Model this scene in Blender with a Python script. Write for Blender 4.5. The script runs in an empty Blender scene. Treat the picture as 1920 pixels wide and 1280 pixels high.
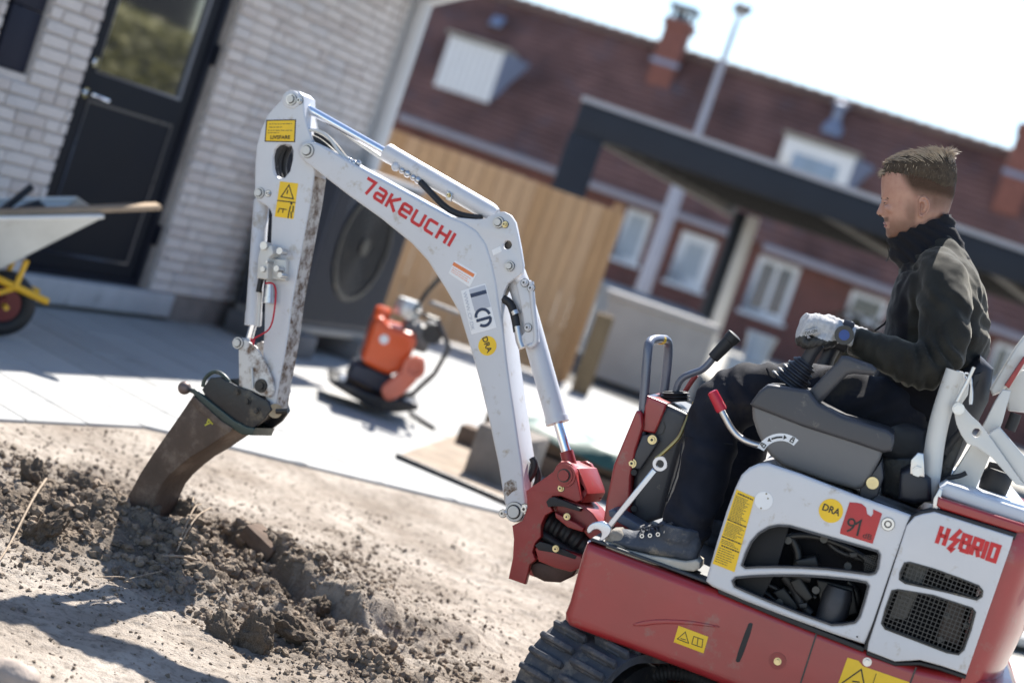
import bpy, bmesh, math, random
from math import sin, cos, pi, radians as RAD, hypot
from mathutils import Vector as V, Matrix, noise
from mathutils.geometry import tessellate_polygon
random.seed(7)
SC = bpy.context.scene
COL = SC.collection

# ---------------------------------------------------------------- camera, light, exposure
FPX, ROLL, PITCH, CAMH = 3300.0, RAD(18.95), RAD(4.08), 1.27
_f = V((0, cos(PITCH), -sin(PITCH))); _u = V((0, sin(PITCH), cos(PITCH))); _r = V((1, 0, 0))
CR = _r*cos(ROLL) + _u*sin(ROLL); CU = -_r*sin(ROLL) + _u*cos(ROLL); CF = _f
CP = V((0, 0, CAMH))
cam = bpy.data.cameras.new('camera'); camo = bpy.data.objects.new('camera', cam); COL.objects.link(camo)
m = Matrix.Identity(4)
for i in range(3):
    m[i][0] = CR[i]; m[i][1] = CU[i]; m[i][2] = -CF[i]; m[i][3] = CP[i]
camo.matrix_world = m
cam.sensor_width = 36.0; cam.lens = FPX/1920*36; cam.clip_start = 0.1; cam.clip_end = 3000
cam.dof.use_dof = True; cam.dof.focus_distance = 4.50; cam.dof.aperture_fstop = 2.0
SC.camera = camo

SUN_AZ, SUN_EL = RAD(5.0), RAD(52.5)      # azimuth measured from +Y towards +X
sdir = V((sin(SUN_AZ)*cos(SUN_EL), cos(SUN_AZ)*cos(SUN_EL), sin(SUN_EL)))
w = bpy.data.worlds.new('World'); SC.world = w; w.use_nodes = True
nt = w.node_tree; bg = nt.nodes['Background']
sky = nt.nodes.new('ShaderNodeTexSky'); sky.sky_type = 'NISHITA'; sky.sun_disc = False
sky.sun_elevation = SUN_EL; sky.sun_rotation = SUN_AZ
sky.air_density = 1.0; sky.dust_density = 0.35; sky.ozone_density = 1.6
nt.links.new(sky.outputs[0], bg.inputs[0]); bg.inputs[1].default_value = 0.094
sl = bpy.data.lights.new('sun', 'SUN'); slo = bpy.data.objects.new('sun', sl); COL.objects.link(slo)
sl.energy = 5.0; sl.angle = RAD(0.55); sl.color = (1.0, 0.95, 0.87)
slo.rotation_euler = sdir.to_track_quat('Z', 'Y').to_euler(); slo.location = (0, 0, 20)
vs = SC.view_settings; vs.view_transform = 'Standard'; vs.look = 'None'; vs.exposure = 1.32; vs.gamma = 1.0
vs.use_curve_mapping = False
SC.cycles.use_denoising = True
SC.cycles.max_bounces = 8

# ---------------------------------------------------------------- frames and tracing
def ray(px, py):
    return CF + CR*((px-960)/FPX) - CU*((py-640)/FPX)
def ground(px, py, z=0.0):
    d = ray(px, py); return CP + d*((z-CAMH)/d.z)
def onY(px, py, Y):                       # the point at world depth Y
    d = ray(px, py); return CP + d*(Y/d.y)
class Frame:
    def __init__(s, o, adeg):
        a = RAD(adeg); s.a = -a; s.o = V((o[0], o[1], o[2] if len(o) > 2 else 0))
        s.X = V((cos(a), -sin(a), 0)); s.Y = V((sin(a), cos(a), 0)); s.Z = V((0, 0, 1))
        s.M = Matrix.Translation(s.o) @ Matrix.Rotation(-a, 4, 'Z')
    def at(s, px, py, y=0.0):             # local point on the plane y of this frame
        d = ray(px, py); t = (y - (CP-s.o).dot(s.Y))/d.dot(s.Y); q = CP + d*t - s.o
        return V((q.dot(s.X), y, q.z))
    def pts(s, lst, y=0.0):
        return [(lambda q: (q.x, q.z))(s.at(p[0], p[1], y)) for p in lst]
    def W(s, v): return s.o + s.X*v[0] + s.Y*v[1] + s.Z*v[2]
    def mpp(s, px, py, y=0.0):            # metres per photo pixel there
        d = ray(px, py); t = (y - (CP-s.o).dot(s.Y))/d.dot(s.Y); return t/FPX
def zc(ox, oy, k, lst): return [(ox+a*k, oy+b*k) for a, b in lst]
def chaikin(pts, n=1, closed=True):
    for _ in range(n):
        out = []
        m = len(pts)
        rng = range(m if closed else m-1)
        if not closed: out.append(pts[0])
        for i in rng:
            a, b = V(pts[i]), V(pts[(i+1) % m])
            out += [tuple(a*0.75+b*0.25), tuple(a*0.25+b*0.75)]
        if not closed: out.append(pts[-1])
        pts = out
    return pts

# ---------------------------------------------------------------- materials
MATS = {}
def mat(name, color, rough=0.5, metal=0.0, var=0.12, vscale=6.0, bump=0.0, bscale=60.0, spec=0.5, coat=0.0,
        dirt=None, dirt_amt=0.0, dirt_scale=5.0, sheen=0.0, trans=0.0, emis=None, stretch=None, detail=6.0, rvar=0.1):
    if name in MATS: return MATS[name]
    M = bpy.data.materials.new(name); M.use_nodes = True; t = M.node_tree; N = t.nodes; L = t.links
    b = N['Principled BSDF']
    b.inputs['Roughness'].default_value = rough; b.inputs['Metallic'].default_value = metal
    b.inputs['Specular IOR Level'].default_value = spec; b.inputs['Coat Weight'].default_value = coat
    if sheen:
        b.inputs['Sheen Weight'].default_value = sheen; b.inputs['Sheen Roughness'].default_value = 0.4
    if trans: b.inputs['Transmission Weight'].default_value = trans
    tc = N.new('ShaderNodeTexCoord'); src = tc.outputs['Object']
    if stretch:
        mp = N.new('ShaderNodeMapping'); mp.inputs['Scale'].default_value = stretch; L.new(src, mp.inputs[0]); src = mp.outputs[0]
    n1 = N.new('ShaderNodeTexNoise'); n1.inputs['Scale'].default_value = vscale; n1.inputs['Detail'].default_value = detail
    n1.inputs['Roughness'].default_value = 0.6; L.new(src, n1.inputs['Vector'])
    r1 = N.new('ShaderNodeValToRGB'); L.new(n1.outputs['Fac'], r1.inputs[0])
    c = color
    r1.color_ramp.elements[0].position = 0.3; r1.color_ramp.elements[1].position = 0.7
    r1.color_ramp.elements[0].color = (*[max(0, x*(1-var)) for x in c], 1)
    r1.color_ramp.elements[1].color = (*[min(1, x*(1+var)) for x in c], 1)
    out = r1.outputs[0]
    if dirt is not None:
        n2 = N.new('ShaderNodeTexNoise'); n2.inputs['Scale'].default_value = dirt_scale; n2.inputs['Detail'].default_value = 9
        n2.inputs['Roughness'].default_value = 0.72; L.new(src, n2.inputs['Vector'])
        r2 = N.new('ShaderNodeValToRGB'); e = r2.color_ramp.elements
        e[0].position = 0.62-0.22*dirt_amt; e[1].position = 0.74-0.16*dirt_amt
        L.new(n2.outputs['Fac'], r2.inputs[0])
        mx = N.new('ShaderNodeMix'); mx.data_type = 'RGBA'; L.new(r2.outputs[0], mx.inputs['Factor'])
        L.new(out, mx.inputs['A']); mx.inputs['B'].default_value = (*dirt, 1); out = mx.outputs['Result']
    L.new(out, b.inputs['Base Color'])
    if rvar:
        mr = N.new('ShaderNodeMapRange'); L.new(n1.outputs['Fac'], mr.inputs[0])
        mr.inputs[3].default_value = max(0.02, rough-rvar); mr.inputs[4].default_value = min(1, rough+rvar)
        L.new(mr.outputs[0], b.inputs['Roughness'])
    if bump:
        n3 = N.new('ShaderNodeTexNoise'); n3.inputs['Scale'].default_value = bscale; n3.inputs['Detail'].default_value = 5
        L.new(src, n3.inputs['Vector'])
        bp = N.new('ShaderNodeBump'); bp.inputs['Strength'].default_value = min(1, bump); bp.inputs['Distance'].default_value = 0.01
        L.new(n3.outputs['Fac'], bp.inputs['Height']); L.new(bp.outputs[0], b.inputs['Normal'])
    if emis:
        b.inputs['Emission Color'].default_value = (*emis, 1); b.inputs['Emission Strength'].default_value = 1
    MATS[name] = M
    return M
def ramp_node(M, name): return M.node_tree.nodes.get(name)

WHITE = mat('white_machine_paint', (0.55, 0.55, 0.57), 0.38, 0, 0.05, 5, 0.03, 120, 0.5, 0.25, (0.38, 0.33, 0.27), 0.22, 19)
WHITEW = mat('worn_white_paint', (0.62, 0.60, 0.57), 0.5, 0, 0.08, 8, 0.1, 90, 0.5, 0, (0.13, 0.07, 0.035), 0.62, 22)
CREAM = mat('cream_bar_paint', (0.56, 0.55, 0.52), 0.4, 0, 0.06, 6, 0.02, 90, 0.5, 0.2, (0.30, 0.22, 0.12), 0.12, 11)
RED = mat('red_machine_paint', (0.29, 0.020, 0.022), 0.33, 0, 0.14, 4, 0.03, 90, 0.5, 0.4, (0.23, 0.10, 0.085), 0.24, 11)
REDW = mat('dusty_red_paint', (0.27, 0.024, 0.024), 0.42, 0, 0.2, 6, 0.05, 80, 0.5, 0.1, (0.16, 0.09, 0.06), 0.25, 12)
BLACK = mat('black_rubber', (0.012, 0.012, 0.014), 0.6, 0, 0.3, 20, 0.05, 200)
BLACKM = mat('black_steel', (0.014, 0.015, 0.018), 0.36, 0, 0.3, 12, 0.12, 90, 0.5, 0, (0.11, 0.09, 0.065), 0.36, 16)
GREY = mat('dark_grey_plastic', (0.048, 0.048, 0.055), 0.42, 0, 0.08, 12, 0.06, 400, 0.45, 0, (0.2, 0.18, 0.15), 0.08, 20)
GREYL = mat('mid_grey_plastic', (0.135, 0.13, 0.13), 0.5, 0, 0.05, 12, 0.05, 400, 0.45, 0, (0.26, 0.24, 0.21), 0.05, 24)
CHROME = mat('chrome_rod', (0.82, 0.83, 0.86), 0.12, 1.0, 0.02, 6, rvar=0.03)
STEEL = mat('dull_steel', (0.55, 0.55, 0.56), 0.34, 1.0, 0.1, 20, 0.04, 200)
ZINC = mat('yellow_zinc', (0.62, 0.52, 0.30), 0.4, 1.0, 0.1, 30)
RUBTRK = mat('track_rubber', (0.060, 0.062, 0.072), 0.75, 0, 0.3, 14, 0.2, 90, 0.3, 0, (0.19, 0.165, 0.14), 0.5, 11)
BUCKET = mat('worn_bucket_steel', (0.095, 0.066, 0.050), 0.6, 0.15, 0.35, 7, 0.2, 60, 0.4, 0, (0.20, 0.155, 0.12), 0.5, 7)
YEL = mat('yellow_sticker', (0.80, 0.50, 0.01), 0.4, 0, 0.05, 20)
INK = mat('black_print', (0.012, 0.012, 0.012), 0.5, 0, 0.05)
INKS = mat('faded_print', (0.16, 0.12, 0.03), 0.5, 0, 0.05)
NAVY = mat('navy_print', (0.012, 0.028, 0.075), 0.45, 0, 0.05)
REDP = mat('red_print', (0.50, 0.006, 0.012), 0.4, 0, 0.06, 30)
WSTK = mat('white_sticker', (0.74, 0.74, 0.75), 0.45, 0, 0.04, 20)
GSTK = mat('grey_sticker', (0.42, 0.44, 0.50), 0.45, 0, 0.04, 20)
ORSTK = mat('orange_print', (0.70, 0.20, 0.06), 0.45, 0, 0.05, 20)

# ---------------------------------------------------------------- mesh building
class MB:
    def __init__(s): s.v = []; s.f = []
    def add(s, verts, faces):
        k = len(s.v); s.v += [tuple(q) for q in verts]; s.f += [tuple(i+k for i in f) for f in faces]; return s
    def box(s, x0, x1, y0, y1, z0, z1):
        return s.add([(x0,y0,z0),(x1,y0,z0),(x1,y1,z0),(x0,y1,z0),(x0,y0,z1),(x1,y0,z1),(x1,y1,z1),(x0,y1,z1)],
                     [(0,3,2,1),(4,5,6,7),(0,1,5,4),(1,2,6,5),(2,3,7,6),(3,0,4,7)])
    def obox(s, c, ax, ay, az):            # centre and three half-axis vectors
        c, ax, ay, az = V(c), V(ax), V(ay), V(az)
        q = [c+ax*i+ay*j+az*k for k in (-1, 1) for i, j in ((-1,-1),(1,-1),(1,1),(-1,1))]
        return s.add(q, [(0,3,2,1),(4,5,6,7),(0,1,5,4),(1,2,6,5),(2,3,7,6),(3,0,4,7)])
    def rings(s, R, cap=True, closed=True):
        n = len(R[0]); k = len(s.v)
        for r in R: s.v += [tuple(q) for q in r]
        for i in range(len(R)-1):
            for j in range(n if closed else n-1):
                a = k+i*n+j; b = k+i*n+(j+1) % n
                s.f.append((a, b, b+n, a+n))
        if cap:
            s.f.append(tuple(k+j for j in range(n))[::-1]); s.f.append(tuple(k+(len(R)-1)*n+j for j in range(n)))
        return s
    def tube(s, pts, r, n=12, cap=True, flat=None):
        pts = [V(p) for p in pts]; R = []
        rr = r if isinstance(r, (list, tuple)) else [r]*len(pts)
        up = None
        for i, p in enumerate(pts):
            t = V((0, 0, 0)); a_, b_ = i-1, i+1
            q0 = p; q1 = p
            while b_ < len(pts) and (q1-p).length < 1e-7: q1 = pts[b_]; b_ += 1
            while a_ >= 0 and (q0-p).length < 1e-7: q0 = pts[a_]; a_ -= 1
            t = (q1-q0).normalized()
            if up is None:
                up = t.orthogonal().normalized()
            up = (up - t*up.dot(t)).normalized(); sd = t.cross(up)
            R.append([p + (up*cos(2*pi*j/n) + sd*sin(2*pi*j/n))*rr[i] for j in range(n)])
        return s.rings(R, cap)
    def cyly(s, x, z, r, y0, y1, n=20):
        R = [[(x+r*cos(2*pi*j/n), y, z+r*sin(2*pi*j/n)) for j in range(n)] for y in (y1, y0)]
        return s.rings(R)
    def ringy(s, x, z, r0, r1, y0, y1, n=24):   # annulus along y
        R = []
        for r, y in ((r0, y1), (r1, y1), (r1, y0), (r0, y0), (r0, y1)):
            R.append([(x+r*cos(2*pi*j/n), y, z+r*sin(2*pi*j/n)) for j in range(n)])
        return s.rings(R, cap=False)
    def lathe(s, prof, M=None, n=20):       # profile (r, h) about local z
        M = M or Matrix.Identity(4)
        R = [[M @ V((r*cos(2*pi*j/n), r*sin(2*pi*j/n), h)) for j in range(n)] for r, h in prof]
        return s.rings(R)
    def sphere(s, c, r, n=12, m=8, sc=(1, 1, 1)):
        R = []
        for i in range(m+1):
            a = pi*(i/m) ; a = min(max(a, 0.02), pi-0.02)
            R.append([(c[0]+r*sc[0]*sin(a)*cos(2*pi*j/n), c[1]+r*sc[1]*sin(a)*sin(2*pi*j/n), c[2]-r*sc[2]*cos(a)) for j in range(n)])
        return s.rings(R)
    def poly(s, pts):
        return s.add(pts, [tuple(range(len(pts)))])
    def mesh(s, name, ang=35):
        me = bpy.data.meshes.new(name); me.from_pydata(s.v, [], s.f); finish(me, ang); return me
def finish(me, ang=35, fix=True):
    if fix:
        bm = bmesh.new(); bm.from_mesh(me)
        bmesh.ops.remove_doubles(bm, verts=bm.verts, dist=1e-6)
        bmesh.ops.recalc_face_normals(bm, faces=bm.faces); bm.to_mesh(me); bm.free()
    if ang:
        me.polygons.foreach_set('use_smooth', [True]*len(me.polygons)); me.set_sharp_from_angle(angle=RAD(ang))
    me.update(); return me
def bevelled(me, wdt, seg=2, ang=40):
    bm = bmesh.new(); bm.from_mesh(me); bmesh.ops.remove_doubles(bm, verts=bm.verts, dist=1e-6)
    ed = [e for e in bm.edges if len(e.link_faces) == 2 and e.calc_face_angle(0) > RAD(30)]
    bmesh.ops.bevel(bm, geom=ed, offset=wdt, segments=seg, profile=0.5, affect='EDGES', clamp_overlap=True)
    bmesh.ops.recalc_face_normals(bm, faces=bm.faces)
    bm.to_mesh(me); bm.free(); finish(me, ang, False); return me
def plate_mesh(name, outline, y0, y1, holes=(), bevel=0.003, res=2):
    """extruded outline in the local x-z plane from y0 (near) to y1 (far), with holes and rounded edges"""
    cu = bpy.data.curves.new(name, 'CURVE'); cu.dimensions = '2D'; cu.fill_mode = 'BOTH'
    for pl in [outline]+list(holes):
        sp = cu.splines.new('POLY'); sp.points.add(len(pl)-1)
        for p, q in zip(sp.points, pl): p.co = (q[0], q[1], 0, 1)
        sp.use_cyclic_u = True
    th = abs(y1-y0)/2; b = min(bevel, th*0.9)
    cu.extrude = max(th-b, 1e-5); cu.bevel_depth = b; cu.bevel_resolution = res; cu.offset = -b
    ob = bpy.data.objects.new(name, cu); COL.objects.link(ob)
    dg = bpy.context.evaluated_depsgraph_get()
    me = bpy.data.meshes.new_from_object(ob.evaluated_get(dg))
    bpy.data.objects.remove(ob); bpy.data.curves.remove(cu)
    me.transform(Matrix(((1,0,0,0),(0,0,-1,(y0+y1)/2),(0,1,0,0),(0,0,0,1))))
    finish(me, 40); return me
def text_mesh(s, p0, p1, h, y0, th=0.0006, bold=0.0, frame_pts=True):
    """text laid between baseline points p0,p1 (local x,z) with cap height h on the plane y0"""
    cu = bpy.data.curves.new('t', 'FONT'); cu.body = s; cu.size = 1; cu.offset = bold; cu.resolution_u = 3
    ob = bpy.data.objects.new('t', cu); COL.objects.link(ob)
    dg = bpy.context.evaluated_depsgraph_get(); me = bpy.data.meshes.new_from_object(ob.evaluated_get(dg))
    bpy.data.objects.remove(ob); bpy.data.curves.remove(cu)
    xs = [v.co.x for v in me.vertices]; ys = [v.co.y for v in me.vertices]
    x0, x1 = min(xs), max(xs); yb, yt = 0.0, max(ys)
    d = V((p1[0]-p0[0], p1[1]-p0[1])); L = d.length; d.normalize(); up = V((-d.y, d.x))
    for v in me.vertices:
        a = (v.co.x-x0)/(x1-x0)*L; b = (v.co.y-yb)/(yt-yb)*h
        q = V(p0)+d*a+up*b; v.co = (q.x, y0-th, q.y)
    me.update(); return me
def ribbon(paths, wdt, y0, y1):
    """thick polylines in the x-z plane with mitred corners, as one extruded mesh"""
    mb = MB()
    for P in paths:
        P = [V(p) for p in P]; n = len(P); L = []; R = []
        closed = n > 3 and (P[0]-P[-1]).length < 1e-9
        for i in range(n):
            a = P[i-1] if i > 0 else (P[-2] if closed else None)
            b = P[i+1] if i < n-1 else (P[1] if closed else None)
            d1 = (P[i]-a).normalized() if a is not None else None
            d2 = (b-P[i]).normalized() if b is not None else None
            if d1 is None: d1 = d2
            if d2 is None: d2 = d1
            t = (d1+d2); t = t.normalized() if t.length > 1e-6 else d1
            nn = V((-t.y, t.x)); k = 1/max(0.4, nn.dot(V((-d1.y, d1.x))))
            L.append(P[i]+nn*(wdt/2*k)); R.append(P[i]-nn*(wdt/2*k))
        rr = [[(l.x, y0, l.y), (r.x, y0, r.y), (r.x, y1, r.y), (l.x, y1, l.y)] for l, r in zip(L, R)]
        mb.rings(rr)
    return mb
def join(meshes, name):
    mb = MB()
    for me in meshes:
        mb.add([v.co for v in me.vertices], [tuple(p.vertices) for p in me.polygons])
    return mb.mesh(name)
def remesh(me, voxel, smooth=4, fac=0.5):
    ob = bpy.data.objects.new('r', me); COL.objects.link(ob)
    md = ob.modifiers.new('r', 'REMESH'); md.mode = 'VOXEL'; md.voxel_size = voxel; md.use_smooth_shade = True
    if smooth:
        sm = ob.modifiers.new('s', 'SMOOTH'); sm.factor = fac; sm.iterations = smooth
    dg = bpy.context.evaluated_depsgraph_get(); out = bpy.data.meshes.new_from_object(ob.evaluated_get(dg))
    bpy.data.objects.remove(ob)
    out.polygons.foreach_set('use_smooth', [True]*len(out.polygons)); return out

# ---------------------------------------------------------------- objects
def tag(o, label=None, cat=None, group=None, kind=None):
    if label: o['label'] = label
    if cat: o['category'] = cat
    if group: o['group'] = group
    if kind: o['kind'] = kind
    return o
ROOTM = {}
def thing(name, label, cat, loc=(0, 0, 0), rz=0.0, group=None):
    o = bpy.data.objects.new(name, None); COL.objects.link(o); o.empty_display_size = 0.1
    o.location = loc; o.rotation_euler = (0, 0, rz)
    ROOTM[o.name] = Matrix.Translation(V(loc)) @ Matrix.Rotation(rz, 4, 'Z')
    return tag(o, label, cat, group)
def put(name, me, material, parent=None, frame=None, label=None, cat=None, group=None, kind=None):
    """link a mesh given in frame coordinates (or world) as a part of parent, or as a thing of its own"""
    if isinstance(me, MB): me = me.mesh(name)
    if frame is not None: me.transform(frame.M)
    o = bpy.data.objects.new(name, me); COL.objects.link(o)
    if material is not None:
        for mm in (material if isinstance(material, (list, tuple)) else [material]): me.materials.append(mm)
    if parent is not None:
        me.transform(ROOTM[parent.name].inverted()); o.parent = parent; ROOTM[o.name] = ROOTM[parent.name]
    else:
        if kind != 'structure' and len(me.vertices):
            xs = [v.co for v in me.vertices]
            c = V(((min(p.x for p in xs)+max(p.x for p in xs))/2, (min(p.y for p in xs)+max(p.y for p in xs))/2, min(p.z for p in xs)))
            me.transform(Matrix.Translation(-c)); o.location = c
            ROOTM[o.name] = Matrix.Translation(c)
        else: ROOTM[o.name] = Matrix.Identity(4)
    me.name = name
    return tag(o, label, cat, group, kind)
def inst(name, me, parent, M):
    """another object that shares the mesh, placed by matrix M given in world space"""
    o = bpy.data.objects.new(name, me); COL.objects.link(o)
    o.parent = parent; o.matrix_local = ROOTM[parent.name].inverted() @ M
    ROOTM[o.name] = M
    return o
# ================================================================ ground, paving
def sstep(a, b, x):
    t = min(1, max(0, (x-a)/(b-a))); return t*t*(3-2*t)
EDGE = [V((-2.75, 3.6)), V((-1.25, 6.85)), V((6.0, 10.95))]        # edge of the paving, dirt on its right
def side(a, b, p): return (b.x-a.x)*(p.y-a.y)-(b.y-a.y)*(p.x-a.x)   # >0 on the left
def paved_d(p):
    d = []
    for a, b in ((EDGE[0], EDGE[1]), (EDGE[1], EDGE[2])): d.append(side(a, b, p)/(b-a).length)
    return max(d)
LINE = [ground(*q).xy for q in ((-260, 880), (0, 900), (130, 925), (280, 950), (400, 1000), (480, 1048), (560, 1100), (655, 1150), (700, 1180))]
def line_d(p):
    best = (9, 0, 0)
    tot = 0
    for i, (a, b) in enumerate(zip(LINE, LINE[1:])):
        ab = b-a; t = min(1, max(0, (p-a).dot(ab)/ab.length_squared)); q = a+ab*t; d = (p-q).length
        if d < best[0]: best = (d, side(a, b, p), i+t)
    return best
def fbm(p, o=4, g=0.55, l=2.1):
    s, a = 0, 1
    for _ in range(o):
        s += a*noise.noise(p); p = p*l; a *= g
    return s
BK = V((-0.86, 5.12))
def soil(x, y):
    p = V((x, y)); dd, sg, t = line_d(p)
    n1 = fbm(V((x*1.7, y*1.7, 0.3)), 3)
    front = 1 if sg < 0 else 0
    wig = 0.05*fbm(V((x*7, y*7, 4.1)), 3)
    sd = (dd if sg > 0 else -dd) + wig
    back = sstep(-0.015, 0.03, sd)                                   # undisturbed ground behind the dug edge
    fade = sstep(8.2, 7.0, t)*sstep(0.6, 1.6, t)
    rough = math.exp(-(dd/0.50)**2)*(1.0 if front else 0.55)*sstep(9.2, 7.6, t)
    dug = (1-back)*math.exp(-(dd/0.30)**2)
    h = -0.035 + 0.012*n1 + 0.085*back*math.exp(-(dd/0.50)**2)*fade*sstep(3.2, 5.0, t) - 0.026*dug*fade*sstep(3.0, 5.0, t)
    r = (p-BK).length
    h += 0.10*math.exp(-(r/0.30)**2)
    q = V((-1.62, 5.35)); h += 0.05*math.exp(-((p-q).length/0.35)**2)
    nr = fbm(V((x*9, y*9, 1.7)), 5, 0.6); nb = abs(fbm(V((x*5.2+3, y*5.2, 7.7)), 3))
    h += rough*(0.042*nr + 0.06*nb + 0.020*abs(noise.noise(V((x*34, y*34, 3)))) + 0.010*abs(noise.noise(V((x*75, y*75, 8)))))
    h += 0.006*fbm(V((x*16, y*22, 2.2)), 3) + 0.0022*noise.noise(V((x*80, y*80, 0)))
    trk = sstep(0.0, 1.2, x+0.15*y-0.2)                              # rutted, driven ground
    h += 0.010*trk*noise.noise(V((x*3.0+y*9, y*20-x*8, 5)))+0.006*noise.noise(V((x*6, y*6, 6)))
    pd = paved_d(p)
    moist = min(1, max(0, rough*1.25*(0.55+0.7*fbm(V((x*4, y*4, 9)), 3)) + 0.85*math.exp(-(r/0.38)**2) + 0.22*max(0, fbm(V((x*2.2, y*2.2, 5)), 3))))
    if pd > -0.25: h = h*sstep(-0.02, -0.25, pd) + (-0.014)*(1-sstep(-0.02, -0.25, pd))
    if pd > 0.01: h = -0.06
    return h, moist

def spaced(stops):
    out = []
    for (a, b, d) in stops:
        n = max(1, round((b-a)/d)); out += [a+(b-a)*k/n for k in range(n)]
    return out+[stops[-1][1]]
GX = spaced(((-2.7, -1.85, .022), (-1.85, 0.25, .0075), (.25, .9, .014), (.9, 2.6, .04)))
GY = spaced(((2.7, 3.7, .03), (3.7, 4.3, .013), (4.3, 5.9, .0075), (5.9, 6.6, .013), (6.6, 8.3, .022)))
NX, NY = len(GX), len(GY)
vv, ff, ma = [], [], []
for y in GY:
    for x in GX:
        h, mo = soil(x, y); vv.append((x, y, h)); ma.append(mo)
for j in range(NY-1):
    for i in range(NX-1):
        a = j*NX+i; ff.append((a, a+1, a+NX+1, a+NX))
me = bpy.data.meshes.new('dirt_ground'); me.from_pydata(vv, [], ff)
at = me.attributes.new('moist', 'FLOAT', 'POINT'); at.data.foreach_set('value', ma)
me.polygons.foreach_set('use_smooth', [True]*len(me.polygons))
def soil_mat(name):
    M = bpy.data.materials.new(name); M.use_nodes = True; t = M.node_tree; N = t.nodes; L = t.links; b = N['Principled BSDF']
    b.inputs['Roughness'].default_value = 0.95; b.inputs['Specular IOR Level'].default_value = 0.15
    tc = N.new('ShaderNodeTexCoord')
    def nz(s, d, r=0.6):
        n = N.new('ShaderNodeTexNoise'); n.inputs['Scale'].default_value = s; n.inputs['Detail'].default_value = d
        n.inputs['Roughness'].default_value = r; L.new(tc.outputs['Object'], n.inputs['Vector']); return n
    n1 = nz(2.5, 8); n2 = nz(34, 8, 0.7); n3 = nz(160, 4)
    r1 = N.new('ShaderNodeValToRGB'); L.new(n1.outputs['Fac'], r1.inputs[0])
    r1.color_ramp.elements[0].color = (0.27, 0.225, 0.185, 1); r1.color_ramp.elements[1].color = (0.47, 0.415, 0.36, 1)
    r1.color_ramp.elements[0].position = 0.35; r1.color_ramp.elements[1].position = 0.65
    r2 = N.new('ShaderNodeValToRGB'); L.new(n2.outputs['Fac'], r2.inputs[0])
    r2.color_ramp.elements[0].color = (0.36, 0.34, 0.32, 1); r2.color_ramp.elements[1].color = (1, 1, 1, 1)
    r2.color_ramp.elements[0].position = 0.33; r2.color_ramp.elements[1].position = 0.52
    mu = N.new('ShaderNodeMix'); mu.data_type = 'RGBA'; mu.blend_type = 'MULTIPLY'; mu.inputs['Factor'].default_value = 0.75
    L.new(r1.outputs[0], mu.inputs['A']); L.new(r2.outputs[0], mu.inputs['B'])
    aa = N.new('ShaderNodeAttribute'); aa.attribute_name = 'moist'
    mx = N.new('ShaderNodeMix'); mx.data_type = 'RGBA'; L.new(aa.outputs['Fac'], mx.inputs['Factor'])
    L.new(mu.outputs['Result'], mx.inputs['A'])
    r3 = N.new('ShaderNodeValToRGB'); L.new(n2.outputs['Fac'], r3.inputs[0])
    r3.color_ramp.elements[0].color = (0.060, 0.048, 0.038, 1); r3.color_ramp.elements[1].color = (0.21, 0.168, 0.13, 1)
    L.new(r3.outputs[0], mx.inputs['B']); L.new(mx.outputs['Result'], b.inputs['Base Color'])
    ad = N.new('ShaderNodeMath'); ad.operation = 'ADD'; L.new(n2.outputs['Fac'], ad.inputs[0]); L.new(n3.outputs['Fac'], ad.inputs[1])
    bp = N.new('ShaderNodeBump'); bp.inputs['Strength'].default_value = 0.75; bp.inputs['Distance'].default_value = 0.014
    L.new(ad.outputs[0], bp.inputs['Height']); L.new(bp.outputs[0], b.inputs['Normal']); return M
SOIL = soil_mat('dry_soil')
put('dirt_ground', me, SOIL, kind='structure')
FARG = mat('pale_gravel', (0.40, 0.38, 0.34), 0.95, 0, 0.15, 0.8, 0.3, 20, 0.2)
put('ground', MB().poly([(-600, -300, -0.09), (600, -300, -0.09), (600, 900, -0.09), (-600, 900, -0.09)]), FARG, kind='structure')

# clods and crumbs
SOILD = mat('turned_soil', (0.20, 0.16, 0.125), 0.95, 0, 0.5, 18, 0.8, 130, 0.1)
def clod_mesh(seed, sub=1, amp=0.35):
    bm = bmesh.new(); bmesh.ops.create_icosphere(bm, subdivisions=sub, radius=1)
    for v in bm.verts:
        p = v.co.copy(); v.co *= 1+amp*fbm(p*1.3+V((seed*3.1, 0, 0)), 3)
        v.co.z *= 0.75
    me = bpy.data.meshes.new('clod'); bm.to_mesh(me); bm.free(); return me
protos = [clod_mesh(i, 2 if i < 3 else 1, 0.55) for i in range(8)]
pdat = [([v.co.copy() for v in p.vertices], [tuple(f.vertices) for f in p.polygons]) for p in protos]
rnd = random.Random(3)
mb = MB(); cnt = 0
for _ in range(130000):
    x, y = rnd.uniform(-2.2, 1.0), rnd.uniform(3.4, 6.9)
    if paved_d(V((x, y))) > -0.03: continue
    h, mo = soil(x, y)
    if rnd.random() > 0.055+1.3*mo: continue
    s = 0.0022+0.0135*rnd.random()**3.6*(0.3+1.1*mo)
    if rnd.random() < 0.010*mo: s *= 1.8
    R = Matrix.Rotation(rnd.uniform(0, 6.28), 3, 'Z') @ Matrix.Rotation(rnd.uniform(0, 6.28), 3, 'X')
    vs_, fs_ = pdat[rnd.randrange(3) if s > .008 else 3+rnd.randrange(5)]
    mb.add([R @ (q*s) + V((x, y, h+s*0.25)) for q in vs_], fs_); cnt += 1
    if cnt > 17000: break
o = put('soil_crumbs', mb.mesh('soil_crumbs', 28), SOILD, kind='structure'); tag(o, kind='stuff')
o['label'] = 'loose crumbs of turned earth scattered round the dug strip'
big = [clod_mesh(20+i, 5, 0.40) for i in range(4)]
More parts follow.
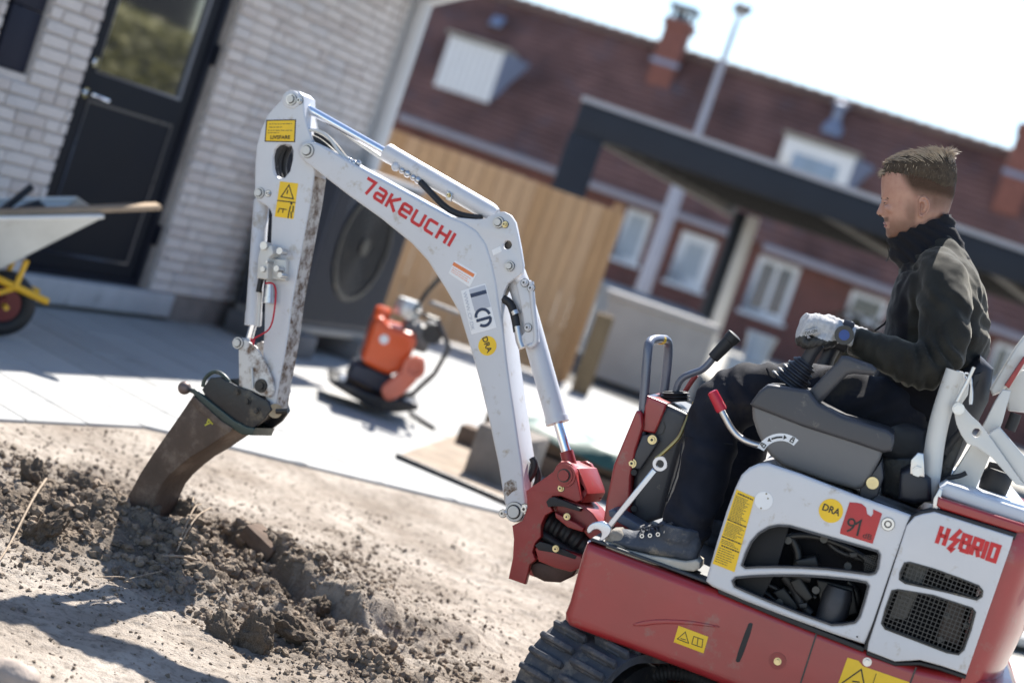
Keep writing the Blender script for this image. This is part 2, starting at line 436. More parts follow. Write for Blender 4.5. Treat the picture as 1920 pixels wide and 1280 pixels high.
for b in big:
    for v in b.vertices:
        p = v.co.copy(); v.co *= 1+0.16*abs(noise.noise(p*4))+0.10*abs(noise.noise(p*9))-0.10*abs(noise.noise(p*6.3+V((4, 0, 0))))+0.05*noise.noise(p*19)
    b.materials.append(SOILD); finish(b, 60, False)
CL = ((600, 1128, .045, 'dark clod at the right end of the dug strip'), (482, 1192, .070, 'large pale brown clod nearest the camera in the dug strip'), (545, 1180, .082, 'biggest rough clod in the row at the near edge of the dug strip'),
      (418, 1176, .048, 'small rounded clod left of the big clods near the camera'), (525, 1092, .040, 'dark clod just below the buried brick'), (330, 1012, .055, 'clod pressed against the foot of the digging bucket'),
      (85, 1000, .072, 'round dark clod beside the straw stalk at the far left'), (62, 905, .055, 'upright dark clod on the crest at the upper left of the heap'), (150, 940, .050, 'flat clod on the crest left of the bucket'), (268, 1002, .055, 'shaded clod left of the bucket tip'))
for i, (px, py, s, lab) in enumerate(CL):
    g = ground(px, py); h, _ = soil(g.x, g.y)
    ob = bpy.data.objects.new('soil_clod', big[i % 4]); COL.objects.link(ob)
    ob.location = (g.x, g.y, h+s*0.22); ob.rotation_euler = (rnd.uniform(0, 3), rnd.uniform(0, 3), rnd.uniform(0, 6)); ob.scale = (s, s*0.8, s*0.7)
    tag(ob, lab, 'clod', 'large clods of dug earth')
STONE = mat('field_stone', (0.36, 0.30, 0.26), 0.9, 0, 0.25, 9, 0.4, 60, 0.2)
g = ground(28, 1262); st = clod_mesh(41, 3, 0.22); st.transform(Matrix.Translation((g.x, g.y, soil(g.x, g.y)[0]+0.02)) @ Matrix.Diagonal((.055, .045, .05, 1)))
put('stone', finish(st, 60, False), STONE, label='rounded pale stone in the shade at the near corner of the dirt', cat='stone')
BRK = mat('old_brick', (0.12, 0.085, 0.065), 0.9, 0, 0.3, 12, 0.4, 60, 0.2)
g = ground(485, 1045); bmx = MB().obox((g.x, g.y, soil(g.x, g.y)[0]+0.005), V((0.055, -0.02, -0.02)), V((0.018, 0.045, 0)), V((0.006, 0, 0.022)))
put('brick', bevelled(bmx.mesh('brick'), 0.005), BRK, label='brown brick end sticking out of the dug bank', cat='brick')
TWIG = mat('dry_root', (0.30, 0.235, 0.175), 0.85, 0, 0.25, 40, 0.3, 120, 0.2)
def twig(paths, r, label):
    mb = MB()
    for P in paths:
        pts = []
        for (px, py, dz) in P:
            g = ground(px, py); h, _ = soil(g.x, g.y); pts.append((g.x, g.y, h+dz))
        pts = chaikin(pts, 2, False); n = len(pts)
        mb.tube(pts, [r*(1-0.6*i/n) for i in range(n)], 6)
    put('root', mb, TWIG, label=label, cat='root')
twig([[(395, 1068, .015), (345, 1066, .03), (298, 1062, .02)]], .006, 'thick pinkish root lying flat below the digging bucket')
twig([[(372, 1022, .09), (340, 1045, .05), (322, 1060, .03)], [(355, 1010, .10), (335, 1035, .06), (325, 1052, .03)], [(330, 1040, .06), (333, 1020, .09)]], .0035, 'thin forked twig standing in the heap beside the bucket')
twig([[(76, 930, .05), (50, 970, .05), (22, 1015, .03), (0, 1045, .02), (-20, 1065, .02)]], .0042, 'long pale straw stalk on the dirt at the far left')
twig([[(260, 1083, .01), (240, 1076, .02), (180, 1077, .02)], [(250, 1080, .015), (225, 1084, .02), (300, 1080, .02)]], .0025, 'thin dark root hair across the lit ridge')
twig([[(610, 978, .01), (630, 983, .02), (655, 987, .01)]], .004, 'short bleached twig on the smooth sandy dirt')
twig([[(676, 968, .01), (692, 982, .015), (707, 992, .01)]], .004, 'short dark twig on the smooth sandy dirt')

# paving slabs
e1, e2 = V((0.783, -0.622)), V((0.622, 0.783)); SW, SLN = 0.3365, 1.0
PAVE = mat('paving_slab', (0.36, 0.36, 0.355), 0.85, 0, 0.07, 1.5, 0.25, 160, 0.3, 0, (0.24, 0.23, 0.21), 0.12, 5)
put_p = put('paving_bed', MB().add([(EDGE[0].x, EDGE[0].y, -.05), (EDGE[1].x, EDGE[1].y, -.05), (EDGE[2].x, EDGE[2].y, -.05), (6, 24, -.05), (-8, 24, -.05), (-8, 3.6, -.05)], [(0, 1, 5), (1, 4, 5), (1, 2, 3, 4)]),
            mat('joint_sand', (0.10, 0.095, 0.085), 0.95, 0, 0.2, 30), kind='structure')
def clip(poly, a, b, keep_left=True):
    out = []
    for i in range(len(poly)):
        p, q = poly[i], poly[(i+1) % len(poly)]
        sp, sq = side(a, b, p), side(a, b, q)
        if not keep_left: sp, sq = -sp, -sq
        if sp >= 0: out.append(p)
        if sp*sq < 0: out.append(p+(q-p)*(sp/(sp-sq)))
    return out
def slab_prism(mb, pl, z):
    n = len(pl); b = 0.004
    c = sum((p for p in pl), V((0, 0)))/n
    top = [(p+(c-p).normalized()*b*1.4) for p in pl]
    mb.rings([[(p.x, p.y, -.045) for p in pl], [(p.x, p.y, z-b) for p in pl], [(p.x, p.y, z) for p in top]], cap=True)
PAVES = [PAVE]+[mat('paving_slab_%d' % i, c, 0.85, 0, 0.08, 1.5, 0.25, 160, 0.3, 0, (0.22, 0.21, 0.19), 0.18, 5) for i, c in enumerate(((.33, .33, .325), (.385, .38, .37)))]
slabs = []
for i in range(-14, 40):
    n0 = 4.568-SW*3+SW*i-SW*4
    for j in range(-26, 26):
        t0 = SLN*j+(0.5*SLN if i % 2 else 0)
        g_ = 0.0048
        c = e2*(n0+SW/2)+e1*(t0+SLN/2)
        if c.y > 15.2 or c.x < -4.5 or c.x > 5.2: continue
        pl = [e1*a+e2*b for a, b in ((t0+g_, n0+g_), (t0+SLN-g_, n0+g_), (t0+SLN-g_, n0+SW-g_), (t0+g_, n0+SW-g_))]
        P1 = clip(pl, EDGE[1], EDGE[2]); P2 = clip(clip(pl, EDGE[1], EDGE[2], False), EDGE[0], EDGE[1])
        for P in (P1, P2):
            if len(P) > 2: slabs.append((c.length, P))
slabs.sort(key=lambda s: s[0])
cnt = 0; rest = MB()
for d, P in slabs:
    z = rnd.uniform(-0.0015, 0.0015)
    if cnt < 240:
        mb = MB(); slab_prism(mb, P, z); put('paving_slab', mb.mesh('paving_slab', 20), PAVES[rnd.randrange(3)], put_p); cnt += 1
    else: slab_prism(rest, P, z)
o = put('paving_slab', rest.mesh('far_slabs', 20), PAVE, put_p); o['kind'] = 'stuff'; o.name = 'far_paving_slabs'

# ================================================================ brick house with door
G0 = ground(52, 572); Hf = Frame((G0.x, G0.y, 0), -70)
house = thing('brick_house', 'pale brick house with a black half-glazed door and white downpipe', 'house', Hf.o, Hf.a)
MORT = mat('mortar', (0.52, 0.48, 0.46), 0.95, 0, 0.1, 20, 0.3, 120, 0.2)
BRICKW = mat('limewashed_brick', (0.60, 0.555, 0.535), 0.9, 0, 0.14, 7, 0.5, 70, 0.2, 0, (0.36, 0.31, 0.30), 0.25, 9)
BRICKW2 = mat('limewashed_brick_brown', (0.53, 0.48, 0.46), 0.9, 0, 0.18, 8, 0.5, 70, 0.2, 0, (0.30, 0.25, 0.23), 0.25, 9)
BRICKW3 = mat('limewashed_brick_grey', (0.55, 0.52, 0.515), 0.9, 0, 0.16, 8, 0.5, 70, 0.2, 0, (0.33, 0.28, 0.26), 0.3, 9)
DX0, DX1, DZ0, DZ1 = -0.142, 1.062, 0.168, 2.28
PX0, PX1, PZ0 = -0.86, -0.548, 1.118
WX0, WX1, WH = -5.0, 3.10, 2.62
wmb = MB()
wmb.box(WX0, PX0, 0.012, 0.30, 0.16, WH).box(PX0, PX1, 0.012, 0.30, 0.16, PZ0).box(PX1, DX0, 0.012, 0.30, 0.16, WH).box(DX1, WX1, 0.012, 0.30, 0.16, WH)
wmb.box(DX0, DX1, 0.012, 0.30, DZ1, WH).box(PX0, PX1, 0.012, 0.30, 2.28, WH)
wmb.box(WX1-0.3, WX1, 0.30, 6.0, 0.0, WH)
wall = put('wall', wmb, MORT, house, Hf)
put('plinth', MB().box(WX0, -0.75, 0.0, 0.28, -0.06, 0.158).box(1.32, WX1, 0.0, 0.28, -0.06, 0.158), mat('plinth_brick', (0.20, 0.17, 0.155), 0.9, 0, 0.25, 8, 0.4, 50), house, Hf)
put('doorstep', bevelled(MB().box(-0.75, 1.30, -0.035, 0.16, 0.028, 0.163).mesh('d'), 0.008), mat('step_concrete', (0.42, 0.42, 0.43), 0.85, 0, 0.1, 5, 0.2, 120, 0.3, 0, (0.25, 0.24, 0.24), 0.2, 6), house, Hf)
bricks = []
BL, BH, BJ = 0.228, 0.0535, 0.0125
row = 0; z = 0.166
while z+BH < WH:
    off = (0 if row % 2 else -0.12) + rnd.uniform(-0.012, 0.012)
    x = WX0+off
    while x < WX1:
        l = BL if rnd.random() > 0.12 else 0.108
        a, b = max(x, WX0), min(x+l, WX1)
        segs = [(a, b)]
        for (h0, h1, q0, q1) in ((DX0, DX1, 0, DZ1), (PX0, PX1, PZ0-0.02, 2.28)):
            if z+BH > q0 and z < q1:
                ns = []
                for s0, s1 in segs:
                    if s1 <= h0 or s0 >= h1: ns.append((s0, s1))
                    else:
                        if h0-s0 > 0.03: ns.append((s0, h0-0.004))
                        if s1-h1 > 0.03: ns.append((h1+0.004, s1))
                segs = ns
        for s0, s1 in segs:
            if s1-s0 > 0.025: bricks.append((s0, s1, z))
        x += l+BJ
    z += BH+BJ; row += 1
def brick_obj(mb, L, hgt):
    mb.box(-L/2, L/2, -0.006, 0.013, 0, hgt)
bm_cache = {}
def vis(b):
    q = Hf.W(((b[0]+b[1])/2, 0, b[2]))-CP; dz = q.dot(CF); px = 960+q.dot(CR)/dz*FPX; py = 640-q.dot(CU)/dz*FPX
    inn = -40 < px < 1000 and -40 < py < 700
    return (0 if inn else 1, dz)
bricks.sort(key=vis)
rest = MB()
for i, (s0, s1, z) in enumerate(bricks):
    L = s1-s0; c = V(((s0+s1)/2+rnd.uniform(-.001, .001), rnd.uniform(-.003, .002), z+rnd.uniform(-.0015, .0015)))
    if i < 290:
        k = (round(L, 2), rnd.choice((0, 0, 0, 0, 1, 1, 2)), rnd.randrange(3))
        if k not in bm_cache:
            mb = MB(); brick_obj(mb, k[0], BH); me = bevelled(mb.mesh('brick'), 0.004, 1)
            for v in me.vertices: v.co += V((rnd.uniform(-.0015, .0015), rnd.uniform(-.0012, .0012), rnd.uniform(-.0015, .0015)))
            me.materials.append((BRICKW, BRICKW2, BRICKW3)[k[1]]); bm_cache[k] = me
        inst('brick', bm_cache[k], wall, Hf.M @ Matrix.Translation(c))
    else:
        rest.box(s0, s1, c.y-0.006, 0.013, c.z, c.z+BH)
o = put('far_bricks', rest, BRICKW, wall, Hf, kind='stuff')
DOORM = mat('black_door_paint', (0.010, 0.012, 0.018), 0.55, 0, 0.1, 4, 0.02, 60, spec=0.12)
FRM = mat('black_frame_paint', (0.010, 0.012, 0.020), 0.6, 0, 0.1, 4, spec=0.12)
GLASS = mat('window_glass', (0.02, 0.025, 0.03), 0.04, 0, 0.02, 3, spec=0.9, rvar=0); GLASS.node_tree.nodes['Principled BSDF'].inputs['IOR'].default_value = 2.3
put('door_frame', bevelled(MB().box(DX0+.002, DX0+.055, 0.035, 0.14, DZ0, DZ1-.002).box(DX1-.12, DX1-.065, 0.035, 0.14, DZ0, DZ1-.002).box(DX0+.056, DX1-.121, 0.035, 0.14, DZ1-.08, DZ1-.003).box(DX0+.056, DX1-.121, 0.036, 0.14, DZ0, DZ0+.03).mesh('f'), 0.003), FRM, house, Hf)
put('door_reveal', MB().box(DX1-.064, DX1-.002, 0.03, 0.28, DZ0, DZ1).box(DX0+.0, DX0+.0015, 0.03, 0.28, DZ0, DZ1), mat('reveal_mortar', (0.20, 0.18, 0.165), 0.95, 0, 0.25, 9, 0.4, 60), house, Hf)
L0, L1, LZ0, LZ1 = DX0+.058, DX1-.122, DZ0+.032, DZ1-.083
gz0 = 1.237
door = put('door', plate_mesh('door', [(L0, LZ0), (L1, LZ0), (L1, LZ1), (L0, LZ1)], 0.05, 0.10, [[(L0+.10, gz0), (L0+.10, LZ1-.12), (L1-.10, LZ1-.12), (L1-.10, gz0)]], 0.003), DOORM, house, Hf)
put('glass_pane', MB().box(L0+.095, L1-.095, 0.070, 0.078, gz0-.005, LZ1-.115), GLASS, door, Hf)
gbd = MAT_BEAD = mat('grey_glazing_bead', (0.18, 0.19, 0.22), 0.4, 0, 0.05)
put('glazing_bead', ribbon([[(L0+.105, gz0+.006), (L1-.105, gz0+.006), (L1-.105, LZ1-.126), (L0+.105, LZ1-.126), (L0+.105, gz0+.006)]], 0.014, 0.052, 0.068), gbd, door, Hf)
put('panel_moulding', ribbon([[(L0+.11, .285), (L1-.11, .285), (L1-.11, 1.09), (L0+.11, 1.09), (L0+.11, .285)]], 0.014, 0.045, 0.052), mat('door_moulding', (0.05, 0.05, 0.06), 0.3, 0, 0.05), door, Hf)
hx = L0+.045
put('handle', MB().cyly(hx, 1.125, 0.026, 0.03, 0.05, 24).tube([(hx, 0.035, 1.125), (hx, -0.012, 1.125), (hx+.02, -0.02, 1.125), (hx+.13, -0.02, 1.12)], 0.0095, 10), CHROME, door, Hf)
put('lock', MB().cyly(hx+.005, 1.285, 0.026, 0.033, 0.05, 24).cyly(hx+.005, 1.285, 0.014, 0.022, 0.033), CHROME, door, Hf)
for z_ in (.48, 1.54): put('hinge', bevelled(MB().box(DX1-.075, DX1-.05, 0.01, 0.04, z_-.06, z_+.06).mesh('h'), .004), FRM, house, Hf)
# dark cladding boards left of the door
CLAD = mat('dark_cladding', (0.020, 0.022, 0.036), 0.6, 0, 0.15, 3, spec=.15)
cl = put('window_panel', MB().box(PX0+.003, PX1-.003, 0.16, 0.2, PZ0+.002, 2.278), mat('black_void', (0.006, 0.006, 0.008), 0.6, 0, 0.1), house, Hf)
zz = PZ0+.003
for hgt in (0.305, 0.30, 0.30, 0.25):
    put('panel', bevelled(MB().box(PX0+.075, PX1-.004, 0.03, 0.06, zz, zz+hgt-.006).mesh('p'), 0.003), CLAD, cl, Hf); zz += hgt
# roof with overhang, gutter, downpipe
ROOFD = mat('dark_roof_felt', (0.03, 0.03, 0.034), 0.8, 0, 0.2, 3)
put('roof', MB().box(WX0-.3, WX1+.12, -0.52, 6.2, WH+.02, WH+.20), ROOFD, house, Hf)
put('gutter', MB().tube([Hf.W((WX0-.3, -0.58, WH+.1)), Hf.W((WX1+.12, -0.58, WH+.1))], 0.055, 12), ROOFD, house)
dp = Hf.at(757, 100, -0.09)
PIPE = mat('white_pipe', (0.52, 0.52, 0.53), 0.45, 0, 0.06, 3)
put('downpipe', MB().tube([Hf.W((WX1-.02, -0.075, 0.05)), Hf.W((WX1-.02, -0.075, WH-.25)), Hf.W((WX1-.02, -0.3, WH-.1)), Hf.W((WX1-.02, -0.56, WH+.02))], 0.062, 16), PIPE, house)
put('corner_board', MB().box(WX1-.09, WX1+.10, -0.03, 0.03, 0.02, WH), PIPE, house, Hf)

# ================================================================ heat pump
hp = thing('heat_pump', 'large dark grey heat pump with round fan grille beside the brick wall', 'heat pump', Hf.W((2.35, -0.3, 0)), Hf.a)
HPM = mat('heat_pump_paint', (0.035, 0.037, 0.048), 0.6, 0, 0.08, 4, 0.03, 80)
HPT = mat('heat_pump_lit_lid', (0.30, 0.31, 0.33), 0.45, 0, 0.08, 4)  # paler than the casing, sun on the top put into the colour
hx0, hx1, hy0, hy1, hz0, hz1 = 1.88, 3.05, -0.52, -0.10, 0.14, 1.19
put('casing', bevelled(MB().box(hx0, hx1, hy0, hy1, hz0+.05, hz1-.03).mesh('c'), 0.015), HPM, hp, Hf)
put('lid', bevelled(MB().box(hx0-.012, hx1+.012, hy0-.015, hy1+.01, hz1-.029, hz1+.012).mesh('c'), 0.01), HPT, hp, Hf)
put('base_rail', bevelled(MB().box(hx0+.01, hx1-.01, hy0-.01, hy1, hz0, hz0+.049).mesh('c'), 0.006), mat('rail_grey', (0.22, 0.21, 0.2), 0.6, 0, 0.1), hp, Hf)
fx, fz = hx0+.56, .74
gr = put('fan_grille', MB().ringy(fx, fz, 0.33, 0.36, hy0-.02, hy0-.001, 40).cyly(fx, fz, 0.06, hy0-.022, hy0-.001), BLACKM, hp, Hf)
put('fan_opening', MB().cyly(fx, fz, 0.33, hy0-.006, hy0-.0005, 40), mat('fan_dark', (0.012, 0.012, 0.016), 0.6, 0, 0.2), gr, Hf)
gmb = MB()
for k in range(1, 8): gmb.ringy(fx, fz, 0.06+.038*k, 0.064+.038*k, hy0-.018, hy0-.012, 40)
put('grille_wire', gmb, BLACKM, gr, Hf)
smb = MB()
for k in range(52): smb.box(hx0+.03+k*.0215, hx0+.041+k*.0215, hy0-.008, hy0-.0008, hz0+.09, hz1-.07) if abs(hx0+.035+k*.0215-fx) > .36 else smb.box(hx0+.03+k*.0215, hx0+.041+k*.0215, hy0-.008, hy0-.0008, hz0+.09, fz-math.sqrt(max(0, .375**2-(hx0+.035+k*.0215-fx)**2)))
put('front_louvres', smb, HPM, hp, Hf)
for x in (hx0+.06, hx1-.25):
    put('plinth_block', bevelled(MB().box(x-.08, x+.16, hy0-.08, hy1+.02, 0.0, hz0).mesh('b'), 0.008), mat('plinth_concrete', (0.13, 0.13, 0.135), 0.9, 0, 0.2, 6, 0.3, 60), hp, Hf)

# ================================================================ timber fence and its post
FY = 15.0
a0, a1 = onY(738, 243, FY), onY(1172, 402, FY)
fence = thing('timber_fence', 'fence panel of new pale upright softwood boards behind the plate compactor', 'fence', (a0.x, FY, 0))
WOODS = [mat('new_softwood_%d' % i, c, 0.75, 0, 0.12, 3.0, 0.15, 30, 0.25, 0, (0.20, 0.11, 0.05), 0.12, 4, stretch=(14, 14, 0.9)) for i, c in
         enumerate(((0.41, 0.265, 0.150), (0.395, 0.25, 0.137), (0.425, 0.28, 0.165), (0.365, 0.225, 0.118)))]
xx = a0.x-0.1; k = 0
while xx < a1.x-0.02:
    wd = min(0.118, a1.x-xx); t = (xx-a0.x)/(a1.x-a0.x); zt = a0.z+(a1.z-a0.z)*t
    y0 = FY+(0.012 if k % 2 else 0)
    put('board', bevelled(MB().box(xx, xx+wd-.0025, y0, y0+.024, 0.02+rnd.uniform(0, .01), zt+rnd.uniform(-.006, .006)).mesh('b'), 0.003, 1), WOODS[rnd.randrange(4)], fence)
    xx += wd; k += 1
for z in (0.35, 1.45): put('rail', MB().box(a0.x-.1, a1.x-.03, FY+.037, FY+.08, z, z+.09), WOODS[1], fence)
put('post', bevelled(MB().box(a1.x-.11, a1.x-.02, FY+.081, FY+.17, 0, 1.6).mesh('b'), .004), WOODS[3], fence)
pb, pt = onY(1088, 735, 14.6), onY(1135, 590, 14.6)
WPOST = mat('weathered_post', (0.17, 0.125, 0.075), 0.85, 0, 0.25, 5, 0.3, 40, 0.2, stretch=(9, 9, 1.2))
put('post', bevelled(MB().obox(((pb.x+pt.x)/2, 14.65, pt.z/2), (0.075, 0, 0), (0, 0.075, 0), (0, 0, pt.z/2)).mesh('p'), 0.01), WPOST, label='short weathered timber post standing right of the fence', cat='post')

# ================================================================ low concrete wall, shrubs and clutter
CONC = mat('yard_concrete', (0.38, 0.365, 0.35), 0.9, 0, 0.12, 2.5, 0.2, 40, 0.2)
c0, c1 = onY(1148, 548, 17), onY(1345, 612, 17)
lw = thing('low_wall', 'low grey concrete yard wall with a bright sunlit coping', 'wall', ((c0.x+c1.x)/2, 17, 0))
put('wall', MB().box(c0.x, c1.x, 17.0, 20.5, 0, c1.z-.07), CONC, lw)
put('coping', bevelled(MB().box(c0.x-.03, c1.x+.03, 16.97, 20.55, c1.z-.069, c1.z).mesh('c'), .01), CONC, lw)
def shrub(c, r, label, seed, n=420, col=(0.05, 0.075, 0.02)):
    rr = random.Random(seed); root = thing('shrub', label, 'shrub', (c.x, c.y, 0))
    mb = MB()
    for _ in range(n):
        d = V((rr.gauss(0, 1), rr.gauss(0, 1), rr.gauss(0, 1))).normalized()*(rr.random()**0.4)
        p = V((c.x+d.x*r, c.y+d.y*r, max(0.05, c.z+d.z*r*0.8))); s = rr.uniform(0.035, 0.075)
        a = V((rr.gauss(0, 1), rr.gauss(0, 1), rr.gauss(0, .6))).normalized(); b = a.orthogonal().normalized()
        mb.add([p-a*s, p+b*s*.5, p+a*s, p-b*s*.5], [(0, 1, 2, 3)])
    put('foliage', mb.mesh('f', 0), mat('shrub_leaf_%d' % seed, col, 0.6, 0, 0.4, 5), root)
    sb = MB()
    for k in range(5): sb.tube([(c.x, c.y, 0), (c.x+rr.uniform(-.2, .2), c.y+rr.uniform(-.2, .2), c.z), (c.x+rr.uniform(-.5, .5)*r*1.5, c.y+rr.uniform(-.4, .4), c.z+.3*r)], [.02, .014, .006], 6)
    put('stem', sb, TWIG, root)
shrub(onY(1600, 668, 24), 0.75, 'dark olive hedge clump behind the gloved hand', 13, 900, (0.05, 0.055, 0.03))

# hedge mirrored in the door glass; unseen black block added to blot out sky
hr = random.Random(31); hg = thing('hedge', 'clipped yellow green hedge mirrored in the glass of the door', 'hedge', (9.6, 16.5, 0))
mb = MB()
for _ in range(5200):
    u, v_, k = hr.uniform(-3.2, 5.5), hr.random(), hr.random()
    c = V((9.6, 16.5, 0)) + V((.5, .87, 0))*u
    z = .1+2.0*v_+.10*noise.noise(V((u*1.5, 0, 0))); off = V((-.87, .5, 0))*(.45*(1 if k < .55 else hr.uniform(-1, 1)))
    if k > .8: z = 2.1+hr.uniform(-.1, .08)
    p = c+off+V((hr.gauss(0, .04), hr.gauss(0, .04), 0)); p.z = z; s = hr.uniform(.04, .08)
    a = V((hr.gauss(0, 1), hr.gauss(0, 1), hr.gauss(0, 1))).normalized(); b = a.orthogonal().normalized()
    mb.add([p-a*s, p+b*s*.6, p+a*s, p-b*s*.6], [(0, 1, 2, 3)])
put('foliage', mb.mesh('f', 0), mat('hedge_leaf', (.24, .22, .03), .6, 0, .4, 4), hg)
put('branches', MB().obox((9.6+.575, 16.5+1.0, 1.0), V((.5, .87, 0))*4.2, V((-.87, .5, 0))*.3, V((0, 0, .98))), mat('hedge_inner', (.03, .03, .015), .9, 0, .3), hg)
backdrop = put('reflection_backdrop', bevelled(MB().obox((12.6, 16.6, 2.6), V((.5, .87, 0))*6, V((-.87, .5, 0))*1.2, V((0, 0, 2.6))).mesh('s'), .02), mat('backdrop_black', (.018, .017, .018), .8, 0, .2, 3, spec=.1), label='unseen tall black block added behind the hedge to darken the door reflection', cat='reflection_backdrop')  # added block, keeps bright sky out of the door glass

pq = onY(1424, 645, 20)
put('bokeh_stand_in', MB().lathe([(.10, 0), (.13, .02), (.17, .30), (.185, .31), (.185, .34), (.15, .34), (.14, .30), (.02, .28)], Matrix.Translation((pq.x, 20, pq.z-.22)), 20).box(pq.x-.3, pq.x+.3, 19.8, 20.2, 0, pq.z-.221), mat('glazed_white', (.75, .76, .78), .15, 0, .05), label='glossy white shape added to give a bright blurred disc behind the lever', cat='bokeh_shape')  # invented shape, its sun glint makes a bright blurred disc
# ================================================================ far brick terrace
Ff = Frame((0, 42, 0), 12)
row = thing('terraced_house', 'long red brick house with a red tiled roof, white dormers and windows', 'house', Ff.o, Ff.a)
FBR = bpy.data.materials.new('far_red_brick'); FBR.use_nodes = True
t = FBR.node_tree; N = t.nodes; L = t.links; b = N['Principled BSDF']; b.inputs['Roughness'].default_value = 0.9
tc = N.new('ShaderNodeTexCoord'); mp = N.new('ShaderNodeMapping'); mp.inputs['Rotation'].default_value = (RAD(90), 0, 0)
bt = N.new('ShaderNodeTexBrick'); bt.inputs['Color1'].default_value = (0.17, 0.055, 0.045, 1); bt.inputs['Color2'].default_value = (0.10, 0.035, 0.03, 1)
bt.inputs['Mortar'].default_value = (0.17, 0.13, 0.12, 1); bt.inputs['Scale'].default_value = 1.0
bt.inputs['Brick Width'].default_value = 0.24; bt.inputs['Row Height'].default_value = 0.066; bt.inputs['Mortar Size'].default_value = 0.006
L.new(tc.outputs['Object'], mp.inputs[0]); L.new(mp.outputs[0], bt.inputs['Vector']); L.new(bt.outputs['Color'], b.inputs['Base Color'])
TILE = mat('red_roof_tile', (0.165, 0.082, 0.068), 0.75, 0, 0.45, 0.9, 0.5, 3, 0.35, 0, (0.125, 0.092, 0.10), 0.35, 1.2)
WPNT = mat('white_window_paint', (0.62, 0.63, 0.66), 0.5, 0, 0.04, 2)
LEAD = mat('blue_grey_zinc', (0.20, 0.23, 0.32), 0.5, 0.2, 0.08, 3)
WGL = mat('far_window_glass', (0.05, 0.07, 0.09), 0.08, 0, 0.1, 1, spec=0.8)
CURT = mat('pale_curtain', (0.34, 0.38, 0.43), 0.8, 0, 0.1, 4)
ga, gb = Ff.at(1101, 344), Ff.at(1667, 548)
ze = (ga.z+gb.z)/2
XL, XR = -16.0, 22.0
RY = 2.2
ra, rb = Ff.at(950, 2, RY), Ff.at(1890, 291, RY)
def zridge(x): return ra.z+(rb.z-ra.z)*(x-ra.x)/(rb.x-ra.x)
def zeave(x): return ga.z+(gb.z-ga.z)*(x-ga.x)/(gb.x-ga.x)
put('wall', MB().add([(XL, 0, -.1), (XR, 0, -.1), (XR, 0, zeave(XR)), (XL, 0, zeave(XL)), (XL, 4.8, -.1), (XR, 4.8, -.1), (XR, 4.8, zeave(XR)), (XL, 4.8, zeave(XL)), (XL, RY, zridge(XL)-.15), (XR, RY, zridge(XR)-.15)],
    [(0, 1, 2, 3), (5, 4, 7, 6), (1, 5, 6, 9, 2), (4, 0, 3, 8, 7)]), FBR, row, Ff)
# roof: pantile courses as real relief
mb = MB(); NR, NXR = 26, 150
def roofpt(u, x, lift):
    zz = zeave(x)+.02+(zridge(x)-zeave(x)-.02)*u; return V((x, -0.45+(RY+.45)*u, zz+lift))
for r_ in range(NR):
    u0, u1 = r_/NR, (r_+1)/NR
    R0, R1 = [], []
    for i in range(NXR*2+1):
        x = XL-.3+(XR-XL+.6)*i/(NXR*2); wv = 0.022*(1 if i % 2 else -1)
        R0.append(roofpt(u0, x, 0.034+wv*.8)); R1.append(roofpt(u1, x, 0.012+wv))
    mb.rings([R0, R1], cap=False, closed=False)
roof = put('roof', mb.mesh('roof', 25), TILE, row, Ff)
put('rear_roof', MB().poly([(XL-.3, RY, zridge(XL)), (XR+.3, RY, zridge(XR)), (XR+.3, 5.0, zeave(XR)), (XL-.3, 5.0, zeave(XL))]), TILE, row, Ff)
mb = MB(); nr = 110
for i in range(nr):
    x0 = XL+(XR-XL)*i/nr; x1 = XL+(XR-XL)*(i+1)/nr
    mb.tube([(x0, RY, zridge(x0)+.03), (x1+.03, RY, zridge(x1)+.055)], [.13, .15], 8)
put('ridge_tiles', mb.mesh('r', 40), mat('ridge_tile', (0.12, 0.08, 0.075), 0.8, 0, 0.25, 2), row, Ff)
GUT = mat('grey_gutter', (0.24, 0.23, 0.27), 0.55, 0, 0.08, 2)
for (p, q) in (((748, 219), (1386, 444)), ((1431, 462), (1930, 640))):
    u, v = Ff.at(*p, -.5), Ff.at(*q, -.5)
    put('gutter', bevelled(MB().obox((u+v)/2, ((v-u)/2), V((0, .09, 0)), V((0, 0, .085))).mesh('g'), .03), GUT, row, Ff)
def win(pts, name='window', cross=1, glass=WGL, depth=0.09, rail=0, fw=.11):
    P = Ff.pts(pts, 0); x0 = (P[0][0]+P[3][0])/2; x1 = (P[1][0]+P[2][0])/2; z1 = (P[0][1]+P[1][1])/2; z0 = (P[2][1]+P[3][1])/2
    fr = [[(x0+fw/2, z0+fw/2), (x1-fw/2, z0+fw/2), (x1-fw/2, z1-fw/2), (x0+fw/2, z1-fw/2), (x0+fw/2, z0+fw/2)]]
    wn = put(name, ribbon(fr, fw, -.03, .06), WPNT, row, Ff)
    for k in range(cross):
        xm = x0+(x1-x0)*(k+1)/(cross+1); put('mullion', MB().box(xm-.05, xm+.05, -.02, .05, z0+fw, z1-fw), WPNT, wn, Ff)
    put('pane', MB().box(x0+fw*.9, x1-fw*.9, -0.008, -.003, z0+fw*.9, z1-fw*.9), glass, wn, Ff)
    put('sill', MB().box(x0-.08, x1+.08, -.12, .02, z0-.09, z0-.004), WPNT, wn, Ff)
    return wn
win([(1176, 388), (1224, 404), (1197, 496), (1150, 482)], cross=0, glass=CURT)
win([(1280, 430), (1348, 456), (1313, 548), (1252, 522)], 'door', 0, CURT, fw=.2)
win([(1427, 476), (1503, 505), (1465, 606), (1389, 578)], cross=1, fw=.13)
win([(1598, 543), (1668, 566), (1650, 608), (1583, 590)], cross=0)
win([(1868, 640), (1930, 660), (1905, 730), (1843, 710)], cross=1)
